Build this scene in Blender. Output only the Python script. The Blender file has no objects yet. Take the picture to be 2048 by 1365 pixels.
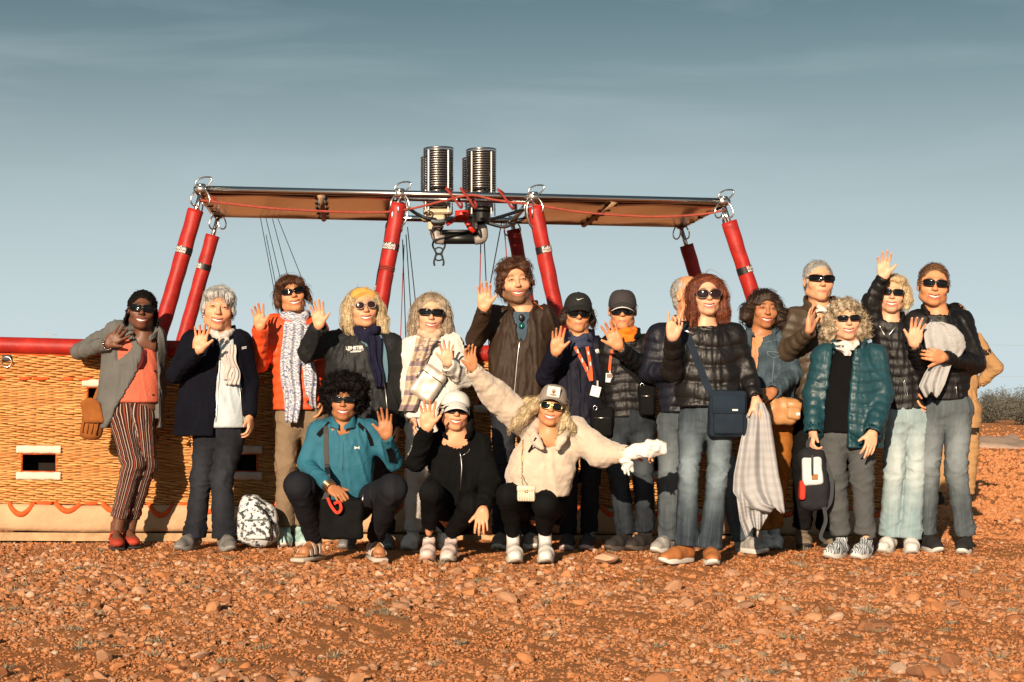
import bpy, math, random
import numpy as np
from mathutils import Vector, Matrix
from mathutils.bvhtree import BVHTree

# ---------------------------------------------------------------- camera, sky, sun, exposure
scene = bpy.context.scene
CH, FPX, HOR = 0.92, 60.0 / 36.0 * 2048.0, 810.0
PITCH = math.atan((HOR - 682.5) / FPX)
cd = bpy.data.cameras.new("camera")
cd.lens = 60.0; cd.sensor_width = 36.0; cd.clip_start = 0.1; cd.clip_end = 6000.0
cam = bpy.data.objects.new("camera", cd)
cam.location = (0, 0, CH); cam.rotation_euler = (math.pi / 2 + PITCH, 0, 0)
scene.collection.objects.link(cam); scene.camera = cam

SUN_EL, SUN_AZ = math.radians(17.0), math.radians(15.0)     # azimuth: to the left of straight behind the camera
SUN = Vector((-math.sin(SUN_AZ) * math.cos(SUN_EL), -math.cos(SUN_AZ) * math.cos(SUN_EL), math.sin(SUN_EL)))
world = bpy.data.worlds.new("World"); scene.world = world; world.use_nodes = True
nt = world.node_tree; nt.nodes.clear()
def wn(t, **kw):
    n = nt.nodes.new(t)
    for k, v in kw.items(): setattr(n, k, v)
    return n
w_out = wn("ShaderNodeOutputWorld"); w_bg = wn("ShaderNodeBackground")
w_sky = wn("ShaderNodeTexSky", sky_type="NISHITA", sun_disc=False)
w_sky.sun_elevation = SUN_EL; w_sky.sun_rotation = math.pi + SUN_AZ
w_sky.altitude = 0; w_sky.air_density = 1.0; w_sky.dust_density = 1.2; w_sky.ozone_density = 1.0
w_hs = wn("ShaderNodeHueSaturation"); w_hs.inputs["Saturation"].default_value = 0.62
w_tint = wn("ShaderNodeMix", data_type="RGBA", blend_type="MULTIPLY"); w_tint.inputs[0].default_value = 1.0
w_tint.inputs[7].default_value = (0.43, 0.62, 0.63, 1)
# thin high cloud: noise stretched flat over the sky directions
w_tc = wn("ShaderNodeTexCoord"); w_map = wn("ShaderNodeMapping"); w_map.inputs["Scale"].default_value = (2.4, 2.4, 13.0)
w_map.inputs["Rotation"].default_value = (0.0, 0.10, 0.3)
w_no = wn("ShaderNodeTexNoise"); w_no.inputs["Scale"].default_value = 1.5; w_no.inputs["Detail"].default_value = 7; w_no.inputs["Roughness"].default_value = 0.55
w_no.inputs["Distortion"].default_value = 0.6
w_rmp = wn("ShaderNodeMapRange"); w_rmp.inputs[1].default_value = 0.45; w_rmp.inputs[2].default_value = 0.72; w_rmp.inputs[3].default_value = 0.0; w_rmp.inputs[4].default_value = 0.30
w_cl = wn("ShaderNodeMix", data_type="RGBA", blend_type="MIX"); w_cl.inputs[7].default_value = (8.4, 10.1, 10.8, 1)
L = nt.links.new
L(w_sky.outputs[0], w_hs.inputs["Color"]); L(w_hs.outputs[0], w_tint.inputs[6])
L(w_tc.outputs["Generated"], w_map.inputs["Vector"]); L(w_map.outputs[0], w_no.inputs["Vector"]); L(w_no.outputs[0], w_rmp.inputs[0])
# pale dust haze towards the horizon, the same all round
w_sep = wn("ShaderNodeSeparateXYZ"); w_hz = wn("ShaderNodeMapRange"); w_hz.interpolation_type = "SMOOTHERSTEP"
w_hz.inputs[1].default_value = -0.03; w_hz.inputs[2].default_value = 0.30; w_hz.inputs[3].default_value = 0.93; w_hz.inputs[4].default_value = 0.0
w_hm = wn("ShaderNodeMix", data_type="RGBA", blend_type="MIX"); w_hm.inputs[7].default_value = (10.2, 12.0, 12.6, 1)
L(w_tc.outputs["Generated"], w_sep.inputs[0]); L(w_sep.outputs[2], w_hz.inputs[0]); L(w_hz.outputs[0], w_hm.inputs[0])
L(w_tint.outputs[2], w_hm.inputs[6])
L(w_rmp.outputs[0], w_cl.inputs[0]); L(w_hm.outputs[2], w_cl.inputs[6]); L(w_cl.outputs[2], w_bg.inputs["Color"])
w_bg.inputs["Strength"].default_value = 0.05
L(w_bg.outputs[0], w_out.inputs["Surface"])
sd = bpy.data.lights.new("sun", "SUN"); sd.energy = 5.0; sd.angle = math.radians(0.53); sd.color = (1.0, 0.79, 0.58)
sun = bpy.data.objects.new("sun", sd); scene.collection.objects.link(sun)
sun.location = (-20, -30, 20); sun.rotation_euler = SUN.to_track_quat("Z", "Y").to_euler()
scene.view_settings.view_transform = "Standard"; scene.view_settings.look = "None"
scene.view_settings.gamma = 1.0; scene.view_settings.exposure = 0.36; scene.view_settings.use_curve_mapping = False
scene.cycles.max_bounces = 5; scene.cycles.diffuse_bounces = 1; scene.cycles.glossy_bounces = 2
scene.cycles.caustics_reflective = False; scene.cycles.caustics_refractive = False

_f = Vector((0, math.cos(PITCH), math.sin(PITCH))); _u = Vector((0, -math.sin(PITCH), math.cos(PITCH))); CAM = Vector((0, 0, CH))
def at(px, py, Y):
    """the world point at distance Y that the photograph shows at (px, py)"""
    d = Vector((1, 0, 0)) * ((px - 1024) / FPX) + _u * (-(py - 682.5) / FPX) + _f
    return CAM + d * (Y / d.y)
def pxm(Y): return FPX / Y
# ---------------------------------------------------------------- mesh helpers
COL = scene.collection
def npv(v): return np.array(v, dtype=np.float64)
def empty(name, loc):
    o = bpy.data.objects.new(name, None); o.empty_display_size = 0.1; o.location = loc; COL.objects.link(o); return o
def tag(o, label=None, cat=None, group=None, kind=None):
    if label: o["label"] = label
    if cat: o["category"] = cat
    if group: o["group"] = group
    if kind: o["kind"] = kind
    return o
ORG = {}
def origin_of(o):
    p = np.zeros(3)
    while o is not None:
        p = p + np.array(o.location); o = o.parent
    return p
def raw_mesh(name, V, faces, smooth=True):
    """V (n,3); faces: (m,4)/(m,3) array, list of such arrays, or list of tuples"""
    me = bpy.data.meshes.new(name)
    V = np.asarray(V, dtype=np.float32)
    if isinstance(faces, np.ndarray): faces = [faces]
    if len(faces) and isinstance(faces[0], np.ndarray):
        loops = np.concatenate([f.reshape(-1) for f in faces]).astype(np.int32)
        tot = np.concatenate([np.full(len(f), f.shape[1], dtype=np.int32) for f in faces])
    else:
        loops = np.array([i for f in faces for i in f], dtype=np.int32); tot = np.array([len(f) for f in faces], dtype=np.int32)
    start = np.concatenate([[0], np.cumsum(tot)[:-1]]).astype(np.int32)
    me.vertices.add(len(V)); me.vertices.foreach_set("co", V.reshape(-1))
    me.loops.add(len(loops)); me.loops.foreach_set("vertex_index", loops)
    me.polygons.add(len(tot)); me.polygons.foreach_set("loop_start", start); me.polygons.foreach_set("loop_total", tot)
    me.update(calc_edges=True)
    if smooth: me.polygons.foreach_set("use_smooth", np.ones(len(tot), dtype=bool))
    else: me.polygons.foreach_set("use_smooth", np.zeros(len(tot), dtype=bool))
    return me
def mk(name, geo, mat, parent=None, loc=None, smooth=True, attrs=None):
    """one mesh object; vertices are given in world space and stored relative to the parent (or loc)"""
    V, Fc = geo
    o0 = origin_of(parent) if parent is not None else (npv(loc) if loc is not None else np.zeros(3))
    me = raw_mesh(name, np.asarray(V) - o0, Fc, smooth)
    if attrs:
        for k, a in attrs.items():
            a = np.asarray(a, dtype=np.float32)
            if a.ndim == 1:
                t = me.attributes.new(k, "FLOAT", "POINT"); t.data.foreach_set("value", a)
            else:
                t = me.attributes.new(k, "FLOAT_VECTOR", "POINT"); t.data.foreach_set("vector", a.reshape(-1))
    if mat is not None: me.materials.append(mat)
    o = bpy.data.objects.new(name, me); COL.objects.link(o)
    if parent is not None: o.parent = parent
    elif loc is not None: o.location = loc
    return o
class MB:
    """collects simple pieces into one mesh"""
    def __init__(s): s.V = []; s.F = []; s.n = 0
    def add(s, V, Fc):
        V = np.asarray(V, dtype=np.float64); s.V.append(V)
        for f in Fc: s.F.append(tuple(int(i) + s.n for i in f))
        s.n += len(V); return s
    def geo(s): return np.concatenate(s.V), s.F
    def box(s, c, h, R=None, bev=0.0):
        c = npv(c); h = npv(h)
        if bev <= 0:
            P = np.array([[sx, sy, sz] for sz in (-1, 1) for sy in (-1, 1) for sx in (-1, 1)], float) * h
            Fc = [(0, 2, 3, 1), (4, 5, 7, 6), (0, 1, 5, 4), (2, 6, 7, 3), (0, 4, 6, 2), (1, 3, 7, 5)]
        else:
            b = min(bev, h.min() * 0.95)
            P = []; 
            for sz in (-1, 1):
                for sy in (-1, 1):
                    for sx in (-1, 1):
                        sg = npv((sx, sy, sz))
                        for ax in range(3):
                            q = sg * (h - b); q[ax] = sg[ax] * h[ax]; P.append(q)
            P = np.array(P)
            def i(sx, sy, sz, ax): return ((sz > 0) * 4 + (sy > 0) * 2 + (sx > 0)) * 3 + ax
            Fc = []
            for ax in range(3):
                for sg in (-1, 1):
                    o = [(-1, -1), (1, -1), (1, 1), (-1, 1)]
                    f = []
                    for (p, q) in o:
                        s3 = [0, 0, 0]; s3[ax] = sg; s3[(ax + 1) % 3] = p; s3[(ax + 2) % 3] = q; f.append(i(*s3, ax))
                    Fc.append(f if sg > 0 else f[::-1])
            for ax in range(3):                       # edges along ax
                a1, a2 = (ax + 1) % 3, (ax + 2) % 3
                for p in (-1, 1):
                    for q in (-1, 1):
                        A = [0, 0, 0]; B = [0, 0, 0]; A[ax] = -1; B[ax] = 1; A[a1] = B[a1] = p; A[a2] = B[a2] = q
                        f = [i(*A, a1), i(*B, a1), i(*B, a2), i(*A, a2)]
                        Fc.append(f if p * q < 0 else f[::-1])
            for sz in (-1, 1):
                for sy in (-1, 1):
                    for sx in (-1, 1):
                        f = [i(sx, sy, sz, 0), i(sx, sy, sz, 1), i(sx, sy, sz, 2)]
                        Fc.append(f if sx * sy * sz > 0 else f[::-1])
        if R is not None: P = P @ np.array(R).T
        return s.add(P + c, Fc)
    def tube(s, pts, r, n=8, cap=True, flat=1.0, up=None):
        P = np.array([list(p) for p in pts], float); m = len(P)
        r = np.broadcast_to(np.asarray(r, float), (m,))
        T = np.gradient(P, axis=0); T /= np.linalg.norm(T, axis=1, keepdims=True) + 1e-12
        ref = npv(up) if up is not None else (npv((0, 0, 1)) if abs(T[0][2]) < 0.9 else npv((0, 1, 0)))
        V = []; u = np.cross(ref, T[0]); u /= np.linalg.norm(u) + 1e-12
        for k in range(m):
            u = u - T[k] * np.dot(u, T[k]); u /= np.linalg.norm(u) + 1e-12; w = np.cross(T[k], u)
            for j in range(n):
                a = 2 * math.pi * j / n; V.append(P[k] + r[k] * (math.cos(a) * u + flat * math.sin(a) * w))
        Fc = []
        for k in range(m - 1):
            for j in range(n):
                j2 = (j + 1) % n; Fc.append((k * n + j, k * n + j2, (k + 1) * n + j2, (k + 1) * n + j))
        if cap: Fc.append(tuple(range(n))[::-1]); Fc.append(tuple((m - 1) * n + j for j in range(n)))
        return s.add(V, Fc)
    def ribbon(s, pts, width, thick=0.004, nrm=(0, -1, 0)):
        P = np.array([list(p) for p in pts], float); m = len(P); width = np.broadcast_to(np.asarray(width, float), (m,))
        T = np.gradient(P, axis=0); T /= np.linalg.norm(T, axis=1, keepdims=True) + 1e-12
        N = np.broadcast_to(npv(nrm), P.shape) if np.asarray(nrm).ndim == 1 else np.asarray(nrm, float)
        S = np.cross(T, N); S /= np.linalg.norm(S, axis=1, keepdims=True) + 1e-12
        N2 = np.cross(S, T)
        V = []
        for k in range(m):
            a = S[k] * width[k] / 2; b = N2[k] * thick / 2
            V += [P[k] - a - b, P[k] + a - b, P[k] + a + b, P[k] - a + b]
        Fc = []
        for k in range(m - 1):
            for j in range(4):
                j2 = (j + 1) % 4; Fc.append((k * 4 + j, k * 4 + j2, k * 4 + 4 + j2, k * 4 + 4 + j))
        Fc.append((3, 2, 1, 0)); Fc.append(tuple((m - 1) * 4 + j for j in range(4)))
        return s.add(V, Fc)
    def lathe(s, prof, c=(0, 0, 0), n=20, R=None):
        V = []; m = len(prof)
        for (r, z) in prof:
            for j in range(n):
                a = 2 * math.pi * j / n; V.append((r * math.cos(a), r * math.sin(a), z))
        Fc = []
        for k in range(m - 1):
            for j in range(n):
                j2 = (j + 1) % n; Fc.append((k * n + j, k * n + j2, (k + 1) * n + j2, (k + 1) * n + j))
        Fc.append(tuple(range(n))[::-1]); Fc.append(tuple((m - 1) * n + j for j in range(n)))
        V = np.array(V)
        if R is not None: V = V @ np.array(R).T
        return s.add(V + npv(c), Fc)
def spline(pts, n):
    """Catmull-Rom through pts, n samples"""
    P = np.array([list(p) for p in pts], float); m = len(P)
    if m == 2: return P[0] + (P[1] - P[0]) * np.linspace(0, 1, n)[:, None]
    Q = np.vstack([2 * P[0] - P[1], P, 2 * P[-1] - P[-2]]); out = []
    for t in np.linspace(0, m - 1 - 1e-9, n):
        i = int(t); f = t - i; a, b, c, d = Q[i], Q[i + 1], Q[i + 2], Q[i + 3]
        out.append(0.5 * (2 * b + (c - a) * f + (2 * a - 5 * b + 4 * c - d) * f * f + (3 * b - a - 3 * c + d) * f ** 3))
    return np.array(out)
def grid_faces(nu, nv, off=0, flip=False):
    i = np.arange(nu - 1)[:, None] * nv + np.arange(nv - 1)[None, :]
    f = np.stack([i, i + 1, i + nv + 1, i + nv], -1).reshape(-1, 4) + off
    return f[:, ::-1] if flip else f
def sheet(front, thick, nrm):
    """closed thin cloth from a (nu,nv,3) grid"""
    nu, nv, _ = front.shape; back = front + npv(nrm) * thick
    V = np.concatenate([front.reshape(-1, 3), back.reshape(-1, 3)]); N = nu * nv
    F1 = grid_faces(nu, nv); F2 = grid_faces(nu, nv, N, True)
    ring = [i * nv for i in range(nu)] + [(nu - 1) * nv + j for j in range(1, nv)] + [i * nv + nv - 1 for i in range(nu - 2, -1, -1)] + [j for j in range(nv - 2, 0, -1)]
    R = np.array([(ring[k], ring[(k + 1) % len(ring)], ring[(k + 1) % len(ring)] + N, ring[k] + N) for k in range(len(ring))])
    return V, np.concatenate([F1, F2, R])

# sums of sines as cheap smooth noise
_NK = {}
def sn(P, freq, seed=0, n=14):
    key = (seed, n)
    if key not in _NK:
        rs = np.random.RandomState(seed + 11); k = rs.normal(size=(n, 3)); k /= np.linalg.norm(k, axis=1, keepdims=True); k *= rs.uniform(0.6, 1.6, (n, 1))
        _NK[key] = (k, rs.uniform(0, 6.28, n))
    k, ph = _NK[key]
    return np.sin(P @ k.T * freq + ph).sum(1) * (1.0 / math.sqrt(n / 2))

# ---------------------------------------------------------------- distance fields -> meshes
EDG = []
_c8 = [(i, j, k) for i in (0, 1) for j in (0, 1) for k in (0, 1)]
for _a in range(8):
    for _b in range(_a + 1, 8):
        if sum(abs(p - q) for p, q in zip(_c8[_a], _c8[_b])) == 1: EDG.append((_c8[_a], _c8[_b]))
class Field:
    def __init__(s, lo, hi, h):
        s.h = h; s.lo = npv(lo); n = np.ceil((npv(hi) - s.lo) / h).astype(int) + 1
        s.ax = [s.lo[i] + h * np.arange(n[i]) for i in range(3)]; s.n = n
        s.D = np.full(n, 0.5, dtype=np.float32)
    def sub(s, lo, hi):
        sl = []
        for i in range(3):
            a = int(max(0, math.floor((lo[i] - s.lo[i]) / s.h))); b = int(min(s.n[i], math.ceil((hi[i] - s.lo[i]) / s.h) + 1))
            if b <= a: return None
            sl.append(slice(a, b))
        x = s.ax[0][sl[0]][:, None, None]; y = s.ax[1][sl[1]][None, :, None]; z = s.ax[2][sl[2]][None, None, :]
        return tuple(sl), x, y, z
    def put(s, sl, d, k, op):
        A = s.D[sl]; d = d.astype(np.float32)
        if op == "u":
            if k > 0:
                h = np.clip(0.5 + 0.5 * (A - d) / k, 0, 1); s.D[sl] = A + (d - A) * h - k * h * (1 - h)
            else: s.D[sl] = np.minimum(A, d)
        elif op == "s":                              # subtract
            d = -d
            if k > 0:
                h = np.clip(0.5 - 0.5 * (A - d) / k, 0, 1); s.D[sl] = A + (d - A) * h + k * h * (1 - h)
            else: s.D[sl] = np.maximum(A, d)
    def cap(s, a, b, ra, rb, k=0.02, op="u", disp=None, sq=None):
        a = npv(a); b = npv(b); m = max(ra, rb) * 1.25 + 0.05 + k
        g = s.sub(np.minimum(a, b) - m, np.maximum(a, b) + m)
        if g is None: return s
        sl, x, y, z = g; ba = b - a; L2 = max(ba @ ba, 1e-9)
        px, py, pz = x - a[0], y - a[1], z - a[2]
        t = np.clip((px * ba[0] + py * ba[1] + pz * ba[2]) / L2, 0, 1)
        qx, qy, qz = px - t * ba[0], py - t * ba[1], pz - t * ba[2]
        r = ra + (rb - ra) * t
        if disp is not None: r = r + disp(t * math.sqrt(L2))
        if sq is not None:                           # (direction, factor): flatter along direction
            n, f = npv(sq[0]), sq[1]; w = qx * n[0] + qy * n[1] + qz * n[2]
            e = w * (1.0 / f - 1); qx = qx + e * n[0]; qy = qy + e * n[1]; qz = qz + e * n[2]
        s.put(sl, np.sqrt(qx * qx + qy * qy + qz * qz) - r, k, op); return s
    def chain(s, pts, rs, k=0.02, op="u", disp=None, sq=None):
        off = 0.0
        for i in range(len(pts) - 1):
            L_ = float(np.linalg.norm(npv(pts[i + 1]) - npv(pts[i])))
            s.cap(pts[i], pts[i + 1], rs[i], rs[i + 1], k, op, (lambda q, o=off: disp(q + o)) if disp else None, sq); off += L_
        return s
    def ell(s, c, r, k=0.02, op="u", R=None):
        c = npv(c); r = npv(r); m = r.max() + 0.03 + k
        g = s.sub(c - m, c + m)
        if g is None: return s
        sl, x, y, z = g; x = x - c[0]; y = y - c[1]; z = z - c[2]
        if R is not None:
            Q = np.array(R).T; x, y, z = (Q[0, 0] * x + Q[0, 1] * y + Q[0, 2] * z, Q[1, 0] * x + Q[1, 1] * y + Q[1, 2] * z, Q[2, 0] * x + Q[2, 1] * y + Q[2, 2] * z)
        k0 = np.sqrt((x / r[0]) ** 2 + (y / r[1]) ** 2 + (z / r[2]) ** 2) + 1e-9
        k1 = np.sqrt((x / r[0] ** 2) ** 2 + (y / r[1] ** 2) ** 2 + (z / r[2] ** 2) ** 2) + 1e-9
        s.put(sl, k0 * (k0 - 1) / k1, k, op); return s
    def rbox(s, c, h, rd, k=0.0, op="u", R=None):
        c = npv(c); h = npv(h); m = np.linalg.norm(h) + 0.05
        g = s.sub(c - m, c + m)
        if g is None: return s
        sl, x, y, z = g; x = x - c[0]; y = y - c[1]; z = z - c[2]
        if R is not None:
            Q = np.array(R).T; x, y, z = (Q[0, 0] * x + Q[0, 1] * y + Q[0, 2] * z, Q[1, 0] * x + Q[1, 1] * y + Q[1, 2] * z, Q[2, 0] * x + Q[2, 1] * y + Q[2, 2] * z)
        qx = np.abs(x) - h[0] + rd; qy = np.abs(y) - h[1] + rd; qz = np.abs(z) - h[2] + rd
        d = np.sqrt(np.maximum(qx, 0) ** 2 + np.maximum(qy, 0) ** 2 + np.maximum(qz, 0) ** 2) + np.minimum(np.maximum(qx, np.maximum(qy, qz)), 0) - rd
        s.put(sl, d, k, op); return s
    def loft(s, lf, k=0.02, grow=0.0, disp=None, ztop=None, zbot=None, op="u"):
        zt = lf.z[-1] if ztop is None else ztop; zb = lf.z[0] if zbot is None else zbot
        m = 0.06; A = max(lf.a.max(), lf.b.max()) + abs(grow) + m
        g = s.sub((lf.cx.min() - A, lf.cy.min() - A, zb - m), (lf.cx.max() + A, lf.cy.max() + A, zt + m))
        if g is None: return s
        sl, x, y, z = g; cx, cy, a, b = lf.at(z); a = a + grow; b = b + grow
        if disp is not None: dd = disp(z, x, y); a = a + dd; b = b + dd
        X = x - cx; Y = y - cy
        if lf.yaw: c_, s_ = math.cos(lf.yaw), math.sin(lf.yaw); X, Y = c_ * X + s_ * Y, -s_ * X + c_ * Y
        p = lf.pw; q = ((np.abs(X) / a) ** p + (np.abs(Y) / b) ** p) ** (1 / p) + 1e-9
        g_ = np.sqrt((X / a ** 2) ** 2 + (Y / b ** 2) ** 2) + 1e-9
        d = np.where(q > 0.25, (q - 1) * np.clip(q / g_, np.minimum(a, b), np.maximum(a, b)) , -np.minimum(a, b) * 0.75)
        d = np.maximum(d, np.maximum(z - zt, zb - z)); s.put(sl, d, k, op); return s
    def fn(s, lo, hi, f, k=0.0, op="u"):
        g = s.sub(npv(lo), npv(hi))
        if g is None: return s
        sl, x, y, z = g; s.put(sl, np.broadcast_to(f(x, y, z), s.D[sl].shape), k, op); return s
    def cut_below(s, zc):
        z = s.ax[2][None, None, :]; s.D = np.maximum(s.D, (zc - z).astype(np.float32)); return s
    def cut_above(s, zc):
        z = s.ax[2][None, None, :]; s.D = np.maximum(s.D, (z - zc).astype(np.float32)); return s
    def collar(s, c, R0, R1, h, th, gap=0.0, tilt=0.0, front=0.0, yaw=0.0, k=0.015, ysc=1.0):
        c = npv(c); m = max(R0, R1) + 0.08
        def f(x, y, z):
            X = x - c[0]; Y = y - c[1]
            if yaw: c_, s_ = math.cos(yaw), math.sin(yaw); X, Y = c_ * X + s_ * Y, -s_ * X + c_ * Y
            Z = z - c[2] - tilt * Y
            t = np.clip(Z / h, 0, 1); rad = R0 + (R1 - R0) * t
            q = np.sqrt(X * X + (Y / ysc) ** 2); ang = np.abs(np.arctan2(X, -Y))
            d = np.maximum(np.abs(q - rad) - th, np.maximum(-Z - 0.02, Z - h))
            if gap: d = np.maximum(d, (gap - ang) * rad)
            return d
        return s.fn(c - npv((m, m, 0.08)), c + npv((m, m, h + 0.08)), f, k)
    def mesh(s):
        D = s.D; D[0] = D[-1] = 0.5; D[:, 0] = D[:, -1] = 0.5; D[:, :, 0] = D[:, :, -1] = 0.5
        S = D < 0; n = [q - 1 for q in D.shape]
        cnt = np.zeros(n, dtype=np.uint8)
        for (i, j, k) in _c8: cnt += S[i:i + n[0], j:j + n[1], k:k + n[2]]
        act = (cnt > 0) & (cnt < 8); cells = np.argwhere(act); idx = np.full(n, -1, dtype=np.int64); idx[act] = np.arange(len(cells))
        P = np.zeros((len(cells), 3)); W = np.zeros(len(cells)); ci, cj, ck = cells.T
        cor = {c: D[ci + c[0], cj + c[1], ck + c[2]] for c in _c8}
        for a, b in EDG:
            da, db = cor[a], cor[b]; m = (da < 0) != (db < 0); t = da[m] / (da[m] - db[m])
            P[m] += npv(a) + t[:, None] * (npv(b) - npv(a)); W[m] += 1
        V = s.lo + (cells + P / W[:, None]) * s.h
        Q = []
        for ax in range(3):
            o1, o2 = (ax + 1) % 3, (ax + 2) % 3
            A = [slice(None)] * 3; B = [slice(None)] * 3; A[ax] = slice(0, -1); B[ax] = slice(1, None)
            m = S[tuple(A)] != S[tuple(B)]; e = np.argwhere(m)
            e = e[(e[:, o1] >= 1) & (e[:, o2] >= 1) & (e[:, o1] < n[o1]) & (e[:, o2] < n[o2])]
            if not len(e): continue
            ins = S[tuple(e.T)]; cs = []
            for (p, q) in ((-1, -1), (0, -1), (0, 0), (-1, 0)):
                f = e.copy(); f[:, o1] += p; f[:, o2] += q; cs.append(idx[tuple(f.T)])
            f = np.stack(cs, 1); f[~ins] = f[~ins][:, ::-1]; Q.append(f)
        return V, np.concatenate(Q)
class Loft:
    def __init__(s, rows, pw=2.0, yaw=0.0, smooth=0.02):
        """rows: (z, cx, cy, a, b)"""
        R = np.array(sorted(rows), float); zz = np.linspace(R[0, 0], R[-1, 0], 80); M = [np.interp(zz, R[:, 0], R[:, i]) for i in range(1, 5)]
        w = max(1, int(smooth / max(zz[1] - zz[0], 1e-6)))
        if w > 1:
            kn = np.ones(2 * w + 1) / (2 * w + 1)
            for _ in range(2): M = [np.convolve(np.pad(m, w, mode="edge"), kn, "valid") for m in M]
        s.z = zz; s.cx, s.cy, s.a, s.b = M; s.pw = pw; s.yaw = yaw
    def at(s, z):
        sh = z.shape; q = z.reshape(-1)
        return [np.interp(q, s.z, v).reshape(sh) for v in (s.cx, s.cy, s.a, s.b)]
def vnormals(V, Fq):
    N = np.zeros_like(V); n = np.cross(V[Fq[:, 2]] - V[Fq[:, 0]], V[Fq[:, 3]] - V[Fq[:, 1]])
    for i in range(4): np.add.at(N, Fq[:, i], n)
    return N / (np.linalg.norm(N, axis=1, keepdims=True) + 1e-12)
def join(geos):
    """list of (V, faces array of quads) -> one"""
    V = []; Fs = []; n = 0
    for v, f in geos: V.append(v); Fs.append(np.asarray(f) + n); n += len(v)
    return np.concatenate(V), np.concatenate(Fs)
def rot(ax, a): return np.array(Matrix.Rotation(a, 3, ax))

# ---------------------------------------------------------------- materials
_M = {}
class NT:
    def __init__(s, m): s.m = m; m.use_nodes = True; s.t = m.node_tree; s.b = s.t.nodes["Principled BSDF"]; s.o = s.t.nodes["Material Output"]
    def n(s, t, **kw):
        x = s.t.nodes.new(t)
        for k, v in kw.items():
            if k.startswith("i_"): x.inputs[int(k[2:])].default_value = v
            else: setattr(x, k, v)
        return x
    def l(s, a, b): s.t.links.new(a, b)
    def tex(s, scale, detail=4, rough=0.55, vec=None, kind="ShaderNodeTexNoise"):
        x = s.n(kind); x.inputs["Scale"].default_value = scale
        if "Detail" in x.inputs: x.inputs["Detail"].default_value = detail
        if "Roughness" in x.inputs: x.inputs["Roughness"].default_value = rough
        if vec is None:
            if not hasattr(s, "tc"): s.tc = s.n("ShaderNodeTexCoord")
            vec = s.tc.outputs["Object"]
        s.l(vec, x.inputs["Vector"]); return x
    def attr(s, name, typ="GEOMETRY"):
        x = s.n("ShaderNodeAttribute", attribute_name=name); x.attribute_type = typ; return x
    def mix(s, fac, a, b, blend="MIX"):
        x = s.n("ShaderNodeMix", data_type="RGBA", blend_type=blend)
        for sock, v in ((x.inputs[0], fac), (x.inputs[6], a), (x.inputs[7], b)):
            if hasattr(v, "is_output"): s.l(v, sock)
            elif isinstance(v, (int, float)): sock.default_value = v
            else: sock.default_value = (*v, 1) if len(v) == 3 else v
        return x.outputs[2]
    def rng(s, v, a, b, c=0.0, d=1.0):
        x = s.n("ShaderNodeMapRange", i_1=a, i_2=b, i_3=c, i_4=d); s.l(v, x.inputs[0]); return x.outputs[0]
    def bump(s, h, strength, dist=0.01):
        x = s.n("ShaderNodeBump"); x.inputs["Strength"].default_value = strength; x.inputs["Distance"].default_value = dist
        s.l(h, x.inputs["Height"])
        if getattr(s, "last", None) is not None: s.l(s.last, x.inputs["Normal"])
        s.last = x.outputs[0]; s.l(s.last, s.b.inputs["Normal"]); return x
    def color(s, c):
        if hasattr(c, "is_output"): s.l(c, s.b.inputs["Base Color"])
        else: s.b.inputs["Base Color"].default_value = (*c, 1)
def newmat(name): m = bpy.data.materials.new(name); return m, NT(m)
def fabric(name, col, rough=0.85, var=0.25, vscale=6.0, weave=0.25, wscale=260.0, sheen=0.0, spec=0.12, fold=0.0):
    if name in _M: return _M[name]
    m, n = newmat(name); b = n.b
    c2 = tuple(min(1, c * (1 + var)) for c in col); c1 = tuple(c * (1 - var) for c in col)
    t = n.tex(vscale, 5, 0.6); n.color(n.mix(n.rng(t.outputs[0], 0.3, 0.7), c1, c2))
    b.inputs["Roughness"].default_value = rough; b.inputs["Specular IOR Level"].default_value = spec
    if sheen: b.inputs["Sheen Weight"].default_value = sheen; b.inputs["Sheen Roughness"].default_value = 0.5
    if fold:
        f = n.tex(14.0, 3, 0.5); n.bump(f.outputs[0], fold, 0.03)
    if weave:
        w = n.tex(wscale, 2, 0.5); n.bump(w.outputs[0], weave, 0.004)
    _M[name] = m; return m
def plain(name, col, rough=0.5, metal=0.0, spec=0.5, coat=0.0, var=0.0, vscale=8.0, bump=0.0, bscale=60.0):
    if name in _M: return _M[name]
    m, n = newmat(name); b = n.b
    if var:
        t = n.tex(vscale, 5, 0.6); n.color(n.mix(n.rng(t.outputs[0], 0.3, 0.7), tuple(c * (1 - var) for c in col), tuple(min(1, c * (1 + var)) for c in col)))
    else: n.color(col)
    b.inputs["Roughness"].default_value = rough; b.inputs["Metallic"].default_value = metal; b.inputs["Specular IOR Level"].default_value = spec
    if coat: b.inputs["Coat Weight"].default_value = coat; b.inputs["Coat Roughness"].default_value = 0.15
    if bump: w = n.tex(bscale, 3, 0.5); n.bump(w.outputs[0], bump, 0.005)
    _M[name] = m; return m
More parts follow.
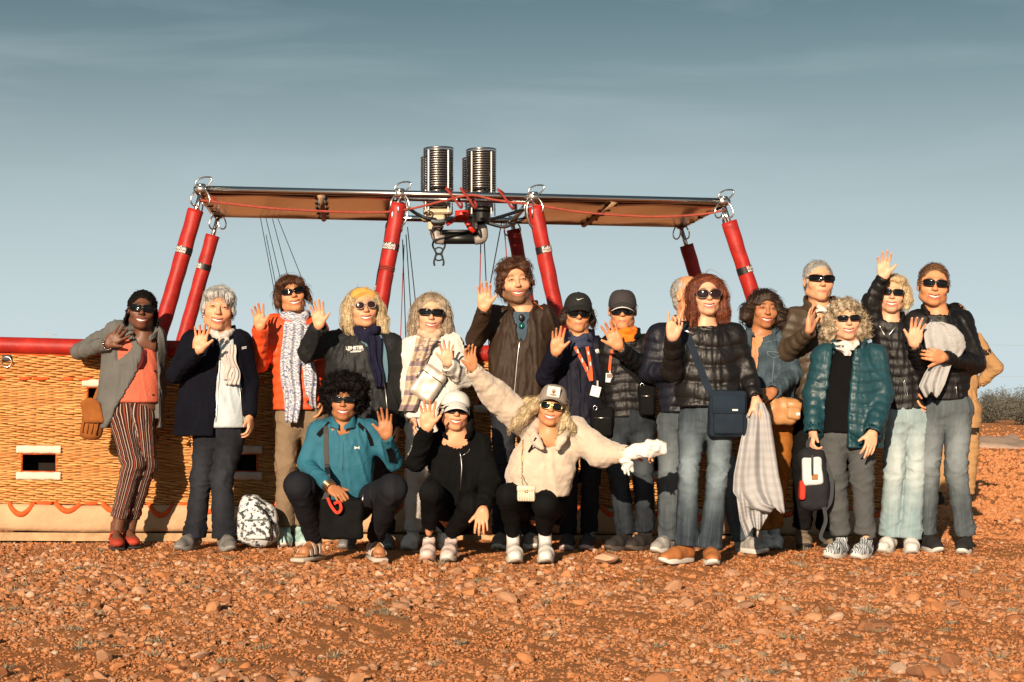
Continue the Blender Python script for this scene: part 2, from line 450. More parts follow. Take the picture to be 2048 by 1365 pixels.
# ---------------------------------------------------------------- ground
RS = np.random.RandomState(5)
def ground_z(x, y):
    P = np.stack([x, y, np.zeros_like(x)], -1).reshape(-1, 3)
    z = 0.012 * sn(P, 1.7, 3) + 0.007 * sn(P, 6.0, 4)
    near = np.clip((13 - y.reshape(-1)) / 3.0, 0, 1)                  # settles level round the feet and the basket
    calm = np.exp(-((y.reshape(-1) - 11.0) / 1.6) ** 2) * (np.abs(x.reshape(-1)) < 4.2)
    far = np.clip((y.reshape(-1) - 60) / 600, 0, 1)
    return ((z - 0.008) * (1 - 0.8 * calm) * np.exp(-np.maximum(y.reshape(-1) - 20, 0) / 30)).reshape(x.shape)
gx = np.concatenate([-np.geomspace(3000, 5.2, 34), np.linspace(-5, 5, 170), np.geomspace(5.2, 3000, 34)])
gy = np.concatenate([[-3000, -300, -60, -15, -3, 0, 1.5, 3, 4], np.linspace(4.6, 13, 150), np.geomspace(13.2, 5000, 60)])
GX, GY = np.meshgrid(gx, gy, indexing="ij"); GZ = ground_z(GX, GY)
P2_ = np.stack([GX.reshape(-1), GY.reshape(-1), 0 * GX.reshape(-1)], -1)
nearm = (np.abs(GX.reshape(-1)) < 6) & (P2_[:, 1] > 4) & (P2_[:, 1] < 13.5)
GZ = GZ + (nearm * 0.004 * sn(P2_, 34, 9)).reshape(GX.shape)
m_soil, n = newmat("red_soil")
t1 = n.tex(1.3, 6, 0.6); t2 = n.tex(22, 6, 0.7); t3 = n.tex(160, 4, 0.7)
c = n.mix(n.rng(t1.outputs[0], 0.35, 0.7), (0.68, 0.26, 0.09), (0.78, 0.36, 0.145))
c = n.mix(n.rng(t2.outputs[0], 0.35, 0.72, 0.0, 0.7), c, (0.48, 0.15, 0.05))
c = n.mix(n.rng(t3.outputs[0], 0.52, 0.75, 0.0, 0.65), c, (0.78, 0.40, 0.19)); n.color(c)
n.b.inputs["Roughness"].default_value = 0.95; n.b.inputs["Specular IOR Level"].default_value = 0.15
n.bump(t2.outputs[0], 0.9, 0.05); n.bump(t3.outputs[0], 0.9, 0.012)
ground = mk("ground", (np.stack([GX, GY, GZ], -1).reshape(-1, 3), grid_faces(len(gx), len(gy), flip=True)), m_soil)
tag(ground, kind="structure")

def stone_mat(name, src):
    m, n = newmat(name)
    if src == "INSTANCER": fac = n.attr("tone", "INSTANCER").outputs["Fac"]
    else: fac = n.n("ShaderNodeObjectInfo").outputs["Random"]
    r = n.n("ShaderNodeValToRGB"); n.l(fac, r.inputs[0]); e = r.color_ramp.elements
    e[0].position = 0; e[0].color = (0.42, 0.16, 0.065, 1); e[1].position = 1; e[1].color = (0.74, 0.56, 0.42, 1)
    for p, cc in ((0.12, (0.20, 0.11, 0.07)), (0.24, (0.47, 0.20, 0.092)), (0.34, (0.60, 0.24, 0.095)), (0.5, (0.66, 0.295, 0.135)), (0.64, (0.64, 0.35, 0.195)), (0.76, (0.30, 0.20, 0.14)), (0.88, (0.62, 0.34, 0.20))):
        x = e.new(p); x.color = (*cc, 1)
    t = n.tex(30, 4, 0.6); n.color(n.mix(n.rng(t.outputs[0], 0.35, 0.7, 0, 0.5), r.outputs[0], (0.62, 0.24, 0.09)))
    n.b.inputs["Roughness"].default_value = 0.85; n.b.inputs["Specular IOR Level"].default_value = 0.08
    n.bump(n.tex(90, 4, 0.6).outputs[0], 0.5, 0.01); return m
m_stone = stone_mat("stone", "OBJ"); m_gravel = stone_mat("gravel", "INSTANCER")

def basket_front_y(x): return 11.7 + math.sin(math.radians(5.5)) * x
# loose stones: the 300 that show largest are objects, the rest one mass
def ico(seed, sub=2, ang=0.5):
    import bmesh
    bm = bmesh.new(); bmesh.ops.create_icosphere(bm, subdivisions=sub, radius=1.0); bm.verts.ensure_lookup_table()
    V = np.array([v.co[:] for v in bm.verts]); Fc = np.array([[v.index for v in f.verts] for f in bm.faces]); bm.free()
    rs = np.random.RandomState(seed)
    for _ in range(9):                                              # flatten against random planes: chipped, angular faces
        d = rs.normal(size=3); d /= np.linalg.norm(d); h = rs.uniform(0.55, 0.9); q = V @ d
        V = V - np.maximum(q - h, 0)[:, None] * d
    return V * (1 + ang * 0.12 * sn(V, 2.2, seed))[:, None], Fc
stone_meshes = []
for i in range(7):
    V, Fc = ico(40 + i); me = raw_mesh("stone", V, Fc, smooth=False); me.materials.append(m_stone); stone_meshes.append(me)
def in_view(x, y, m=0.15): return np.abs(x) < 0.3 * y * 1.0 + m
k = 0
while k < 300:
    y = 5.3 + 5.6 * RS.rand() ** 1.6; x = RS.uniform(-1, 1) * (0.3 * y + 0.1)
    if y > 9.5 and RS.rand() < 0.7: continue
    if sn(np.array([[x, y, 0.0]]), 1.5, 21)[0] < -0.5 - RS.rand(): continue
    r = 0.016 + 0.026 * RS.rand() ** 2.2
    if y < 7 and RS.rand() < 0.12: r *= 1.35
    o = bpy.data.objects.new("stone", stone_meshes[RS.randint(7)]); COL.objects.link(o); o.parent = ground
    o.scale = (r * RS.uniform(0.9, 1.5), r * RS.uniform(0.8, 1.2), r * RS.uniform(0.55, 0.95))
    o.rotation_euler = (RS.uniform(-.5, .5), RS.uniform(-.5, .5), RS.uniform(0, 6.28))
    o.location = (x, y, float(ground_z(np.array([x]), np.array([y]))[0]) + r * 0.28); k += 1
def scatter_points(N, y0, y1, pw, dens_seed, thr, rmin, rmax, rpow, xw=0.3):
    y = y0 + (y1 - y0) * RS.rand(N) ** pw; x = RS.uniform(-1, 1, N) * (xw * y + 0.25)
    P = np.stack([x, y, 0 * x], -1); d = sn(P, 1.5, dens_seed) + 0.7 * sn(P, 5.0, dens_seed + 1)
    keep = d > thr + 0.16 * x + RS.normal(size=N) * 0.7; P = P[keep]; n_ = len(P)
    P[:, 2] = ground_z(P[:, 0], P[:, 1]); r = rmin + (rmax - rmin) * RS.rand(n_) ** rpow
    return P, r
Pa, ra = scatter_points(52000, 5.2, 12.2, 1.15, 31, 0.25, 0.003, 0.015, 3.2)
Pb, rb = scatter_points(5500, 5.2, 11.6, 1.1, 21, 0.8, 0.010, 0.024, 1.9)
Pc, rc = scatter_points(9000, 12, 45, 1.5, 41, -0.3, 0.008, 0.035, 3.0)
Pd, rd_ = scatter_points(110000, 5.2, 12.5, 1.1, 81, -2.5, 0.0018, 0.0065, 2.2)
Pe, re_ = scatter_points(60000, 11.8, 34, 1.7, 85, -2.5, 0.004, 0.016, 2.0); kx = Pe[:, 0] > 1.8; Pe, re_ = Pe[kx], re_[kx]
Pf, rf_ = scatter_points(40000, 14, 75, 1.9, 88, -2.5, 0.012, 0.04, 1.6)
Pd = np.concatenate([Pd, Pe, Pf]); rd_ = np.concatenate([rd_, re_, rf_])
Pa[:, 2] += ra * 0.2; Pd[:, 2] += rd_ * 0.3; Pb[:, 2] += rb * 0.25; Pc[:, 2] += rc * 0.2
GP = np.concatenate([Pa, Pb, Pc, Pd]); gr = np.concatenate([ra, rb, rc, rd_]); NG = len(GP)
gme = bpy.data.meshes.new("gravel"); gme.vertices.add(NG); gme.vertices.foreach_set("co", GP.astype(np.float32).reshape(-1))
def pattr(name, typ, a, f):
    t = gme.attributes.new(name, typ, "POINT"); t.data.foreach_set(f, np.asarray(a, dtype=np.float32).reshape(-1))
pattr("size3", "FLOAT_VECTOR", np.stack([gr * RS.uniform(.9, 1.5, NG), gr * RS.uniform(.8, 1.2, NG), gr * RS.uniform(.55, .95, NG)], -1), "vector")
pattr("turn", "FLOAT_VECTOR", np.stack([RS.uniform(-.6, .6, NG), RS.uniform(-.6, .6, NG), RS.uniform(0, 6.28, NG)], -1), "vector")
tn_ = RS.rand(NG); tn_[-len(Pd):] = 0.30 + 0.22 * RS.rand(len(Pd)); pattr("tone", "FLOAT", tn_, "value")
gravel = bpy.data.objects.new("gravel", gme); COL.objects.link(gravel); gravel.parent = ground; tag(gravel, kind="stuff")
gnt = bpy.data.node_groups.new("gravel", "GeometryNodeTree")
gnt.interface.new_socket("Geometry", in_out="INPUT", socket_type="NodeSocketGeometry"); gnt.interface.new_socket("Geometry", in_out="OUTPUT", socket_type="NodeSocketGeometry")
G = gnt.nodes.new; gl = gnt.links.new
gi = G("NodeGroupInput"); go = G("NodeGroupOutput"); iop = G("GeometryNodeInstanceOnPoints"); jn = G("GeometryNodeJoinGeometry")
for v in range(5):
    ic = G("GeometryNodeMeshIcoSphere"); ic.inputs["Radius"].default_value = 1.0; ic.inputs["Subdivisions"].default_value = 1 if v < 3 else 2
    sp = G("GeometryNodeSetPosition"); no = G("ShaderNodeTexNoise"); no.noise_dimensions = "4D"; no.inputs["W"].default_value = v * 7.3; no.inputs["Scale"].default_value = 0.9; no.inputs["Detail"].default_value = 2
    sb = G("ShaderNodeVectorMath"); sb.operation = "SUBTRACT"; sb.inputs[1].default_value = (0.5, 0.5, 0.5)
    sc_ = G("ShaderNodeVectorMath"); sc_.operation = "SCALE"; sc_.inputs["Scale"].default_value = 1.7
    gl(no.outputs["Color"], sb.inputs[0]); gl(sb.outputs[0], sc_.inputs[0]); gl(ic.outputs["Mesh"], sp.inputs["Geometry"]); gl(sc_.outputs[0], sp.inputs["Offset"])
    sm = G("GeometryNodeSetMaterial"); sm.inputs["Material"].default_value = m_gravel; gl(sp.outputs[0], sm.inputs["Geometry"])
    g2i = G("GeometryNodeGeometryToInstance"); gl(sm.outputs[0], g2i.inputs[0]); gl(g2i.outputs[0], jn.inputs[0])
def na(name):
    x = G("GeometryNodeInputNamedAttribute"); x.data_type = "FLOAT_VECTOR"; x.inputs["Name"].default_value = name; return x.outputs[0]
iop.inputs["Pick Instance"].default_value = True
gl(gi.outputs[0], iop.inputs["Points"]); gl(jn.outputs[0], iop.inputs["Instance"]); gl(na("size3"), iop.inputs["Scale"])
e2r = G("FunctionNodeEulerToRotation"); gl(na("turn"), e2r.inputs[0]); gl(e2r.outputs[0], iop.inputs["Rotation"])
gl(iop.outputs[0], go.inputs[0])
md = gravel.modifiers.new("gravel", "NODES"); md.node_group = gnt

# dry, grey little plants between the stones
def twig_cover(name, N, y0, y1, pw, seed, col, hmin, hmax, ns):
    P, _ = scatter_points(N, y0, y1, pw, seed, 0.1, 0.01, 0.02, 1)
    V = []; Fc = []; rs = np.random.RandomState(seed)
    for p in P:
        h = rs.uniform(hmin, hmax)
        for _ in range(ns):
            a = rs.uniform(0, 6.28); el = rs.uniform(0.15, 1.3); b0 = p + npv((math.cos(a), math.sin(a), 0)) * h * rs.uniform(0, 0.9)
            d = npv((math.cos(a) * math.cos(el), math.sin(a) * math.cos(el), math.sin(el))); tip = b0 + d * h * rs.uniform(.5, 1.1)
            w = npv((-math.sin(a), math.cos(a), 0)) * rs.uniform(.0016, .0034); u = npv((0, 0, 1)) * .0022; i = len(V)
            q = (b0 + tip) / 2 + npv(rs.normal(size=3)) * h * 0.12
            V += [b0 - w, b0 + w, b0 + u, q - w, q + w, q + u, tip]
            Fc += [(i, i + 1, i + 4, i + 3), (i + 1, i + 2, i + 5, i + 4), (i + 2, i, i + 3, i + 5), (i + 3, i + 4, i + 6), (i + 4, i + 5, i + 6), (i + 5, i + 3, i + 6)]
    m = fabric(name, col, 0.9, 0.35, 3.0, 0.0)
    o = mk(name, (np.array(V), Fc), m, ground, smooth=False); tag(o, kind="stuff"); return o
twig_cover("dry_ground_plants", 1050, 5.3, 11.2, 1.1, 51, (0.52, 0.29, 0.16), 0.010, 0.022, 13)
twig_cover("grey_ground_plants", 380, 5.3, 11.2, 1.1, 61, (0.30, 0.25, 0.17), 0.016, 0.04, 26)

# the one large flat stone by the red-haired woman's shoe
V, Fc = ico(77, 3); p = at(1213, 1124, 10.05)
V = V * npv((0.075, 0.05, 0.032)) @ rot("Z", 0.3).T
tag(mk("stone", (V + npv((p.x, p.y, 0.02)), Fc), plain("pale_stone", (0.60, 0.33, 0.2), 0.85, var=0.15, bump=0.4, bscale=60), None, (p.x, p.y, 0.0), smooth=False),
    "large flat pinkish stone lying before the squatting woman's white sneakers", "stone")

# ---------------------------------------------------------------- far things on the right and left
def ground_at(px, py):
    """where the level ground shows at (px, py)"""
    Y = CH * FPX / (py - HOR) ; return at(px, py, Y * (1.0))
sa, sb_ = 36.0, 47.0
nu, nv = 60, 30; U, W = np.meshgrid(np.linspace(0, 1, nu), np.linspace(0, 1, nv), indexing="ij")
x0, x1 = at(1946, 890, 36).x, at(2120, 890, 36).x
PX = x0 + (x1 - x0) * U + 0.9 * W; PY = sa + (sb_ - sa) * W + 0.3 * np.sin(U * 9)
Q = np.stack([PX.reshape(-1), PY.reshape(-1), 0 * PX.reshape(-1)], -1)
PZ = (0.10 + 0.05 * sn(Q, 1.6, 71) + 0.03 * sn(Q, 5, 72)).reshape(nu, nv)
PZ[0] = PZ[-1] = 0.0; PZ[:, 0] = 0.01
tag(mk("ground_sheet", sheet(np.stack([PX, PY, PZ], -1), 0.02, (0, 0, -1)), fabric("pale_tarp", (0.46, 0.33, 0.25), 0.8, 0.12), None, (x0 + 1, sa, 0)),
    "pale beige sheet spread out on the red ground behind the group", "sheet")
def shrub(px, pyb, w, h, seed, label):
    g = ground_at(px, pyb); root = empty("shrub", (g.x, g.y, 0)); rs = np.random.RandomState(seed)
    mb = MB(); V = []; Fc = []
    for b in range(26):
        a = rs.uniform(0, 6.28); el = rs.uniform(0.25, 1.35); L_ = h * rs.uniform(.7, 1.15)
        d = npv((math.cos(a) * math.cos(el) * w / h, math.sin(a) * math.cos(el) * w / h, math.sin(el)))
        p0 = npv((g.x, g.y, 0.0)); q = [p0, p0 + d * L_ * .4 + rs.normal(size=3) * .05, p0 + d * L_ * .75 + rs.normal(size=3) * .1, p0 + d * L_ + npv((0, 0, -.1 * h))]
        q = spline(q, 8); mb.tube(q, np.linspace(.03, .006, 8), 4)
        for _ in range(330):
            t = rs.uniform(.25, 1); p = q[int(t * 7)] + rs.normal(size=3) * npv((.2, .2, .15)) * h * .55
            if p[2] < 0.02: continue
            s_ = rs.uniform(.02, .055); u = rs.normal(size=3); u /= np.linalg.norm(u); v = np.cross(u, rs.normal(size=3)); v /= np.linalg.norm(v) + 1e-9
            i = len(V); V += [p - u * s_ * 1.6, p + v * s_ * .35, p + u * s_ * 1.6, p - v * s_ * .35]; Fc.append((i, i + 1, i + 2, i + 3))
    mk("branches", mb.geo(), plain("shrub_wood", (0.16, 0.12, 0.09), 0.9), root)
    mk("crown", (np.array(V), Fc), fabric("shrub_leaf", (0.13, 0.13, 0.105), 0.85, 0.45, 2.0, 0.0), root, smooth=False)
    tag(root, label, "shrub", "grey-green desert shrubs on the plain")
shrub(1975, 846, 1.6, 1.75, 3, "grey-green desert shrub next to the tan jacket elbow")
shrub(2052, 850, 1.9, 1.8, 4, "grey-green desert shrub cut by the picture's edge")
shrub(2015, 840, 1.9, 1.9, 5, "grey-green desert shrub between and behind the other two")
# far lattice mast and overhead wires
g = at(95, 810, 420.0); root = empty("lattice_mast", (g.x, g.y, 0)); mb = MB()
for sx in (-1, 1):
    mb.tube([(g.x + sx * 2.4, g.y, 0), (g.x + sx * .25, g.y, 19.5)], .06, 4)
for k in range(9):
    z0, z1 = 2 * k, 2 * k + 2; w0, w1 = 2.4 * (1 - z0 / 21), 2.4 * (1 - z1 / 21)
    mb.tube([(g.x - w0, g.y, z0), (g.x + w1, g.y, z1)], .04, 4); mb.tube([(g.x + w0, g.y, z0), (g.x - w1, g.y, z1)], .04, 4)
for z, w in ((13.5, 3.2), (16, 3.0), (18.2, 2.2)): mb.tube([(g.x - w, g.y, z), (g.x + w, g.y, z)], .05, 4)
mk("lattice", mb.geo(), plain("hazed_steel", (0.5, 0.53, 0.55), 0.7), root)  # distance haze is painted into the mast's pale grey-blue colour
tag(root, "faint far lattice mast above the red basket rim", "mast")
for k, (ya, yb) in enumerate(((688, 694), (752, 752))):
    a = at(1850, ya, 300.0); b = at(2500, yb, 300.0); mb = MB(); mb.tube([a, (a + b) / 2 - Vector((0, 0, .25)), b], .018, 4)
    tag(mk("overhead_wire", mb.geo(), plain("wire_grey", (0.35, 0.37, 0.39), 0.7), None, tuple(a)),
        "upper thin overhead wire crossing the sky beside the tan jacket" if k == 0 else "lower thin overhead wire just above the desert shrubs", "wire")
# ---------------------------------------------------------------- balloon basket
TH = math.radians(5.5); BY0 = 11.7
def B(x, d, z): return npv((x * math.cos(TH) - d * math.sin(TH), BY0 + x * math.sin(TH) + d * math.cos(TH), z - 0.012 * (x + 3.3)))
BX0, BX1, BD = -3.62, 2.80, 1.72
m_red = plain("red_vinyl", (0.40, 0.020, 0.014), 0.5, spec=0.35, coat=0.0, var=0.28, vscale=9, bump=0.45, bscale=18)
m_orange_rope = fabric("orange_rope", (0.72, 0.12, 0.03), 0.8, 0.15, 30, 0.5, 180)
m_suede = fabric("pale_suede", (0.80, 0.66, 0.53), 0.9, 0.1, 12, 0.3, 90)
m_hide = fabric("beige_hide", (0.60, 0.38, 0.22), 0.75, 0.18, 4, 0.35, 60, fold=0.3)
m_steel = plain("steel", (0.62, 0.60, 0.57), 0.22, 1.0); m_coil = plain("sooty_steel", (0.40, 0.37, 0.34), 0.3, 1.0)
m_dsteel = plain("dark_steel", (0.30, 0.29, 0.28), 0.3, 1.0)
m_black = plain("black_rubber", (0.012, 0.012, 0.012), 0.6)
m_wick, n = newmat("wicker")
ta = n.attr("row"); t1 = n.tex(3.0, 4, 0.6); t2 = n.tex(70, 3, 0.6)
c = n.mix(n.rng(ta.outputs["Fac"], 0, 1), (0.54, 0.20, 0.045), (0.86, 0.44, 0.145)); c = n.mix(n.rng(t1.outputs[0], 0.35, 0.7, 0, 0.5), c, (0.68, 0.29, 0.08))
c = n.mix(n.rng(t2.outputs[0], 0.6, 0.85, 0, 0.4), c, (0.30, 0.11, 0.03)); n.color(c); n.b.inputs["Roughness"].default_value = 0.45
basket = empty("balloon_basket", tuple(B(-0.4, 0, 0.0)))
tag(basket, "long wicker balloon basket with red padded rim and posts behind the group", "basket")
# foot holes: (x local, z centre, half width, half height)
def bxz(px, py):
    X = (px - 1024) / FPX; Y = BY0
    for _ in range(6): x = X * Y / math.cos(TH); Y = BY0 + x * math.sin(TH)
    p = at(px, py, Y); return x, p.z + 0.012 * (x + 3.3)
WIN = []
for (px, py) in ((80, 926), (205, 793), (482, 926), (605, 793), (880, 926), (985, 793), (1290, 926), (1390, 793), (1690, 926)):
    x, z = bxz(px, py); WIN.append((x, z, 0.115 if len(WIN) % 2 == 0 else 0.10, 0.062))
WB = [(1.255, 1.044, 0), (1.044, 0.91, 1), (0.91, 0.846, 0), (0.846, 0.80, 1), (0.80, 0.655, 0), (0.655, 0.56, 1), (0.56, 0.52, 0), (0.52, 0.42, 1), (0.42, 0.262, 0)]
def weave(x0, x1, place, wins, seed, sub=4):
    """woven rows as real strands, joined; place(x, depth, z) -> world"""
    rs = np.random.RandomState(seed); V = []; Fc = []; A = []; n_ = 0
    for zt, zb, kind in WB:
        pitch = 0.0138 if kind == 0 else 0.0105; nr = max(1, int(round((zt - zb) / pitch))); pitch = (zt - zb) / nr
        for r in range(nr):
            z = zt - (r + 0.5) * pitch; lam = 0.125 if kind == 0 else 0.12; ph = (r * 2.094 if kind == 0 else (r % 2) * math.pi) + rs.uniform(-.25, .25)
            segs = [(x0, x1)]
            for (wx, wz, ww, wh) in wins:
                if abs(z - wz) < wh + 0.002:
                    ns = []
                    for a, b in segs:
                        if wx + ww <= a or wx - ww >= b: ns.append((a, b)); continue
                        if wx - ww > a: ns.append((a, wx - ww))
                        if wx + ww < b: ns.append((wx + ww, b))
                    segs = ns
            for a, b in segs:
                m = max(3, int((b - a) / lam * sub)); xs = np.linspace(a, b, m) ; th = 2 * math.pi * xs / lam + ph
                jit = 0.0014 * np.interp(xs, np.linspace(x0, x1, 60), rs.normal(size=60))
                y = -(0.0115 if kind == 0 else 0.0085) * np.sin(th) + rs.uniform(-.0012, .0012)
                zz = z + jit + (0.0022 * np.cos(th) if kind == 0 else 0); hz = pitch * 0.56; hy = 0.0062
                t = rs.uniform(.3, .8); tv = np.clip(t + 0.25 * np.interp(xs, np.linspace(x0, x1, 40), rs.normal(size=40)), 0, 1)
                ring = [(-hy, 0), (-hy * .2, hz), (hy, 0), (-hy * .2, -hz)]
                for dy, dz in ring:
                    V.append(np.stack([xs, y + dy, zz + dz], -1)); A.append(tv)
                q = np.arange(m - 1)
                for j in range(4):
                    j2 = (j + 1) % 4; Fc.append(np.stack([n_ + j * m + q, n_ + j * m + q + 1, n_ + j2 * m + q + 1, n_ + j2 * m + q], -1))
                n_ += 4 * m
    V = np.concatenate(V); X, D_, Z = V.T
    W = np.stack([X * 0, X * 0, X * 0], -1); W = place(X, D_, Z)
    return W, np.concatenate(Fc), np.concatenate(A)
def Bv(X, D_, Z): return np.stack([X * math.cos(TH) - D_ * math.sin(TH), BY0 + X * math.sin(TH) + D_ * math.cos(TH), Z - 0.012 * (X + 3.3)], -1)
V, Fc, A = weave(BX0 + 0.02, BX1 - 0.02, Bv, WIN, 1, 5)
wf = mk("wicker_wall", (V, Fc), m_wick, basket, attrs={"row": A}); wf["kind"] = "stuff"
V, Fc, A = weave(0.02, BD - 0.02, lambda X, D_, Z: Bv(BX1 - D_ * 1.0 + 0 * X, X, Z), [], 2, 3)
w2 = mk("wicker_wall", (V, Fc), m_wick, basket, attrs={"row": A}); w2["kind"] = "stuff"
w3 = wf.copy(); COL.objects.link(w3); w3.parent = basket; off = B(0, BD, 0) - B(0, 0, 0); w3.location = tuple(off)
# inner lining, floor, and base
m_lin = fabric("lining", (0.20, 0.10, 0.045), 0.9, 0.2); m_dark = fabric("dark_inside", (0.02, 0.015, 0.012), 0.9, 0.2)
def slab(mb, x0, x1, d0, d1, z0, z1):
    P = [B(x, d, z) for z in (z0, z1) for d in (d0, d1) for x in (x0, x1)]
    return mb.add(P, [(0, 2, 3, 1), (4, 5, 7, 6), (0, 1, 5, 4), (2, 6, 7, 3), (0, 4, 6, 2), (1, 3, 7, 5)])
# front lining is pierced by the foot holes: pillars, strips between
mb = MB(); xs_ = sorted(set([BX0] + [w[0] - w[2] for w in WIN] + [w[0] + w[2] for w in WIN] + [BX1]))
for a, b in zip(xs_[:-1], xs_[1:]):
    w = [q for q in WIN if q[0] - q[2] <= a + 1e-6 and q[0] + q[2] >= b - 1e-6]
    if w: q = w[0]; slab(mb, a, b, 0.006, 0.022, 0.24, q[1] - q[3]); slab(mb, a, b, 0.006, 0.022, q[1] + q[3], 1.27)
    else: slab(mb, a, b, 0.006, 0.022, 0.24, 1.27)
mk("lining", mb.geo(), m_lin, basket, smooth=False)
mb = MB(); slab(mb, BX0, BX1, BD - 0.022, BD - 0.006, 0.24, 1.27); slab(mb, BX0 + .004, BX0 + .02, 0.03, BD - 0.03, 0.24, 1.27); slab(mb, BX1 - .02, BX1 - .004, 0.03, BD - 0.03, 0.24, 1.27)
for xp in (-2.3, -0.95, 0.4, 1.75): slab(mb, xp - .02, xp + .02, 0.03, BD - 0.03, 0.1, 1.22)
mk("partition", mb.geo(), m_lin, basket, smooth=False)
mb = MB(); slab(mb, BX0 + .02, BX1 - .02, 0.024, BD - 0.024, 0.09, 0.13); mk("floor", mb.geo(), m_lin, basket, smooth=False)
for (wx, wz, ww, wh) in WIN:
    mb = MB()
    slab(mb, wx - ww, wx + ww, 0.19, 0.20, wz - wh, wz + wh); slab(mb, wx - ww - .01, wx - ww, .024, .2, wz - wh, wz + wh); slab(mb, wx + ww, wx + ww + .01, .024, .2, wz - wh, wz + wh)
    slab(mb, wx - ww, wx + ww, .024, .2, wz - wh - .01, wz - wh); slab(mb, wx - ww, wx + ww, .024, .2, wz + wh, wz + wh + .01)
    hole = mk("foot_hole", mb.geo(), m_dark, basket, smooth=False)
    mb = MB(); e = .004; pts = [B(wx - ww, e, wz - wh), B(wx - ww, e, wz + wh), B(wx + ww, e, wz + wh), B(wx + ww, e, wz - wh), B(wx - ww, e, wz - wh)]
    for a, b in zip(pts[:-1], pts[1:]): mb.tube([a, b], .009, 6)
    mk("edging", mb.geo(), m_orange_rope, hole)
    for zc in (wz + wh + 0.026, wz - wh - 0.026):
        nu, nv = 24, 9; U, W_ = np.meshgrid(np.linspace(-1, 1, nu), np.linspace(-1, 1, nv), indexing="ij")
        X = wx + U * (ww + 0.03); Z = zc + W_ * 0.027 * (1 + .06 * np.sin(U * 9)); D_ = -0.008 - 0.016 * np.sqrt(np.clip(1 - W_ ** 2, 0, 1)) - .003 * np.sin(U * 23 + W_ * 3)
        G_ = Bv(X.reshape(-1), D_.reshape(-1), Z.reshape(-1)).reshape(nu, nv, 3)
        mk("step_pad", sheet(G_, 0.006, (0, 1, 0)), m_suede, basket)
# rim
def rim_pts(n1=40):
    r = 0.10; P = []
    for x in np.linspace(BX0 + r, BX1 - r, n1): P.append((x, 0.0))
    for a in np.linspace(-math.pi / 2, 0, 8)[1:-1]: P.append((BX1 - r + r * math.cos(a), r + r * math.sin(a)))
    for d in np.linspace(r, BD - r, 10): P.append((BX1, d))
    for a in np.linspace(0, math.pi / 2, 8)[1:-1]: P.append((BX1 - r + r * math.cos(a), BD - r + r * math.sin(a)))
    for x in np.linspace(BX1 - r, BX0 + r, n1): P.append((x, BD))
    for a in np.linspace(math.pi / 2, math.pi, 8)[1:-1]: P.append((BX0 + r + r * math.cos(a), BD - r + r * math.sin(a)))
    for d in np.linspace(BD - r, r, 10): P.append((BX0, d))
    for a in np.linspace(math.pi, 1.5 * math.pi, 8)[1:]: P.append((BX0 + r + r * math.cos(a), r + r * math.sin(a)))
    return P
mb = MB(); rp = [B(x, d, 1.312 + .004 * math.sin(x * 3.1)) for x, d in rim_pts()]; mb.tube(rp, .056, 14, cap=False); rim = mk("padded_rim", mb.geo(), m_red, basket)
mb = MB(); mb.tube([B(x, -.004, 1.256) for x in np.linspace(BX0 + .1, BX1 - .1, 40)], .008, 5); mk("rim_lacing", mb.geo(), m_orange_rope, rim)
# base: padded hide skirt with a seam and a skid board
def bulge(z0, z1, out, n=8):
    return [(-(0.012 + out * math.sin(math.pi * t) ** .5), z0 + (z1 - z0) * t) for t in np.linspace(0, 1, n)]
for a, b in ((BX0, -1.9), (-1.896, 0.2), (0.204, BX1)):
    nu = 40; pr = bulge(0.082, 0.258, 0.022); G_ = np.array([[B(x, d + .003 * math.sin(x * 7 + z * 30), z + .004 * math.sin(x * 5)) for d, z in pr] for x in np.linspace(a, b, nu)])
    mk("base_skirt", sheet(G_, 0.012, (0, 1, 0)), m_hide, basket)
mb = MB(); G_ = [[B(BX1 + .01 - d, dd, z) for d, z in bulge(0.082, 0.258, .02)] for dd in np.linspace(0, BD, 14)]
mk("base_skirt", sheet(np.array(G_), 0.012, (-1, 0, 0)), m_hide, basket)
mb = MB(); slab(mb, BX0, BX1, -.012, .05, 0.018, 0.072); slab(mb, BX0, BX1, BD - .05, BD + .012, 0.018, 0.072)
for x in (-3.2, -1.6, 0.0, 1.5): slab(mb, x - .05, x + .05, .052, BD - .052, 0.02, 0.07)
mk("skid_board", mb.geo(), fabric("skid_wood", (0.52, 0.33, 0.18), 0.85, 0.25, 10, .3, 80), basket, smooth=False)
# ropes: a threaded line near the top, drooping loops above the skirt
zr = bxz(20, 757)[1]
segs = []; x = BX0 + .02; k = 0
while x < BX1 - .2:
    L_ = (0.085, 0.10)[k % 2]; segs.append((x, x + L_)); x += L_ + (0.018 if k % 2 == 0 else 0.085); k += 1
for a, b in segs:
    mb = MB(); ts = np.linspace(0, 1, 9); mb.tube([B(a + (b - a) * t, .012 - .026 * math.sin(math.pi * t) ** .6, zr + .002 * math.sin(t * 9)) for t in ts], .0125, 7); mk("rope_stitch", mb.geo(), m_orange_rope, basket)
zl = 0.272; x = -3.36; k = 0
while x < BX1 - .25:
    mb = MB(); w = .165; ts = np.linspace(0, 1, 15); drop = (.078, .055, .05)[k % 3]
    mb.tube([B(x + w * t, .012 - .042 * math.sin(math.pi * t) ** .5, zl - drop * math.sin(math.pi * t) ** .8) for t in ts], .019, 8); mk("rope_loop", mb.geo(), m_orange_rope, basket)
    mb = MB(); ts = np.linspace(0, 1, 7); mb.tube([B(x + w + .015 + .105 * t, .014 - .024 * math.sin(math.pi * t) ** .6, zl - .004) for t in ts], .0125, 7); mk("rope_stitch", mb.geo(), m_orange_rope, basket)
    x += .305; k += 1
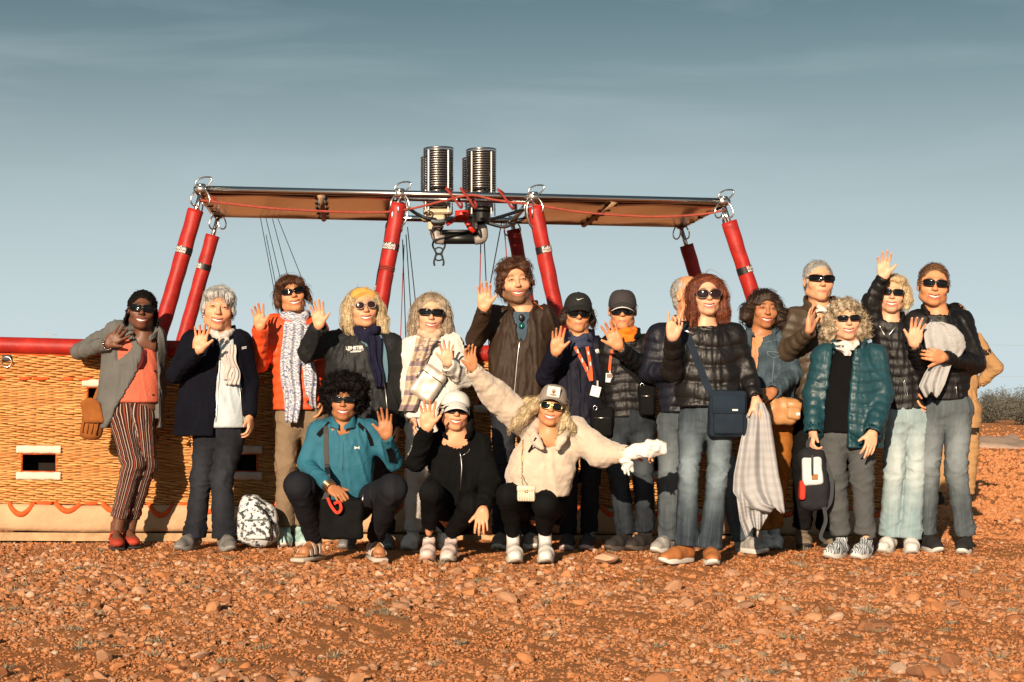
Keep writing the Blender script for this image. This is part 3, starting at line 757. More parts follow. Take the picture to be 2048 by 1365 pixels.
# D-ring on a black strap
x, z = bxz(14, 716); mb = MB(); mb.box(B(x, -.014, z), (.03, .006, .02), bev=.003); ds = mk("ring_strap", mb.geo(), m_black, basket, smooth=False)
mb = MB(); c0 = B(x, -.022, z - .028); mb.tube([c0 + npv((.034 * math.cos(a), 0, .034 * math.sin(a))) for a in np.linspace(0, 2 * math.pi, 22)], .0038, 6, cap=False); mk("metal_ring", mb.geo(), m_steel, ds)

# text turned into thin mesh
def text_geo(txt, size, bold=0.0, spacing=1.0):
    cu = bpy.data.curves.new("text", "FONT"); cu.body = txt; cu.size = size; cu.align_x = "CENTER"; cu.align_y = "CENTER"; cu.offset = bold; cu.space_character = spacing; cu.space_line = 0.8; cu.resolution_u = 3
    ob = bpy.data.objects.new("text", cu); COL.objects.link(ob); bpy.context.view_layer.update()
    me = ob.evaluated_get(bpy.context.evaluated_depsgraph_get()).to_mesh()
    V = np.array([v.co[:] for v in me.vertices]); Fc = [tuple(p.vertices) for p in me.polygons]
    bpy.data.objects.remove(ob); bpy.data.curves.remove(cu); return V, Fc
m_white = plain("white_print", (0.75, 0.74, 0.70), 0.6)
m_band = plain("black_band", (0.012, 0.01, 0.01), 0.5)

# ---------------------------------------------------------------- posts with red sleeves
FZ = 2.405; FD0, FD1 = 0.10, 1.64
POSTS = [(-2.12, -2.43, 1.18), (-0.765, -0.965, -0.9), (0.16, 0.385, 0.75), (1.50, 1.86, 0.95)]   # x top, x foot, turn of the print
lab = ["leftmost", "second", "third", "rightmost"]
for row in (0, 1):
    for i, (xt, xf, turn) in enumerate(POSTS):
        d = FD0 if row == 0 else FD1
        a = B(xt, d, FZ - 0.02); b = B(xf, d - .03 if row == 0 else d + .03, 1.26)
        ax = (b - a) / np.linalg.norm(b - a); s0 = a + ax * (0.13 if row == 0 else 0.15)
        if i in (1, 2): s0 = a + ax * 0.05
        Q = np.array(Vector(-ax).to_track_quat("Z", "Y").to_matrix()); e1 = np.cross(-ax, (0, 1, 0)); e1 /= np.linalg.norm(e1); e2 = np.cross(-ax, e1)
        L_ = np.linalg.norm(b - s0); m_ = 34; V = []; nn = 18; r0 = 0.054
        for k in range(m_):
            t = k / (m_ - 1)
            for j in range(nn):
                an = 2 * math.pi * j / nn
                r = r0 * (1 + .03 * math.sin(3 * an + 6 * t) + .025 * math.sin(2 * an - 17 * t + i) + .02 * math.sin(40 * t + an))
                if i == 1 and row == 0 and abs(t - .42) < .035: r *= 0.82 + .18 * (abs(t - .42) / .035)
                V.append(s0 + (b - s0) * t + r * (math.cos(an) * e1 + math.sin(an) * e2))
        mb = MB(); Fc = [(k * nn + j, (k + 1) * nn + j, (k + 1) * nn + (j + 1) % nn, k * nn + (j + 1) % nn) for k in range(m_ - 1) for j in range(nn)]
        Fc += [tuple(range(nn)), tuple((m_ - 1) * nn + j for j in range(nn))[::-1]]
        mb.add(V, Fc); sl = mk("post_sleeve", mb.geo(), m_red, basket)
        mb = MB(); mb.tube([a - ax * .0, s0 + ax * .1], .017, 8); mk("post_rod", mb.geo(), m_steel, sl)
        # black band and print
        tb = 0.28 if row == 0 else .3; 
        if i == 3: tb = .34
        if row == 1: tb = .25 if i == 0 else .45
        rb_ = r0 * 1.045; mb = MB(); V = []; Fc = []
        zs = np.linspace(-.024, .024, 3)
        for q in zs:
            for j in range(28):
                an = 2 * math.pi * j / 28; V.append(s0 + (b - s0) * tb + ax * q + rb_ * (math.cos(an) * e1 + math.sin(an) * e2))
        Fc = [(k * 28 + j, (k + 1) * 28 + j, (k + 1) * 28 + (j + 1) % 28, k * 28 + (j + 1) % 28) for k in range(2) for j in range(28)]
        mb.add(V, Fc); bd = mk("name_band", mb.geo(), m_band, sl)
        for txt, sz, dz in (("Kubi\u010dek", .032, .0085), ("BALLOONS", .021, -.0135)):
            TV, TF = text_geo(txt, sz, .0009)
            fr = math.atan2(np.dot(npv((0, -1, 0)), e2), np.dot(npv((0, -1, 0)), e1))
            tn = {0: -.55, 1: -.35, 2: .75, 3: 1.15}[i] if row == 0 else {0: -1.15, 1: -1.0, 2: .9, 3: 1.2}[i]
            sg = 1.0 if np.dot(np.cross(e1, e2), npv((0, 0, 1))) > 0 else -1.0
            W_ = []
            for (tx, ty, _) in TV:
                an = fr + sg * (tn + tx / rb_); W_.append(s0 + (b - s0) * tb - ax * (ty + dz) + (rb_ + .0016) * (math.cos(an) * e1 + math.sin(an) * e2))
            mb_ = MB(); mb_.add(W_, TF); mk("print", mb_.geo(), m_white, sl, smooth=False)
        if i == 1 and row == 0:
            mb = MB(); 
            for q in (-.012, .0, .012):
                mb.tube([s0 + (b - s0) * .42 + ax * q + .05 * (math.cos(an) * e1 + math.sin(an) * e2) for an in np.linspace(0, 6.4, 16)], .006, 5)
            mk("tied_cord", mb.geo(), plain("red_cord", (.30, .03, .02), .8), sl)

# ---------------------------------------------------------------- burner frame with heat shields and four burners
frame = empty("burner_frame", tuple(B(-0.3, 0.8, FZ))); tag(frame, "steel burner frame with four coiled burners carried on the red posts", "burner frame")
XL, XR = -2.15, 1.53
def fpipe(name, a, b, r=.024, parent=frame, mat=m_steel):
    mb = MB(); mb.tube([a, b], r, 12); return mk(name, mb.geo(), mat, parent)
fpipe("frame_tube", B(XL, FD0, FZ), B(XR, FD0, FZ)); fpipe("frame_tube", B(XL, FD1, FZ), B(XR, FD1, FZ))
fpipe("frame_tube", B(XL, FD0, FZ), B(XL, FD1, FZ)); fpipe("frame_tube", B(XR, FD0, FZ), B(XR, FD1, FZ))
fpipe("frame_tube", B(-.765, FD0, FZ), B(-.765, FD1, FZ), .02); fpipe("frame_tube", B(.16, FD0, FZ), B(.16, FD1, FZ), .02)
m_ply = plain("shield_metal", (0.80, 0.75, 0.72), 0.22, 1.0, var=0.08, vscale=3, bump=0.06, bscale=3)
for (xa, xb) in ((XL + .03, -1.335), (-1.285, -.80), (.20, .70), (.75, XR - .03)):
    nu = 14; G_ = np.array([[B(x, d, FZ - .012 - .018 * math.sin(math.pi * (d - FD0) / (FD1 - FD0)) - .006 * math.sin(x * 9 + d * 4)) for d in np.linspace(FD0 + .03, FD1 - .03, 8)] for x in np.linspace(xa, xb, nu)])
    sp_ = mk("heat_shield", sheet(G_, .012, (0, 0, 1)), m_ply, frame)
    for d in np.linspace(FD0 + .15, FD1 - .15, 5):
        for xe, sg in ((xa, -1), (xb, 1)):
            mb = MB(); mb.tube([B(xe - sg * .02, d, FZ - .03), B(xe + sg * .02, d + .01, FZ - .03)], .006, 5); mk("lacing", mb.geo(), m_black, sp_)
for xb in (-1.31, .725):
    fpipe("cross_bar", B(xb, FD0, FZ - .02), B(xb, FD1, FZ - .02), .022, mat=m_hide)
    fpipe("cross_bar", B(xb - .035, FD0, FZ - .02), B(xb - .035, FD1, FZ - .02), .006); fpipe("cross_bar", B(xb + .035, FD0, FZ - .02), B(xb + .035, FD1, FZ - .02), .006)
# cord slung under the front tube
mb = MB(); crd = [(XL + .02, -.16), (-1.6, -.22), (-1.0, -.235), (-.72, -.20), (-.45, -.11), (-.28, -.06), (-.1, -.10), (.2, -.14), (.5, -.19), (.95, -.215), (1.3, -.19), (XR - .02, -.14)]
mb.tube(spline([B(x, FD0 - .03, FZ + .045 + z * .78) for x, z in crd], 60), .0085, 6); mk("cord", mb.geo(), plain("rust_cord", (.36, .06, .035), .8, var=.3, vscale=40), frame)
# clamps, carabiners
def carabiner(c, h, w, tilt, parent, yaw=0.0, r=.006):
    P = []
    for a in np.linspace(0, 2 * math.pi, 21):
        p = npv((w * math.cos(a) * (1 - .25 * math.sin(a)), 0, h * math.sin(a))); P.append(p)
    P = np.array(P) @ rot("Y", tilt).T @ rot("Z", yaw).T + npv(c); mb = MB(); mb.tube(P, r, 6, cap=False); mk("carabiner", mb.geo(), m_steel, parent)
for i, (xt, xf, _) in enumerate(POSTS):
    for row, d in ((0, FD0), (1, FD1)):
        c0 = B(xt, d, FZ); mb = MB(); mb.box(c0, (.032, .034, .034), bev=.008); mb.box(c0 + npv((0, 0, .02)), (.012, .05, .012), bev=.004); mk("clamp", mb.geo(), m_steel, frame)
        for k, (dx, dz, ti, ya) in enumerate(((-.03, -.06, .25, .5), (.03, -.06, -.3, -.4), (.02, .045, 1.1, .2), (0, -.1, .1, 1.3))):
            if row == 1 and k > 1: continue
            carabiner(c0 + npv((dx, -.02, dz)), .06, .032, ti, frame, ya)
    if i in (1, 2): carabiner(B(xt, FD0 - .03, FZ - .13), .105, .05, .2 if i == 1 else -.3, frame, .3, .0075)
# gimbal frame
for a, b in (((-.75, 1.25), (.15, 1.25)), ((-.75, .45), (.15, .45)), ((-.75, .45), (-.75, 1.25)), ((.15, .45), (.15, 1.25))):
    z = FZ + (.13 if a[1] == b[1] == 1.25 else .06 if a[1] != b[1] else -.0)
    za = FZ + (.12 if a[1] > 1 else .01); zb_ = FZ + (.12 if b[1] > 1 else .01)
    fpipe("gimbal_tube", B(a[0], a[1], za), B(b[0], b[1], zb_), .018)
for x, d, z in ((-.75, 1.25, .12), (.15, 1.25, .12), (-.75, .45, .01), (.15, .45, .01)):
    fpipe("gimbal_tube", B(x, d, FZ + z), B(x - .02 if x < 0 else x + .02, d + .2, FZ - .02), .012)
BUR = [(-.475, .62), (-.165, .62), (-.475, 1.06), (-.165, 1.06)]
m_brass = plain("cream_block", (.62, .50, .33), .5, var=.15)
for k, (bx_, bd_) in enumerate(BUR):
    c0 = B(bx_, bd_, 0); zb0, zt0 = FZ + .085, FZ + .40
    bur = empty("burner", (0, 0, 0)); bur.parent = frame; bur.location = tuple(B(bx_, bd_, FZ) - B(-0.3, 0.8, FZ))
    for name, R_, z0, z1, turns, rr, mt in (("coil", .105, zb0 + .02, zt0, 17, .0068, m_coil), ("inner_coil", .083, FZ - .02, zb0 + .12, 10, .0075, m_dsteel), ("inner_coil", .08, zb0 + .12, zt0 - .02, 10, .0055, m_dsteel)):
        mb = MB(); q = np.linspace(0, 1, turns * 16); mb.tube([npv((c0[0] + R_ * math.cos(6.2832 * turns * t), c0[1] + R_ * math.sin(6.2832 * turns * t), z0 + (z1 - z0) * t - .012 * (bx_ + 3.3))) for t in q], rr, 5)
        mk(name, mb.geo(), mt, bur)
    for an in (-2.2, -.85, .5, 1.8):
        mb = MB(); p = c0 + npv((.113 * math.cos(an), .113 * math.sin(an), 0)); zz = -.012 * (bx_ + 3.3)
        mb.box(p + npv((0, 0, (FZ - .03 + zt0) / 2 + zz)), (.0045, .0045, (zt0 - FZ + .05) / 2)); mk("bracket", mb.geo(), m_dsteel, bur, smooth=False)
    mb = MB(); zz = -.012 * (bx_ + 3.3); mb.lathe([(.05, FZ - .04), (.088, FZ - .03), (.09, FZ + .0), (.06, FZ + .02), (.045, FZ + .1)], (c0[0], c0[1], zz), 20)
    mk("burner_pan", mb.geo(), m_dsteel, bur)
    mb = MB(); 
    if k in (0, 2):
        mb.box(c0 + npv((0, 0, FZ - .03 + zz)), (.10, .08, .018), bev=.012); mb.box(c0 + npv((.0, -.01, FZ - .085 + zz)), (.05, .055, .035), bev=.01)
    else: mb.lathe([(.06, FZ - .13), (.062, FZ - .06), (.09, FZ - .045), (.09, FZ - .02)], (c0[0], c0[1], zz), 18)
    mk("burner_block", mb.geo(), m_brass if k in (0, 2) else plain("black_metal", (.03, .03, .03), .35, .6), bur, smooth=False)
    mb = MB(); mb.lathe([(.03, FZ - .19), (.042, FZ - .17), (.03, FZ - .15), (.03, FZ - .12)], (c0[0], c0[1], zz), 14); mk("valve", mb.geo(), m_steel, bur)
cc = B(-.32, .62, 0); zz = -.036
mb = MB(); mb.tube([cc + npv((-.17, 0, FZ - .215 + zz)), cc + npv((.17, 0, FZ - .215 + zz))], .04, 14); mb.box(cc + npv((0, .05, FZ - .165 + zz)), (.13, .09, .012), bev=.006); mk("manifold", mb.geo(), plain("grey_pipe", (.010, .010, .010), .4, .0), frame)
for sx in (-1, 1):
    mb = MB(); e = cc + npv((sx * .16, 0, FZ - .215 + zz)); mb.tube(spline([e + npv((0, 0, .09)), e + npv((sx * .008, -.01, .05)), e + npv((sx * .004, -.02, 0)), e + npv((-sx * .05, -.02, -.012))], 10), .036, 12); mk("pipe_elbow", mb.geo(), plain("white_pipe", (.30, .26, .23), .45, var=.3), frame)
mb = MB(); e = cc + npv((.02, -.1, FZ - .05 + zz)); mb.lathe([(.02, .03), (.05, .025), (.052, -.02), (.03, -.04)], e, 16); mb.tube([e + npv((-.02, 0, -.02)), e + npv((-.11, -.02, -.075))], .014, 8); mb.tube([e + npv((.02, 0, -.03)), e + npv((.06, 0, -.10)), e + npv((.09, 0, -.125))], .02, 8)
mk("valve_handle", mb.geo(), plain("red_plastic", (.62, .03, .015), .4), frame)
for pts in ([(-.62, .5, -.1), (-.5, .45, -.15), (-.38, .5, -.12)], [(-.1, .5, -.12), (.02, .4, -.09), (.14, .35, -.05)], [(-.14, .6, -.13), (0, .7, -.15), (.1, .9, -.1)], [(-.75, .3, -.04), (-.62, .35, -.12), (-.5, .5, -.13)]):
    mb = MB(); mb.tube(spline([B(x, d, FZ + z) for x, d, z in pts], 12), .013, 7); mk("fuel_hose", mb.geo(), plain("hose", (.12, .15, .17), .5), frame)
# cords wound round the front tube
for x in (-.40, -.30, -.04):
    mb = MB(); mb.tube(spline([B(x - .05, FD0 - .03, FZ + .04), B(x, FD0 - .035, FZ - .02), B(x + .05, FD0 - .03, FZ - .09), B(x + .06, FD0 + .03, FZ - .05), B(x + .0, FD0 + .035, FZ + .02), B(x - .05, FD0 - .02, FZ + .045)], 24), .009, 6); mk("tied_cord", mb.geo(), plain("red_cord", (.30, .03, .02), .8), frame)
# flying gear hanging below
e = B(-.47, .62, FZ - .30); mb = MB(); mb.box(e + npv((0, 0, .05)), (.03, .02, .04), bev=.005)
for sx in (-1, 1):
    mb.tube(spline([e + npv((sx * .02, 0, .06)), e + npv((sx * .045, 0, .0)), e + npv((sx * .02, 0, -.06)), e + npv((sx * .035, 0, -.12)), e + npv((sx * .03, 0, -.15))], 14), .008, 6)
for dz in (-.04, -.09): mb.tube([e + npv((.028 * math.cos(a), 0, dz + .022 * math.sin(a))) for a in np.linspace(0, 6.2832, 14)], .006, 5, cap=False)
mk("strap_clip", mb.geo(), m_black, frame)
# control lines from the frame into the basket: each its own line
def line(pa, pb, ya, yb, col, r=.0035):
    mb = MB(); mb.tube([at(*pa, ya), at(*pb, yb)], r, 5); mk("control_line", mb.geo(), col, frame)
m_ln = plain("dark_line", (.02, .02, .022), .7); m_rl = plain("red_line", (.35, .04, .03), .7)
for pa, pb in (((521, 437), (578, 735)), ((532, 437), (603, 735)), ((545, 438), (624, 735)), ((556, 438), (675, 735)), ((532, 470), (584, 735))): line(pa, pb, 13.25, 12.4, m_ln, .0028)
for pa, pb, m_ in (((775, 445), (765, 700), m_ln), ((812, 470), (826, 690), m_ln), ((805, 480), (812, 690), m_ln), ((815, 455), (840, 690), m_ln), ((808, 490), (800, 700), m_rl)): line(pa, pb, 13.0, 12.2, m_, .004)
for pa, pb, m_ in (((962, 470), (957, 700), m_rl), ((968, 465), (979, 720), m_ln), ((1003, 447), (958, 690), m_ln), ((1008, 447), (1030, 720), m_rl)): line(pa, pb, 12.5, 12.2, m_, .0045)
# ---------------------------------------------------------------- people
HR, CR, FR = 0.0055, 0.0105, 0.0049           # grid steps: heads, clothes, hands
_FACE = {}
def face_field(jaw, mouth, brow):
    key = (jaw, mouth, brow)
    if key in _FACE: return _FACE[key]
    f = Field((-.10, -.135, -.30), (.10, .135, .13), HR)
    f.ell((0, .018, .030), (.076, .095, .085), 0)
    f.ell((0, -.026, -.030), (.064 * jaw, .066, .083), .03)
    for sx in (-1, 1):
        f.cap((sx * .050 * jaw, -.005, -.066), (sx * .014, -.068, -.098), .022, .018, .025)
        f.ell((sx * .041 * jaw, -.064, -.026), (.024, .020, .022), .024)
    f.ell((0, -.079, -.098), (.021, .016, .015), .02)
    f.cap((-.034, -.084, .024), (.034, -.084, .024), .010 * brow, .010 * brow, .016)
    for sx in (-1, 1): f.ell((sx * .031, -.107, .005), (.019, .016, .013), .014, "s")
    f.cap((0, -.092, .012), (0, -.110, -.024), .0078, .0105, .012)
    f.ell((0, -.112, -.028), (.0125, .012, .0105), .006)
    for sx in (-1, 1):
        f.ell((sx * .0125, -.102, -.031), (.0085, .010, .0075), .006)
        f.ell((sx * .031, -.081, .005), (.016, .014, .0105), .006)
    f.ell((0, -.080, -.066), (.032, .021, .024), .02)
    mw = .034
    if mouth:
        zu = lambda x: -.0640 + 6 * x * x
        zl = lambda x: -.0742 - .0026 * mouth + (13.0 + 1.8 * mouth) * x * x
        xs = (-mw, -.020, -.010, 0, .010, .020, mw)
        f.chain([(x, -.1005 + 14 * x * x, zu(x) + .0035) for x in xs], [.003, .0044, .0048, .0046, .0048, .0044, .003], .005)
        f.chain([(x, -.0985 + 13 * x * x, zl(x) - .0045) for x in xs], [.003, .0048, .0056, .0058, .0056, .0048, .003], .006)
        f.fn((-.04, -.125, -.095), (.04, -.070, -.045), lambda x, y, z: np.maximum(np.maximum(z - zu(x), zl(x) - z), np.maximum(np.abs(x) - .0315, y + .080)), .002, "s")
    else:
        xs = (-.026, -.013, 0, .013, .026)
        f.chain([(x, -.0985 + 13 * x * x, -.0650 + 3 * x * x) for x in xs], [.002, .0036, .0038, .0036, .002], .005); f.chain([(x, -.097 + 13 * x * x, -.0730 + 6 * x * x) for x in xs], [.002, .0042, .0046, .0042, .002], .005)
        f.chain([(x, -.1025 + 13 * x * x, -.0687 + 4.5 * x * x) for x in (-.03, -.015, 0, .015, .03)], [.0022] * 5, .003, "s")
    for sx in (-1, 1): f.cap((sx * .019, -.104, -.034), (sx * .040, -.088, -.066), .0035, .003, .008, "s")
    for sx in (-1, 1):
        f.ell((sx * .080, .012, -.006), (.0095, .019, .031), .008); f.ell((sx * .089, .004, -.004), (.008, .010, .017), .004, "s")
    _FACE[key] = f.D.copy(); return _FACE[key]
def rmat(yaw=0, tilt=0, nod=0):
    """head turn in degrees: yaw > 0 turns the face to the image right, tilt > 0 leans the crown to the image right, nod > 0 looks down"""
    return rot("Y", math.radians(tilt)) @ rot("Z", math.radians(yaw)) @ rot("X", math.radians(nod))

def skin_mat(name, col, lip, hair, blush=(0.62, 0.22, 0.15)):
    m, n = newmat(name); b = n.b; a = n.attr("mask"); sp = n.n("ShaderNodeSeparateXYZ"); n.l(a.outputs["Vector"], sp.inputs[0])
    t = n.tex(60, 4, .6); c = n.mix(n.rng(t.outputs[0], .35, .7, 0, .25), col, tuple(x * .82 for x in col))
    c = n.mix(sp.outputs[2], c, blush); c = n.mix(sp.outputs[0], c, lip); c = n.mix(sp.outputs[1], c, hair); n.color(c)
    b.inputs["Roughness"].default_value = .48; b.inputs["Specular IOR Level"].default_value = .4
    b.inputs["Subsurface Weight"].default_value = .0; b.inputs["Subsurface Radius"].default_value = (.02, .008, .004); b.inputs["Subsurface Scale"].default_value = .3
    n.bump(n.tex(220, 3, .6).outputs[0], .12, .002); return m
SK = {
 "fair": ((.84, .45, .28), (.54, .12, .10), (.80, .28, .17)), "rosy": ((.82, .39, .215), (.52, .11, .08), (.78, .25, .13)),
 "tan": ((.72, .32, .155), (.48, .11, .07), (.66, .21, .10)), "olive": ((.62, .36, .21), (.54, .15, .13), (.56, .23, .14)),
 "brown": ((.46, .195, .085), (.40, .09, .07), (.42, .14, .07)), "deep": ((.155, .062, .034), (.22, .05, .045), (.15, .055, .034)), "mid": ((.48, .20, .088), (.46, .07, .06), (.42, .14, .07))}
m_teeth = plain("teeth", (.80, .76, .68), .25); m_eye, _n = newmat("eye")
_a = _n.attr("iris"); _n.color(_n.mix(_a.outputs["Fac"], (.72, .66, .6), (.02, .013, .01))); _n.b.inputs["Roughness"].default_value = .15
def hair_mat(name, c1, c2, rough=.42):
    if name in _M: return _M[name]
    m, n = newmat(name); a = n.attr("tone"); t = n.tex(50, 3, .6); mp = n.n("ShaderNodeMapping"); mp.inputs["Scale"].default_value = (230, 230, 22); n.l(n.tc.outputs["Object"], mp.inputs[0]); t2 = n.tex(1.0, 3, .65, vec=mp.outputs[0])
    c = n.mix(n.rng(t2.outputs[0], .35, .65), n.mix(a.outputs["Fac"], c1, c2), tuple(x * .45 for x in c1)); n.color(n.mix(n.rng(t2.outputs[0], .5, .72, 0, .8), c, c2)); n.bump(t2.outputs[0], .7, .006)
    n.l(a.outputs["Fac"], t.inputs["Detail"]) if False else None; n.b.inputs["Roughness"].default_value = rough; n.b.inputs["Specular IOR Level"].default_value = .28 if rough < .6 else .08
    _M[name] = m; return m
m_lens = plain("dark_lens", (.004, .004, .005), .09, spec=.28); m_lens_b = plain("brown_lens", (.035, .014, .010), .1, spec=.3)
m_frame = plain("black_frame", (.008, .008, .008), .35, spec=.3)

class Person:
    def __init__(s, label, px, Y, skin, hairc=(.05, .03, .02), seed=0):
        s.Y = Y; p = at(px, HOR, Y); s.base = npv((p.x, Y, 0)); s.root = empty("person", tuple(s.base)); tag(s.root, label, "person")
        s.skin = skin_mat("skin", SK[skin][0], SK[skin][1], hairc, SK[skin][2]); s.geos = []; s.masks = []; s.core = []; s.rs = np.random.RandomState(seed); s.seed = seed; s.bvh = []; s.lf = None
    def p(s, px, py, dy=0.0): return npv(at(px, py, s.Y + dy))
    # ---- head
    def head(s, px, py, hpx, yaw=0, tilt=0, nod=0, dy=0.0, jaw=1.0, mouth=1.0, brow=1.0, neck=None, nr=.058, eyes=False, wide=1.03, stubble=0.0, brows=True, ndy=None):
        """px, py: middle of the skull (crown to chin); hpx: its height in pixels"""
        mouth = mouth * 1.35; s.hc = s.p(px, py + 1.5, dy); s.hs = 1.05 * hpx / pxm(s.Y + dy) / .23; s.R = rmat(yaw, tilt, nod); s.wide = wide
        f = Field((-.10, -.135, -.30), (.10, .135, .13), HR); f.D = face_field(jaw, mouth, brow).copy()
        nb = s.to_local(s.p(*neck, dy if ndy is None else ndy)); s.nb = s.p(*neck, dy if ndy is None else ndy)
        f.cap((0, .022, -.055), nb + npv((0, .012, .0)), nr, nr * 1.08, .022); f.cap(nb + npv((-.045, .012, -.055)), nb + npv((.045, .012, -.055)), .05, .05, .04)
        V, Fc = f.mesh(); x, y, z = V.T
        if mouth: zu = -.0640 + 6 * x * x; zl = -.0742 - .0026 * mouth + (13.0 + 1.8 * mouth) * x * x; lip = np.maximum(np.exp(-((z - zu - .0034) / .0044) ** 4), np.exp(-((z - zl + .0045) / .0056) ** 4)) * (np.abs(x) < .0335) * (y < -.078)
        else: lip = .8 * np.exp(-((z + .0687 - 4 * x * x) / .0080) ** 4) * (np.abs(x) < .027) * (y < -.084)
        brw = np.zeros_like(x); ab = np.abs(x)
        if brows: brw = .9 * (np.exp(-((ab - .031) / .020) ** 4) * np.exp(-((z - .0285 + 12 * (ab - .028) ** 2) / .0062) ** 4) * (y < -.05))
        if eyes: brw = np.maximum(brw, .85 * np.exp(-((ab - .031) / .0155) ** 4) * np.exp(-((z - .0065 + 14 * (ab - .03) ** 2) / .0034) ** 4) * (y < -.05))
        if stubble: brw = np.maximum(brw, stubble * np.clip((-.035 - z) / .02, 0, 1) * (y < .005) * (z > -.135) * (1 - lip) * np.clip((.085 - np.abs(x)) / .02, 0, 1))
        blush = .35 * np.exp(-(((np.abs(x) - .04) / .02) ** 2 + ((z + .025) / .022) ** 2)) * (y < -.05) + .3 * np.exp(-((x / .012) ** 2 + ((z + .026) / .014) ** 2)) * (y < -.1)
        s.add_skin((s.to_world(V), Fc), np.stack([lip, brw, blush], -1))
        if mouth:
            nu, nv = 13, 4; U, W = np.meshgrid(np.linspace(-1, 1, nu), np.linspace(-1, 1, nv), indexing="ij"); X = U * .0305; hh = 1.0
            ZU = -.0630 + 6 * X ** 2; ZL = np.minimum(-.0722 - .0022 * mouth + (13.0 + 1.8 * mouth) * X ** 2, ZU - .001); G_ = np.stack([X, -.0930 + 12 * X ** 2, (ZU + ZL) / 2 + W * (ZU - ZL) / 2], -1)
            v, fc = sheet(G_, .004, (0, 1, 0)); mk("teeth", (s.to_world(v), fc), m_teeth, s.root)
        if eyes:
            for sx in (-1, 1):
                mb = MB(); mb.tube(spline([(sx * .0165, -.0945, .003), (sx * .024, -.0985, .0075), (sx * .032, -.0985, .0085), (sx * .040, -.0955, .0065), (sx * .046, -.089, .0025)], 11), [.0007, .0016, .0019, .0016, .0007, ][0] if False else np.interp(np.linspace(0, 1, 11), [0, .5, 1], [.0008, .0021, .0009]), 5); v, fc = mb.geo(); mk("eyelashes", (s.to_world(v), fc), plain("lash_brown", (.03, .016, .010), .7), s.root)
                mb = MB(); mb.lathe([(.0005 + .0062 * math.sin(a), -.0062 * math.cos(a)) for a in np.linspace(0, math.pi, 9)], (0, 0, 0), 12, rot("X", math.pi / 2))
                v, fc = mb.geo(); v = v * npv((1.5, .7, eyes)) + npv((sx * .031, -.0925, .0045)); iris = ((np.abs(v[:, 0] - sx * .031) < .0048) & (v[:, 1] < -.09)).astype(float)
                mk("eye", (s.to_world(v), fc), m_eye, s.root, attrs={"iris": iris})
    def to_world(s, V): return (np.asarray(V) * npv((s.wide, 1, 1))) * s.hs @ s.R.T + s.hc
    def to_local(s, p): return ((npv(p) - s.hc) @ s.R) / s.hs / npv((s.wide, 1, 1))
    def add_skin(s, geo, mask=None):
        s.geos.append(geo); s.masks.append(mask if mask is not None else np.zeros((len(geo[0]), 3)))
    # ---- hair from a list of field calls in head space
    def hair(s, build, mat, lo=(-.2, -.16, -.3), hi=(.2, .2, .17), face=(0, -.100, -.018, .064, .078, .099), strands=520, bangs=False, slen=.10, amp=.0012, freq=120., curl=0.0, name="hair", h=.0067, cutz=None, lift=.004, sr=.0010, down=(0, .1, -1), seed=0, wild=.25):
        f = Field(lo, hi, h); build(f)
        if face is not None: f.ell(face[:3], face[3:], .006, "s")
        if cutz is not None: f.cut_below(cutz)
        V, Fc = f.mesh(); N = vnormals(V, Fc); rs = np.random.RandomState(s.seed * 7 + seed + 1)
        ang = np.arctan2(V[:, 0], V[:, 1] - .02)
        if curl: d = amp * sn(V, freq, s.seed) + .6 * amp * sn(V, freq * 2.1, s.seed + 1)
        else: d = amp * sn(np.stack([V[:, 0] * 1.0 + .15 * np.sin(V[:, 2] * 30), V[:, 1], V[:, 2] * .16], -1), freq, s.seed) + .5 * amp * sn(V * npv((1, 1, .12)), freq * 2.3, s.seed + 1)
        tone = np.clip(.5 + .5 * d / amp + .2 * sn(V * npv((1, 1, .2)), 60, s.seed + 3), 0, 1); V2 = V + N * d[:, None]
        geos = [(V2, Fc)]; tones = [tone]
        if strands:
            from mathutils.kdtree import KDTree
            kd = KDTree(len(V2))
            for i, v in enumerate(V2): kd.insert(v, i)
            kd.balance(); SV = []; SF = []; ST = []
            dn = npv(down); dn /= np.linalg.norm(dn)
            for k in range(strands):
                i = rs.randint(len(V2)); p = V2[i].copy(); nrm = N[i]; m = 5; L_ = slen * rs.uniform(.4, 1.1); lf = lift * rs.uniform(.2, 1.6); t0 = rs.rand(); P = []
                r3 = rs.normal(size=3) * wild; ph = rs.uniform(0, 6.28)
                for q in range(m):
                    _, j, _ = kd.find(p); nrm = N[j]
                    if curl:
                        d_ = nrm * .9 + r3; w = np.cross(nrm, rs.normal(size=3)); off_ = w / (np.linalg.norm(w) + 1e-9) * curl
                        P.append(p + off_ * (q > 0)); p = p + d_ * L_ / m
                    else:
                        d_ = dn + r3 * .5; d_ = d_ - nrm * (d_ @ nrm) ; ln = np.linalg.norm(d_)
                        if ln < .3: d_ = d_ + rs.normal(size=3) * .3; ln = np.linalg.norm(d_)
                        P.append(p + nrm * (lf * (.3 + q / m) + .002)); p = p + d_ / ln * L_ / m
                        _, j, dist = kd.find(p); q_ = V2[j]; out = (p - q_) @ N[j]
                        if out < 0: p = p - N[j] * out
                        elif out > .02 and wild < .6: p = p - N[j] * (out - .02)
                P = np.array(P)
                if face is not None and not curl and not bangs:
                    qq = (P - npv(face[:3])) / npv(face[3:]); ins = ((qq[:, 0] / .97) ** 2 + (qq[:, 2] / .97) ** 2 < 1) & (P[:, 1] < -.03)
                    if ins.any(): continue
                mb = MB(); mb.tube(P, np.linspace(sr * 1.3, sr * .35, m), 3, cap=False); v, fc = mb.geo(); SF.append(np.array(fc) + sum(len(a) for a in SV)) if False else SF.append((len(v), fc)); SV.append(v); ST.append(np.full(len(v), np.clip(t0, 0, 1)))
            off_ = 0; FF = []
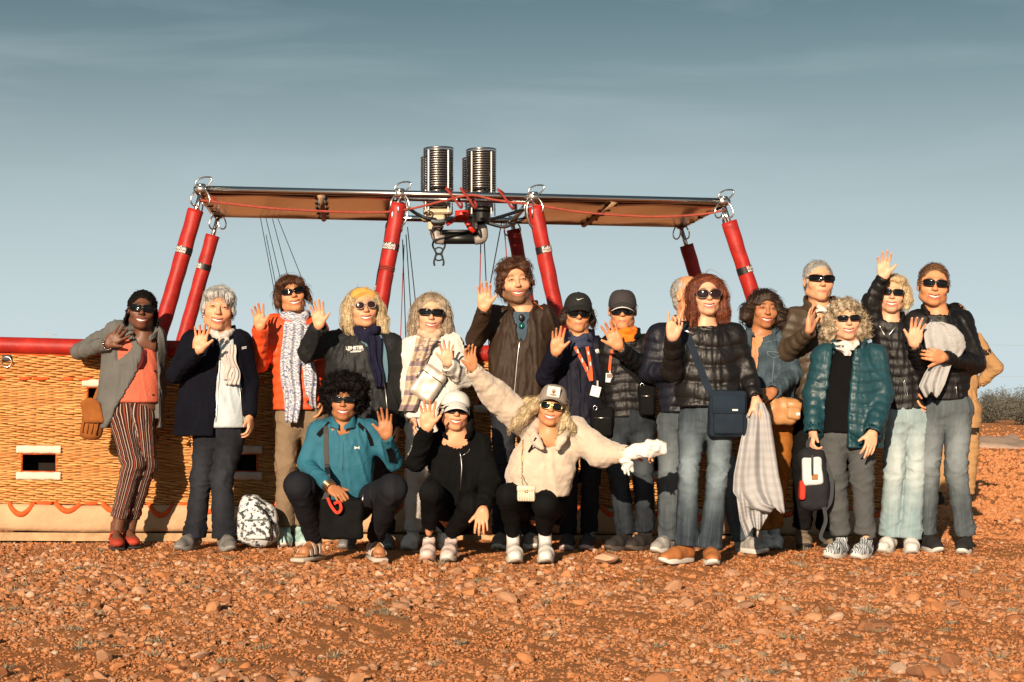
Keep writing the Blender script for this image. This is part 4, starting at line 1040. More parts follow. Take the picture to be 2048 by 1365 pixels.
            for (ln, fc) in SF: FF.append(np.array(fc) + off_); off_ += ln
            geos.append((np.concatenate(SV), np.concatenate(FF))); tones.append(np.concatenate(ST))
        V, Fc = join(geos); return mk(name, (s.to_world(V), Fc), mat, s.root, attrs={"tone": np.concatenate(tones)})
    # ---- glasses
    def glasses(s, w=.030, h=.019, pw=2.6, gap=.034, z=.004, wrap=3.2, lens=None, frame=None, fr=.0028, slant=0.0, top=0.0, y0=-.1135, shield=False, temple=True):
        lens = lens or m_lens; frame = frame or m_frame; par = None; mb = MB()
        def surf(x, zz): return y0 + wrap * x * x * (1 + 0 * zz)
        LN = []
        for sx in (-1, 1):
            P = []
            for a in np.linspace(0, 2 * math.pi, 29)[:-1]:
                ca, sa_ = math.cos(a), math.sin(a); u = w * math.copysign(abs(ca) ** (2 / pw), ca); v = h * math.copysign(abs(sa_) ** (2 / pw), sa_)
                if v > 0: v *= 1 + top * (u / w)
                x = sx * (gap + u); P.append((x, v + z + slant * (u / w) * h, u))
            P3 = np.array([(x, surf(x, zz), zz) for x, zz, u in P]); LN.append(P3)
            mb.tube(np.vstack([P3, P3[:1]]), fr, 6, cap=False)
            if temple:
                e = P3[np.argmax(sx * P3[:, 0])]; mb.tube(spline([e + npv((0, 0, .004)), (sx * .073, -.072, z + .006), (sx * .080, -.02, z + .005), (sx * .082, .018, z - .002)], 8), fr * .85, 5)
        mb.tube(spline([(-(gap - w), surf(gap - w, 0), z + .004), (0, y0 + .001, z + .007), (gap - w, surf(gap - w, 0), z + .004)], 5), fr * .9, 5)
        v, fc = mb.geo(); g = mk("sunglasses", (s.to_world(v), fc), frame, s.root)
        for P3 in LN:
            n_ = len(P3); c = P3.mean(0); rings = [c + (P3 - c) * t + npv((0, -.0035 * (1 - t * t), 0)) for t in (1, .75, .45)]
            V = np.vstack(rings + [c[None] + npv((0, -.0035, 0))] + [P3 + npv((0, .0025, 0))]); F4 = []
            for r in range(2):
                for j in range(n_): F4.append((r * n_ + j, r * n_ + (j + 1) % n_, (r + 1) * n_ + (j + 1) % n_, (r + 1) * n_ + j))
            for j in range(n_): F4.append((2 * n_ + j, 2 * n_ + (j + 1) % n_, 3 * n_))
            F4.append(tuple(3 * n_ + 1 + j for j in range(n_)))
            for j in range(n_): F4.append((j, 3 * n_ + 1 + j, 3 * n_ + 1 + (j + 1) % n_, (j + 1) % n_))
            mk("lens", (s.to_world(V), F4), lens, g)
    def cap(s, mat, brim_mat=None, tall=1.0, brim=.075, nod=0.0, bw=.075, edge=None, droop=.35):
        mb = MB(); nu, nv = 30, 12; V = []; c = npv((0, .016, .030)); r = npv((.0865, .106, .092 * tall))
        for i in range(nv + 1):
            el = (math.pi / 2) * i / nv
            for j in range(nu):
                a = 2 * math.pi * j / nu; seam = 1 - .018 * max(0, math.cos(3 * (a - math.pi / 6) * 2)) ** 12
                e2_ = .55 if tall > 1.1 else .8
                V.append(c + r * npv((math.cos(a) * math.cos(el) ** e2_ * seam, math.sin(a) * math.cos(el) ** e2_ * seam, math.sin(el) - .02)))
        F_ = [(i * nu + j, i * nu + (j + 1) % nu, (i + 1) * nu + (j + 1) % nu, (i + 1) * nu + j) for i in range(nv) for j in range(nu)]
        mb.add(V, F_); mb.lathe([(.001, .003), (.008, .002), (.009, -.002)], c + npv((0, 0, r[2] * .98)), 10); v, fc = mb.geo(); ob = mk("cap", (s.to_world(v), fc), mat, s.root); s.cap_ob = ob
        ny, nx = 9, 15; G_ = np.zeros((nx, ny, 3))
        for i, u in enumerate(np.linspace(-1, 1, nx)):
            for j, t in enumerate(np.linspace(0, 1, ny)):
                x = u * bw; yb = .016 - .104 * math.sqrt(max(0, 1 - (x / .088) ** 2)); yy = yb - t * brim * math.sqrt(max(0.02, 1 - abs(u) ** 2.6)); G_[i, j] = (x, yy, .046 - 5.0 * x * x - droop * t * brim - nod * t)
        v, fc = sheet(G_, .004, (0, 0, 1)); br = mk("brim", (s.to_world(v), fc), brim_mat or mat, ob)
        if edge is not None:
            mb = MB(); mb.tube(G_[:, -1] + npv((0, -.001, .002)), .0035, 6); v, fc = mb.geo(); mk("brim_edge", (s.to_world(v), fc), edge, br)
        return ob
    # ---- hands
    def hand(s, W, T, thumb=1, palm=(0, -1, 0), spread=1.0, curl=(.12, .2), sc=None, fing=None, thumb_in=0.0, fore=.05):
        """W: wrist, T: a point in the direction of the finger tips; thumb +1 shows at the local +x"""
        E = None
        if isinstance(W, list): E = npv(W[1]); W = W[2]
        W = npv(W); d = npv(T) - W; Ln = np.linalg.norm(d); sc = sc or min(max(Ln / .172, .96), 1.1); z = d / Ln; y = -npv(palm); y = y - z * (y @ z); y /= np.linalg.norm(y); x = np.cross(y, z)
        f = Field((-.1, -.115, -fore - .04), (.1, .09, .21), FR)
        hrs = np.random.RandomState(int(abs(W[0]) * 977 + abs(W[2]) * 131) % 9999); xk = npv((.030, .0105, -.0095, -.028)) * thumb; zk = (.092, .097, .093, .083); ln = npv((.070, .079, .073, .057)); ag = npv((10, 2.5, -5, -14)) * spread * hrs.uniform(.65, 1.1) + hrs.normal(size=4) * 2.0; cj = hrs.uniform(-.06, .16, 4)
        for i in range(4): f.cap((xk[i] * .55, 0, .008), (xk[i] * .97, 0, zk[i] - .012), .0135, .0108, .014)
        f.ell((.0 * thumb, -.004, .045), (.033, .0125, .04), .012)
        f.cap((.018 * thumb, -.005, .018), (.03 * thumb, -.008, .05), .014, .013, .014); f.cap((-.02 * thumb, -.005, .015), (-.026 * thumb, -.004, .055), .0115, .011, .012)
        tw = npv((.020 * thumb, -.006, .024)); t1 = npv(((.050 - .03 * thumb_in) * thumb, -.012 - .02 * thumb_in, .058)); t2 = npv(((.071 - .06 * thumb_in) * thumb, -.017 - .025 * thumb_in, .085))
        f.cap(tw, t1, .0125, .0102, .012); f.cap(t1, t2, .0102, .0075, .004)
        for i in range(4):
            c1, c2 = (curl[0] + cj[i], curl[1] + cj[i]) if fing is None else fing[i]; a = math.radians(ag[i]) * thumb; p = npv((xk[i], 0, zk[i])); L_ = ln[i]; r = (.0090, .0092, .0088, .0078)[i]
            b = 0.0
            f.cap(p - npv((0, 0, .014)), p, r * 1.05, r, .006)
            for sgm, (fl, cc) in enumerate(((.46, c1), (.30, c2), (.24, c2 * .7))):
                b += cc; dv = npv((math.sin(a) * math.cos(b), -math.sin(b), math.cos(a) * math.cos(b))); q = p + dv * L_ * fl
                f.cap(p, q, r * (1 - .1 * sgm), r * (.93 - .1 * sgm), .0025); p = q
        if E is not None:
            e = E - W; e /= np.linalg.norm(e); e = npv((e @ x, e @ y, e @ z)) * fore
            f.cap(e, (0, 0, .012), .024, .0235, .012)
        else: f.cap((0, .002, -.03), (0, 0, .012), .024, .0235, .012, sq=((0, 1, 0), .78))
        V, Fc = f.mesh(); k = sc
        V = V * k; Wd = V @ np.stack([x, y, z]) + W; mask = np.zeros((len(V), 3)); mask[:, 2] = .25 * np.clip((V[:, 2] - .13) / .04, 0, 1) + .12
        s.add_skin((Wd, Fc), mask); return x, y, z
    # ---- clothes
    def torso(s, rows, dy=0.0, dep=.62, dmin=.10, dmax=.155, yaw=0.0, pw=2.25, lean=0.0):
        """rows: (py, px left, px right[, dy]) seen outline of the garment's trunk"""
        R_ = []
        for r in rows:
            dd = dy + (r[3] if len(r) > 3 else 0.0); a_, b_ = s.p(r[1], r[0], dd), s.p(r[2], r[0], dd); a = (b_[0] - a_[0]) / 2
            R_.append((a_[2], (a_[0] + b_[0]) / 2, s.Y + dd, a, min(max(a * dep, dmin), dmax)))
        s.lf = Loft(R_, pw, yaw); return s.lf
    def garment(s, name, mat, lf, arms=(), collar=None, opening=None, hem=None, quilt=None, fold=.004, ffreq=26., sh=None, arm_r=(.066, .054, .050, .040), neckcut=.062, top=None, h=CR, extra=None, grow=0.0, cuff=None, openz=None, fluff=0.0, boxy=0.0, shr=.06, neckdy=0.0, quilt_arm=None, part_of=None):
        """arms: lists of points shoulder, elbow, wrist (world)"""
        pts = [npv(p) for a in arms for p in a] + [npv((lf.cx.min() - lf.a.max(), lf.cy.min() - lf.b.max(), lf.z[0])), npv((lf.cx.max() + lf.a.max(), lf.cy.max() + lf.b.max(), lf.z[-1] + .1))]
        lo = np.min(pts, 0) - .13; hi = np.max(pts, 0) + .13
        f = Field(lo, hi, h); q = None; qa = None
        if quilt:
            amp, wd = quilt; q = lambda z, x, y: amp * (np.sqrt(np.abs(np.sin(math.pi * (z + .012 * np.sin(x * 17 + s.seed)) / wd)) + .02) - .75)
            wa = quilt_arm or wd * .92; qa = lambda t: amp * .8 * (np.sqrt(np.abs(np.sin(math.pi * t / wa)) + .02) - .75)
        f.loft(lf, 0, grow, q, zbot=lf.z[0] if hem is None else hem)
        if sh is not None:                            # shoulder line through the neck base
            a_, c_, b_ = [npv(p) for p in sh]; f.cap(a_, c_, shr, shr * 1.05, .05); f.cap(c_, b_, shr * 1.05, shr, .05)
        ar = [x + grow for x in arm_r]
        for A in arms:
            A = [npv(p) for p in A]; f.cap(A[0], A[1], ar[0], ar[1], .045, disp=qa); o_ = np.linalg.norm(A[1] - A[0]); f.cap(A[1], A[2], ar[2], ar[3], .018, disp=(lambda t, o=o_: qa(t + o)) if qa else None)
            if cuff: d = (A[2] - A[1]) / np.linalg.norm(A[2] - A[1]); f.cap(A[2] - d * .03, A[2] + d * .005, ar[3] + cuff, ar[3] + cuff, .008)
            d = (A[2] - A[1]) / np.linalg.norm(A[2] - A[1]); e = A[2] + d * .02      # open cuff
            f.cap(e - d * .004, e + d * .07, ar[3] + .03, ar[3] + .03, .0, "s") if False else None
            f.fn(A[2] - .16, A[2] + .16, lambda x, y, z, e=e, d=d: np.where((np.abs(x - e[0]) + np.abs(y - e[1]) + np.abs(z - e[2])) < .2, -((x - e[0]) * d[0] + (y - e[1]) * d[1] + (z - e[2]) * d[2]), .2), 0, "s")
            f.cap(e - d * .035, e + d * .03, max(.026, ar[3] - .011), max(.026, ar[3] - .009), 0.006, "s")
        if extra: extra(f)
        nb = s.nb + npv((0, neckdy, 0))
        if hem is not None: f.cut_below(hem)
        if opening:                                   # rows (py, pxl, pxr): an open front
            O = np.array(sorted([(s.p(0, r[0], -.12)[2], s.p(r[1], r[0], -.12)[0], s.p(r[2], r[0], -.12)[0]) for r in opening])); ymid = float(np.mean(lf.cy)) - .02
            lz, hz = O[0, 0], O[-1, 0]
            def of(x, y, z):
                l = np.interp(z.reshape(-1), O[:, 0], O[:, 1]).reshape(z.shape); r = np.interp(z.reshape(-1), O[:, 0], O[:, 2]).reshape(z.shape)
                return np.maximum(np.maximum(np.maximum(l - x, x - r), y - ymid), np.maximum(lz - z, z - hz - .02))
            f.fn(lo, hi, of, .012, "s")
        if neckcut: f.cap(nb + npv((0, -.005, -.035)), nb + npv((0, -.03, .14)), neckcut, neckcut + .012, .012, "s")
        V, Fc = f.mesh(); N = vnormals(V, Fc); rs = s.seed
        if fold:
            W = V + .015 * np.stack([sn(V, 11, rs), sn(V, 11, rs + 5), sn(V, 11, rs + 6)], -1); sx_ = np.tanh((V[:, 0] - lf.cx.mean()) * 12)
            Q1 = np.stack([W[:, 0] + .45 * W[:, 2] * sx_, W[:, 1], .42 * W[:, 2]], -1); Q2 = np.stack([W[:, 0] - .6 * W[:, 2] * sx_, W[:, 1], .6 * W[:, 2]], -1)
            a = sn(Q1, ffreq * 1.05, rs + 2); b = sn(Q2, ffreq * 2.0, rs + 3); ra, rb = np.clip(1 - np.abs(a), 0, 1) ** 2, np.clip(1 - np.abs(b), 0, 1) ** 2
            d = fold * 1.9 * ra + fold * .6 * rb * (.4 + .6 * (sn(V, 7, rs + 8) > 0)) - fold * .8
            for A in arms:                              # creases bunch at the elbow and run round the sleeve
                E = npv(A[1]); r_ = np.linalg.norm(V - E, axis=1); ax = npv(A[2]) - npv(A[0]); ax /= np.linalg.norm(ax) + 1e-9
                d += fold * .9 * np.exp(-(r_ / .10) ** 2) * (1 - np.abs(np.sin((V - E) @ ax * 75 + 3.2 * a)))
                ax2 = npv(A[2]) - E; l2 = np.linalg.norm(ax2); ax2 /= l2; t = (V - E) @ ax2; rr = np.linalg.norm(V - E - t[:, None] * ax2, axis=1)
                d += fold * .55 * (rr < .09) * (t > .04) * (t < l2) * (1 - np.abs(np.sin(t * 55 + 3.4 * a + 1.5 * b)))
            d = d * np.clip((V[:, 2] - (lf.z[0] if hem is None else hem)) / .035, 0, 1)
            for A in arms: d = d * np.clip(np.linalg.norm(V - npv(A[2]), axis=1) / .05 - .55, 0, 1)
            V = V + N * d[:, None]
        if fluff: V = V + N * (fluff * (sn(V, 75, rs) * .6 + sn(V, 150, rs + 1) * .5 + .8 * sn(V, 30, rs + 4)))[:, None]
        ob = mk(name, (V, Fc), mat, s.root if part_of is None else part_of)
        if collar: s.band(ob, mat, nb + npv(collar.get("off", (0, 0, 0))), collar.get("r0", .072), collar.get("r1", .078), collar.get("h", .05), collar.get("gap", .35), collar.get("tilt", .25), collar.get("th", .012), bool(quilt))
        s.bvh.append(BVHTree.FromPolygons([tuple(v) for v in V], [tuple(f_) for f_ in Fc])); return ob
    def band(s, ob, mat, c, r0, r1, h, gap, tilt, th, puffy):
        """a stand collar round the neck, open at the front by gap radians"""
        c = npv(c); na, nh = 40, 7; n_ = 2 * nh; V = []
        for th_ in np.linspace(gap, 2 * math.pi - gap, na):
            fr = math.cos(th_)                              # 1 at the front
            for k in range(n_):
                t = (k if k < nh else n_ - 1 - k) / (nh - 1); sd_ = 1 if k < nh else -1
                R_ = r0 * 1.06 + (r1 - r0 * 1.06) * t + sd_ * th * .5 * (1 + (.7 * abs(math.sin(t * 2 * math.pi)) if puffy and sd_ > 0 else 0)) * (1 - .35 * t ** 4)
                ed = min(1.0, (min(th_, 2 * math.pi - th_) - gap) / .75); ht = h * (.38 + .62 * ed ** .7) * (1 - .12 * max(0, fr)) * (1 + .05 * math.sin(3 * th_ + s.seed)); z = -.012 - .020 * fr + ht * t * 1.15
                V.append(c + npv((R_ * math.sin(th_) * (1 + .10 * (1 - t)), -R_ * fr * 1.02 - (.010 * (1 - t)), z - tilt * .35 * R_ * fr * 0 + .004 * math.sin(5 * th_ + t * 3 + s.seed))))
        Fc = [(i * n_ + k, (i + 1) * n_ + k, (i + 1) * n_ + (k + 1) % n_, i * n_ + (k + 1) % n_) for i in range(na - 1) for k in range(n_)] + [tuple(range(n_)), tuple((na - 1) * n_ + k for k in range(n_))[::-1]]
        mk("collar", (np.array(V), Fc), mat, ob)
    def legs(s, name, mat, pel, L_, R_, rad=(.094, .066, .058), hem=None, top=None, fold=.0045, ffreq=24., pelr=(.155, .115), flare=0.0, h=CR, hemcut=True, bag=0.0):
        """pel: (px, py, dy) pelvis middle; L_, R_: three points hip, knee, ankle each"""
        c = npv(pel); pts = [npv(p) for p in list(L_) + list(R_)] + [c]; lo = np.min(pts, 0) - .2; hi = np.max(pts, 0) + .2
        f = Field(lo, hi, h); Ds = []
        for A in (L_, R_):
            f.D = np.full(f.n, 0.5, dtype=np.float32); A = [npv(p) for p in A]; f.cap(A[0], A[1], rad[0], rad[1], .03); d = A[2] - A[1]; m_ = A[1] + d * .5
            f.cap(A[1], m_, rad[1], (rad[1] + rad[2]) / 2 - .003, .02); f.cap(m_, A[2], (rad[1] + rad[2]) / 2 - .003, rad[2] + flare, .02)
            Ds.append(f.D)
        kk = .006; hh = np.clip(.5 + .5 * (Ds[0] - Ds[1]) / kk, 0, 1); f.D = Ds[0] + (Ds[1] - Ds[0]) * hh - kk * hh * (1 - hh)
        f.ell(c, (pelr[0], pelr[1], .13), .05)
        if top is not None: f.cut_above(top)
        for A in (L_, R_):
            e = npv(A[2]); d = e - npv(A[1]); d /= np.linalg.norm(d)
            f.fn(e - .2, e + .2, lambda x, y, z, e=e, d=d: np.where((np.abs(x - e[0]) + np.abs(y - e[1]) + np.abs(z - e[2])) < .24, -((x - e[0]) * d[0] + (y - e[1]) * d[1] + (z - e[2]) * d[2]), .2), 0, "s")
            f.cap(e - d * .02, e + d * .04, rad[2] - .019 + flare, rad[2] - .017 + flare, .004, "s")
        V, Fc = f.mesh(); N = vnormals(V, Fc)
        uv = np.zeros((len(V), 3)); best = np.full(len(V), 9.0); kn = np.zeros(len(V)); an_ = np.zeros(len(V)); en_ = np.ones(len(V))
        for gi, A in enumerate((L_, R_)):
            A = [npv(p) for p in A]; l1 = np.linalg.norm(A[1] - A[0]); l2 = np.linalg.norm(A[2] - A[1])
            for p_, q_, o_ in ((A[0], A[1], 0.0), (A[1], A[2], l1)):
                b_ = q_ - p_; l_ = np.linalg.norm(b_); b_ /= l_; t = np.clip((V - p_) @ b_, 0, l_); rel = V - p_ - t[:, None] * b_; dist = np.linalg.norm(rel, axis=1); m = dist < best
                best[m] = dist[m]; v_ = o_ + t; uv[m, 0] = (np.arctan2(rel[:, 0], -rel[:, 1]) * .075)[m] + gi * .6; uv[m, 1] = v_[m]; uv[m, 2] = ((-rel[:, 1] / (dist + 1e-6)).clip(0, 1) * np.exp(-((v_ - .28) / .2) ** 2))[m]
                kn[m] = np.exp(-((v_ - l1) / .10) ** 2)[m] + np.exp(-(v_ / .11) ** 2)[m] * .9; an_[m] = np.exp(-((v_ - l1 - l2) / .12) ** 2)[m]; en_[m] = (l1 + l2 - v_)[m]
        u_, v_ = uv[:, 0], uv[:, 1]; wv = .25 * sn(V, 12, s.seed)
        Q1 = np.stack([u_ * 26 + v_ * 10 + wv, v_ * 46 - u_ * 16, 0 * u_], -1); Q2 = np.stack([u_ * 20 - v_ * 16 + wv, v_ * 60 + u_ * 18, 0 * u_ + 3], -1)
        r1 = 1 - np.abs(sn(Q1, 1.0, s.seed + 12)); r2 = 1 - np.abs(sn(Q2, 1.0, s.seed + 13)); lowf = sn(np.stack([u_ * 12, v_ * 9, 0 * u_], -1), 1.0, s.seed + 4)
        wt = .22 + .75 * kn + (.8 + bag) * an_
        d = fold * 2.6 * wt * (np.clip(r1, 0, 1) ** 2 + .8 * np.clip(r2, 0, 1) ** 2 - .4) + fold * .5 * lowf
        d = d * np.clip((en_ - .004) / .04, 0, 1)
        V = V + N * d[:, None]; ob = mk(name, (V, Fc), mat, s.root, attrs={"leguv": uv}); s.bvh.append(BVHTree.FromPolygons([tuple(v) for v in V], [tuple(f_) for f_ in Fc])); s.core.append((c, L_, R_)); return ob
    def shoe(s, A, ang, mat, sole, L_=.27, w=.047, high=0.0, sole_h=.03, name="shoe", laces=None, z0=0.0, pitch=0.0, toe_mat=None):
        """A: ankle point; ang: degrees, 0 = toe to the camera, + = toe to the image right"""
        a = math.radians(ang); fw = npv((math.sin(a), -math.cos(a), 0)); rt = npv((math.cos(a), math.sin(a), 0)); g = npv((A[0], A[1], z0)) + fw * (-.055)
        M_ = np.stack([rt, -fw, npv((0, 0, 1))]) if False else np.stack([rt, fw, npv((0, 0, 1))])
        def tw(V):
            V = np.asarray(V).copy()
            if pitch: c_, s_ = math.cos(pitch), math.sin(pitch); y = V[:, 1] - L_ * .75; zz = V[:, 2].copy(); V[:, 1] = L_ * .75 + y * c_ + zz * s_ * 0; V[:, 2] = zz - np.minimum(y, 0) * s_ * 1.0
            return V[:, 0:1] * rt + V[:, 1:2] * fw + V[:, 2:3] * npv((0, 0, 1)) + g
        f = Field((-.08, -.05, -.01), (.08, L_ + .05, .2), .005); k = L_ / .27
        f.cap((0, .035, .045), (.004, .16 * k, .045), .036, .044, .02); f.cap((.004, .16 * k, .045), (.0, L_ - .05, .035), w * .98, .034, .02); f.ell((0, L_ - .055, .04), (w * .86, .05, .032), .015)
        f.cap((0, .035, .06), (0, .05, .105 + high), .036, .038, .02); f.cap((0, .06, .09), (0, .15 * k, .062), .028, .030, .02)
        f.cut_below(sole_h * .8); f.cap((0, .052, .085 + high), (0, .055, .2 + high), .028, .03, .004, "s") if not high else None
        V, Fc = f.mesh(); V = V + vnormals(V, Fc) * (.0012 * sn(V, 90, s.seed))[:, None]
        flip = Fc[:, ::-1]                               # rt, fw, up is left handed
        ob = mk(name, (tw(V), flip), mat, s.root)
        def out(t): return (w * .82 + (w - w * .82) * math.sin(math.pi * min(1, t * .75 + .1)) ** 1.0 * 1.0)
        n_ = 34; ring = []
        for j in range(n_):
            th = 2 * math.pi * j / n_; y = L_ / 2 + (L_ / 2 + .006) * math.cos(th) * 1.0; t = (y) / L_; wd = (.036 + (w + .003 - .036) * np.clip((t - .15) / .45, 0, 1) - .006 * np.clip((t - .75) / .25, 0, 1)) * abs(math.sin(th)) ** .62; ring.append((math.copysign(wd, math.sin(th)), y))
        ring = np.array(ring); lv = [(0.0, .93), (.006, 1.0), (sole_h * .75, 1.01), (sole_h, .97)]; V = []
        for z, sc in lv:
            for x, y in ring: V.append((x * sc, L_ / 2 + (y - L_ / 2) * (.985 + .015 * sc), z + .022 * max(0, (y / L_ - .8) / .2) ** 2 * (1 if z < .01 else .45)))
        Fs = [(k_ * n_ + j, k_ * n_ + (j + 1) % n_, (k_ + 1) * n_ + (j + 1) % n_, (k_ + 1) * n_ + j) for k_ in range(3) for j in range(n_)] + [tuple(range(n_))[::-1], tuple(3 * n_ + j for j in range(n_))]
        mk("sole", (tw(np.array(V)), Fs), sole, ob)
        if laces is not None:
            mb = MB()
            for q in np.linspace(.11, .19, 5) * k:
                zz = .108 - (q - .09) * .42 - (.0 if q < .17 else .004); mb.tube(spline([(-.026, q - .004, zz - .013), (0, q, zz + .001), (.026, q + .004, zz - .013)], 7), .0032, 5)
            v, fc = mb.geo(); mk("laces", (tw(v), fc), laces, ob)
        return ob
    def shin(s, A, B_, ra=.05, rb=.034):
        A = npv(A); B_ = npv(B_); f = Field(np.minimum(A, B_) - .1, np.maximum(A, B_) + .1, .007); f.cap(A, B_, ra, rb, 0); s.add_skin(f.mesh())
    def foot(s, A, ang, L_=.25, z0=.03):
        a = math.radians(ang); fw = npv((math.sin(a), -math.cos(a), 0)); rt = npv((math.cos(a), math.sin(a), 0)); g = npv((A[0], A[1], z0)) - fw * .05
        f = Field((-.07, -.04, -.01), (.07, L_ + .03, .16), .005); f.cap((0, .03, .03), (0, .045, .13), .03, .033, .02); f.cap((0, .03, .028), (.004, .17, .024), .028, .036, .02); f.cap((0, .05, .085), (.004, .17, .035), .026, .024, .02)
        for i, (x, l, r) in enumerate(((-.022, .0, .012), (-.002, .004, .0095), (.013, -.004, .009), (.025, -.014, .0085), (.036, -.028, .008))): f.cap((x * .9, .17, .018), (x, L_ - .015 + l, .010), r * 1.2, r, .005)
        f.cut_below(0.0); V, Fc = f.mesh(); s.add_skin((V[:, 0:1] * rt + V[:, 1:2] * fw + V[:, 2:3] * npv((0, 0, 1)) + g, Fc[:, ::-1]))
        return lambda V: np.asarray(V)[:, 0:1] * rt + np.asarray(V)[:, 1:2] * fw + np.asarray(V)[:, 2:3] * npv((0, 0, 1)) + g
    # ---- the whole skin, with a hidden trunk and limbs so that the figure is one body
    def finish(s, arms=(), extra=None):
        lf = s.lf; pts = [npv(p) for A in arms for p in A] + [npv(p) for c, L_, R_ in s.core for p in list(L_) + list(R_)] + [npv((lf.cx.mean(), lf.cy.mean(), lf.z[0])), npv((lf.cx.mean(), lf.cy.mean(), lf.z[-1]))]
        f = Field(np.min(pts, 0) - .2, np.max(pts, 0) + .2, .02); f.loft(lf, 0, -.045, zbot=max(lf.z[0], (float(s.core[0][0][2]) if s.core else -9) + .02))
        for A in arms: f.chain([npv(p) for p in A], (.036, .03, .022), .02)
        for c, L_, R_ in s.core:
            f.ell(c, (.10, .075, .11), .03)
            for A in (L_, R_): f.chain([npv(p) for p in A], (.055, .038, .026), .02)
        if extra: extra(f)
        V, Fc = f.mesh(); s.add_skin((V, Fc)); V, Fc = join(s.geos)
        mk("body", (V, Fc), s.skin, s.root, attrs={"mask": np.concatenate(s.masks)})
    def hit(s, px, py, off=.004, dflt=None):
        o = CAM; d = (at(px, py, 10.0) - CAM).normalized(); best = None
        for b in s.bvh:
            r = b.ray_cast(o, d, 60.0)
            if r[0] is not None and (best is None or r[3] < best): best = r[3]
        if best is None: return s.p(px, py, -.12 if dflt is None else dflt)
        return npv(o + d * (best - off))
    def on(s, pts, n=None, off=.004):
        """a path drawn on the person's front at pixel points"""
        P = []
        for (a, b), (c, d) in zip(pts[:-1], pts[1:]):
            m = max(2, int(math.hypot(c - a, d - b) / 7))
            for t in np.linspace(0, 1, m, endpoint=False): P.append(s.hit(a + (c - a) * t, b + (d - b) * t, off))
        P.append(s.hit(*pts[-1], off)); P = np.array(P)
        for _ in range(2): P[1:-1] = (P[:-2] + 2 * P[1:-1] + P[2:]) / 4
        return P
    def strip(s, name, pts, width, mat, thick=.004, off=.006, parent=None):
        mb = MB(); mb.ribbon(s.on(pts, off=off), width, thick); return mk(name, mb.geo(), mat, parent or s.root, smooth=False)
    def seam(s, name, pts, r, mat, off=.002, parent=None):
        mb = MB(); mb.tube(s.on(pts, off=off), r, 5); return mk(name, mb.geo(), mat, parent or s.root)
    def wrap(s, name, mat, r=.078, tube=.03, turns=2, h=.05, off=(0, -.01, .0), seed=1, tilt=.25, ysc=1.1):
        """a scarf round the neck: a few soft folded turns"""
        f = Field(s.nb - .2, s.nb + .2, .007); rs = np.random.RandomState(seed + s.seed); c = s.nb + npv(off)
        for t in range(turns):
            ph = rs.uniform(0, 6); P = []
            for a in np.linspace(0, 2 * math.pi, 19): P.append(c + npv((r * (1 + .06 * math.sin(2 * a + ph)) * math.sin(a), -r * ysc * math.cos(a), h * (t / max(1, turns - 1) - .3) * 1.0 + tilt * -r * -math.cos(a) * -1 + .010 * math.sin(3 * a + ph))))
            f.chain(P, [tube * (1 + .18 * math.sin(i * 1.7 + ph)) for i in range(19)], .012)
        V, Fc = f.mesh(); N = vnormals(V, Fc); V = V + N * (.004 * (1 - np.abs(sn(V * npv((.6, .6, 1.6)), 45, seed))) + .002 * sn(V, 90, seed))[:, None]
        ob = mk(name, (V, Fc), mat, s.root); s.bvh.append(BVHTree.FromPolygons([tuple(v) for v in V], [tuple(f_) for f_ in Fc])); return ob
    def tail(s, name, rows, mat, nf=3.0, amp=.012, off=.014, parent=None, thick=.008, nu=22, nv=26, dflt=-.15, ph=0.0):
        """hanging cloth lying on the clothes; rows: (py, px left, px right)"""
        R_ = np.array(sorted(rows), float); py = np.linspace(R_[0, 0], R_[-1, 0], nv); l = np.interp(py, R_[:, 0], R_[:, 1]); r = np.interp(py, R_[:, 0], R_[:, 2])
        Yc = np.array([s.hit((l[j] + r[j]) / 2, py[j], 0, dflt)[1] for j in range(nv)]); Yc = np.minimum(Yc, np.median(Yc) + .06)
        for _ in range(3): Yc[1:-1] = (Yc[:-2] + 2 * Yc[1:-1] + Yc[2:]) / 4
        G_ = np.zeros((nu, nv, 3))
        for j in range(nv):
            for i, u in enumerate(np.linspace(0, 1, nu)):
                y = Yc[j] - off - amp * (1 + math.sin(6.2832 * nf * u + ph + 1.3 * math.sin(j * .25 + ph))) - .012 * math.sin(math.pi * u)
                G_[i, j] = npv(at(l[j] + (r[j] - l[j]) * u + 2.0 * math.sin(j * .4 + ph), py[j], y))
        U, W = np.meshgrid(np.linspace(0, 1, nu), np.linspace(0, 1, nv), indexing="ij"); uv = np.stack([U.reshape(-1), W.reshape(-1), 0 * U.reshape(-1)], -1)
        return mk(name, sheet(G_, thick, (0, 1, 0)), mat, parent or s.root, attrs={"uvw": np.concatenate([uv, uv])})
def P3(*a): return npv(a)
def text_on(pers, txt, px, py, hpx, mat, name="print", ang=0.0, off=.004, bold=.0006, parent=None, spacing=1.0):
    V, Fc = text_geo(txt, 1.0, bold * 40, spacing); ca, sa_ = math.cos(ang), math.sin(ang)
    W = []
    for x, y, _ in V:
        u, v = (x * ca - y * sa_) * hpx, (x * sa_ + y * ca) * hpx; W.append(pers.hit(px + u, py - v, off))
    mb = MB(); mb.add(W, Fc); return mk(name, mb.geo(), mat, parent or pers.root, smooth=False)
def poly_on(pers, pts, mat, name="print", off=.004, parent=None):
    W = [pers.hit(x, y, off) for x, y in pts]; mb = MB(); mb.add(W, [tuple(range(len(W)))]); return mk(name, mb.geo(), mat, parent or pers.root, smooth=False)
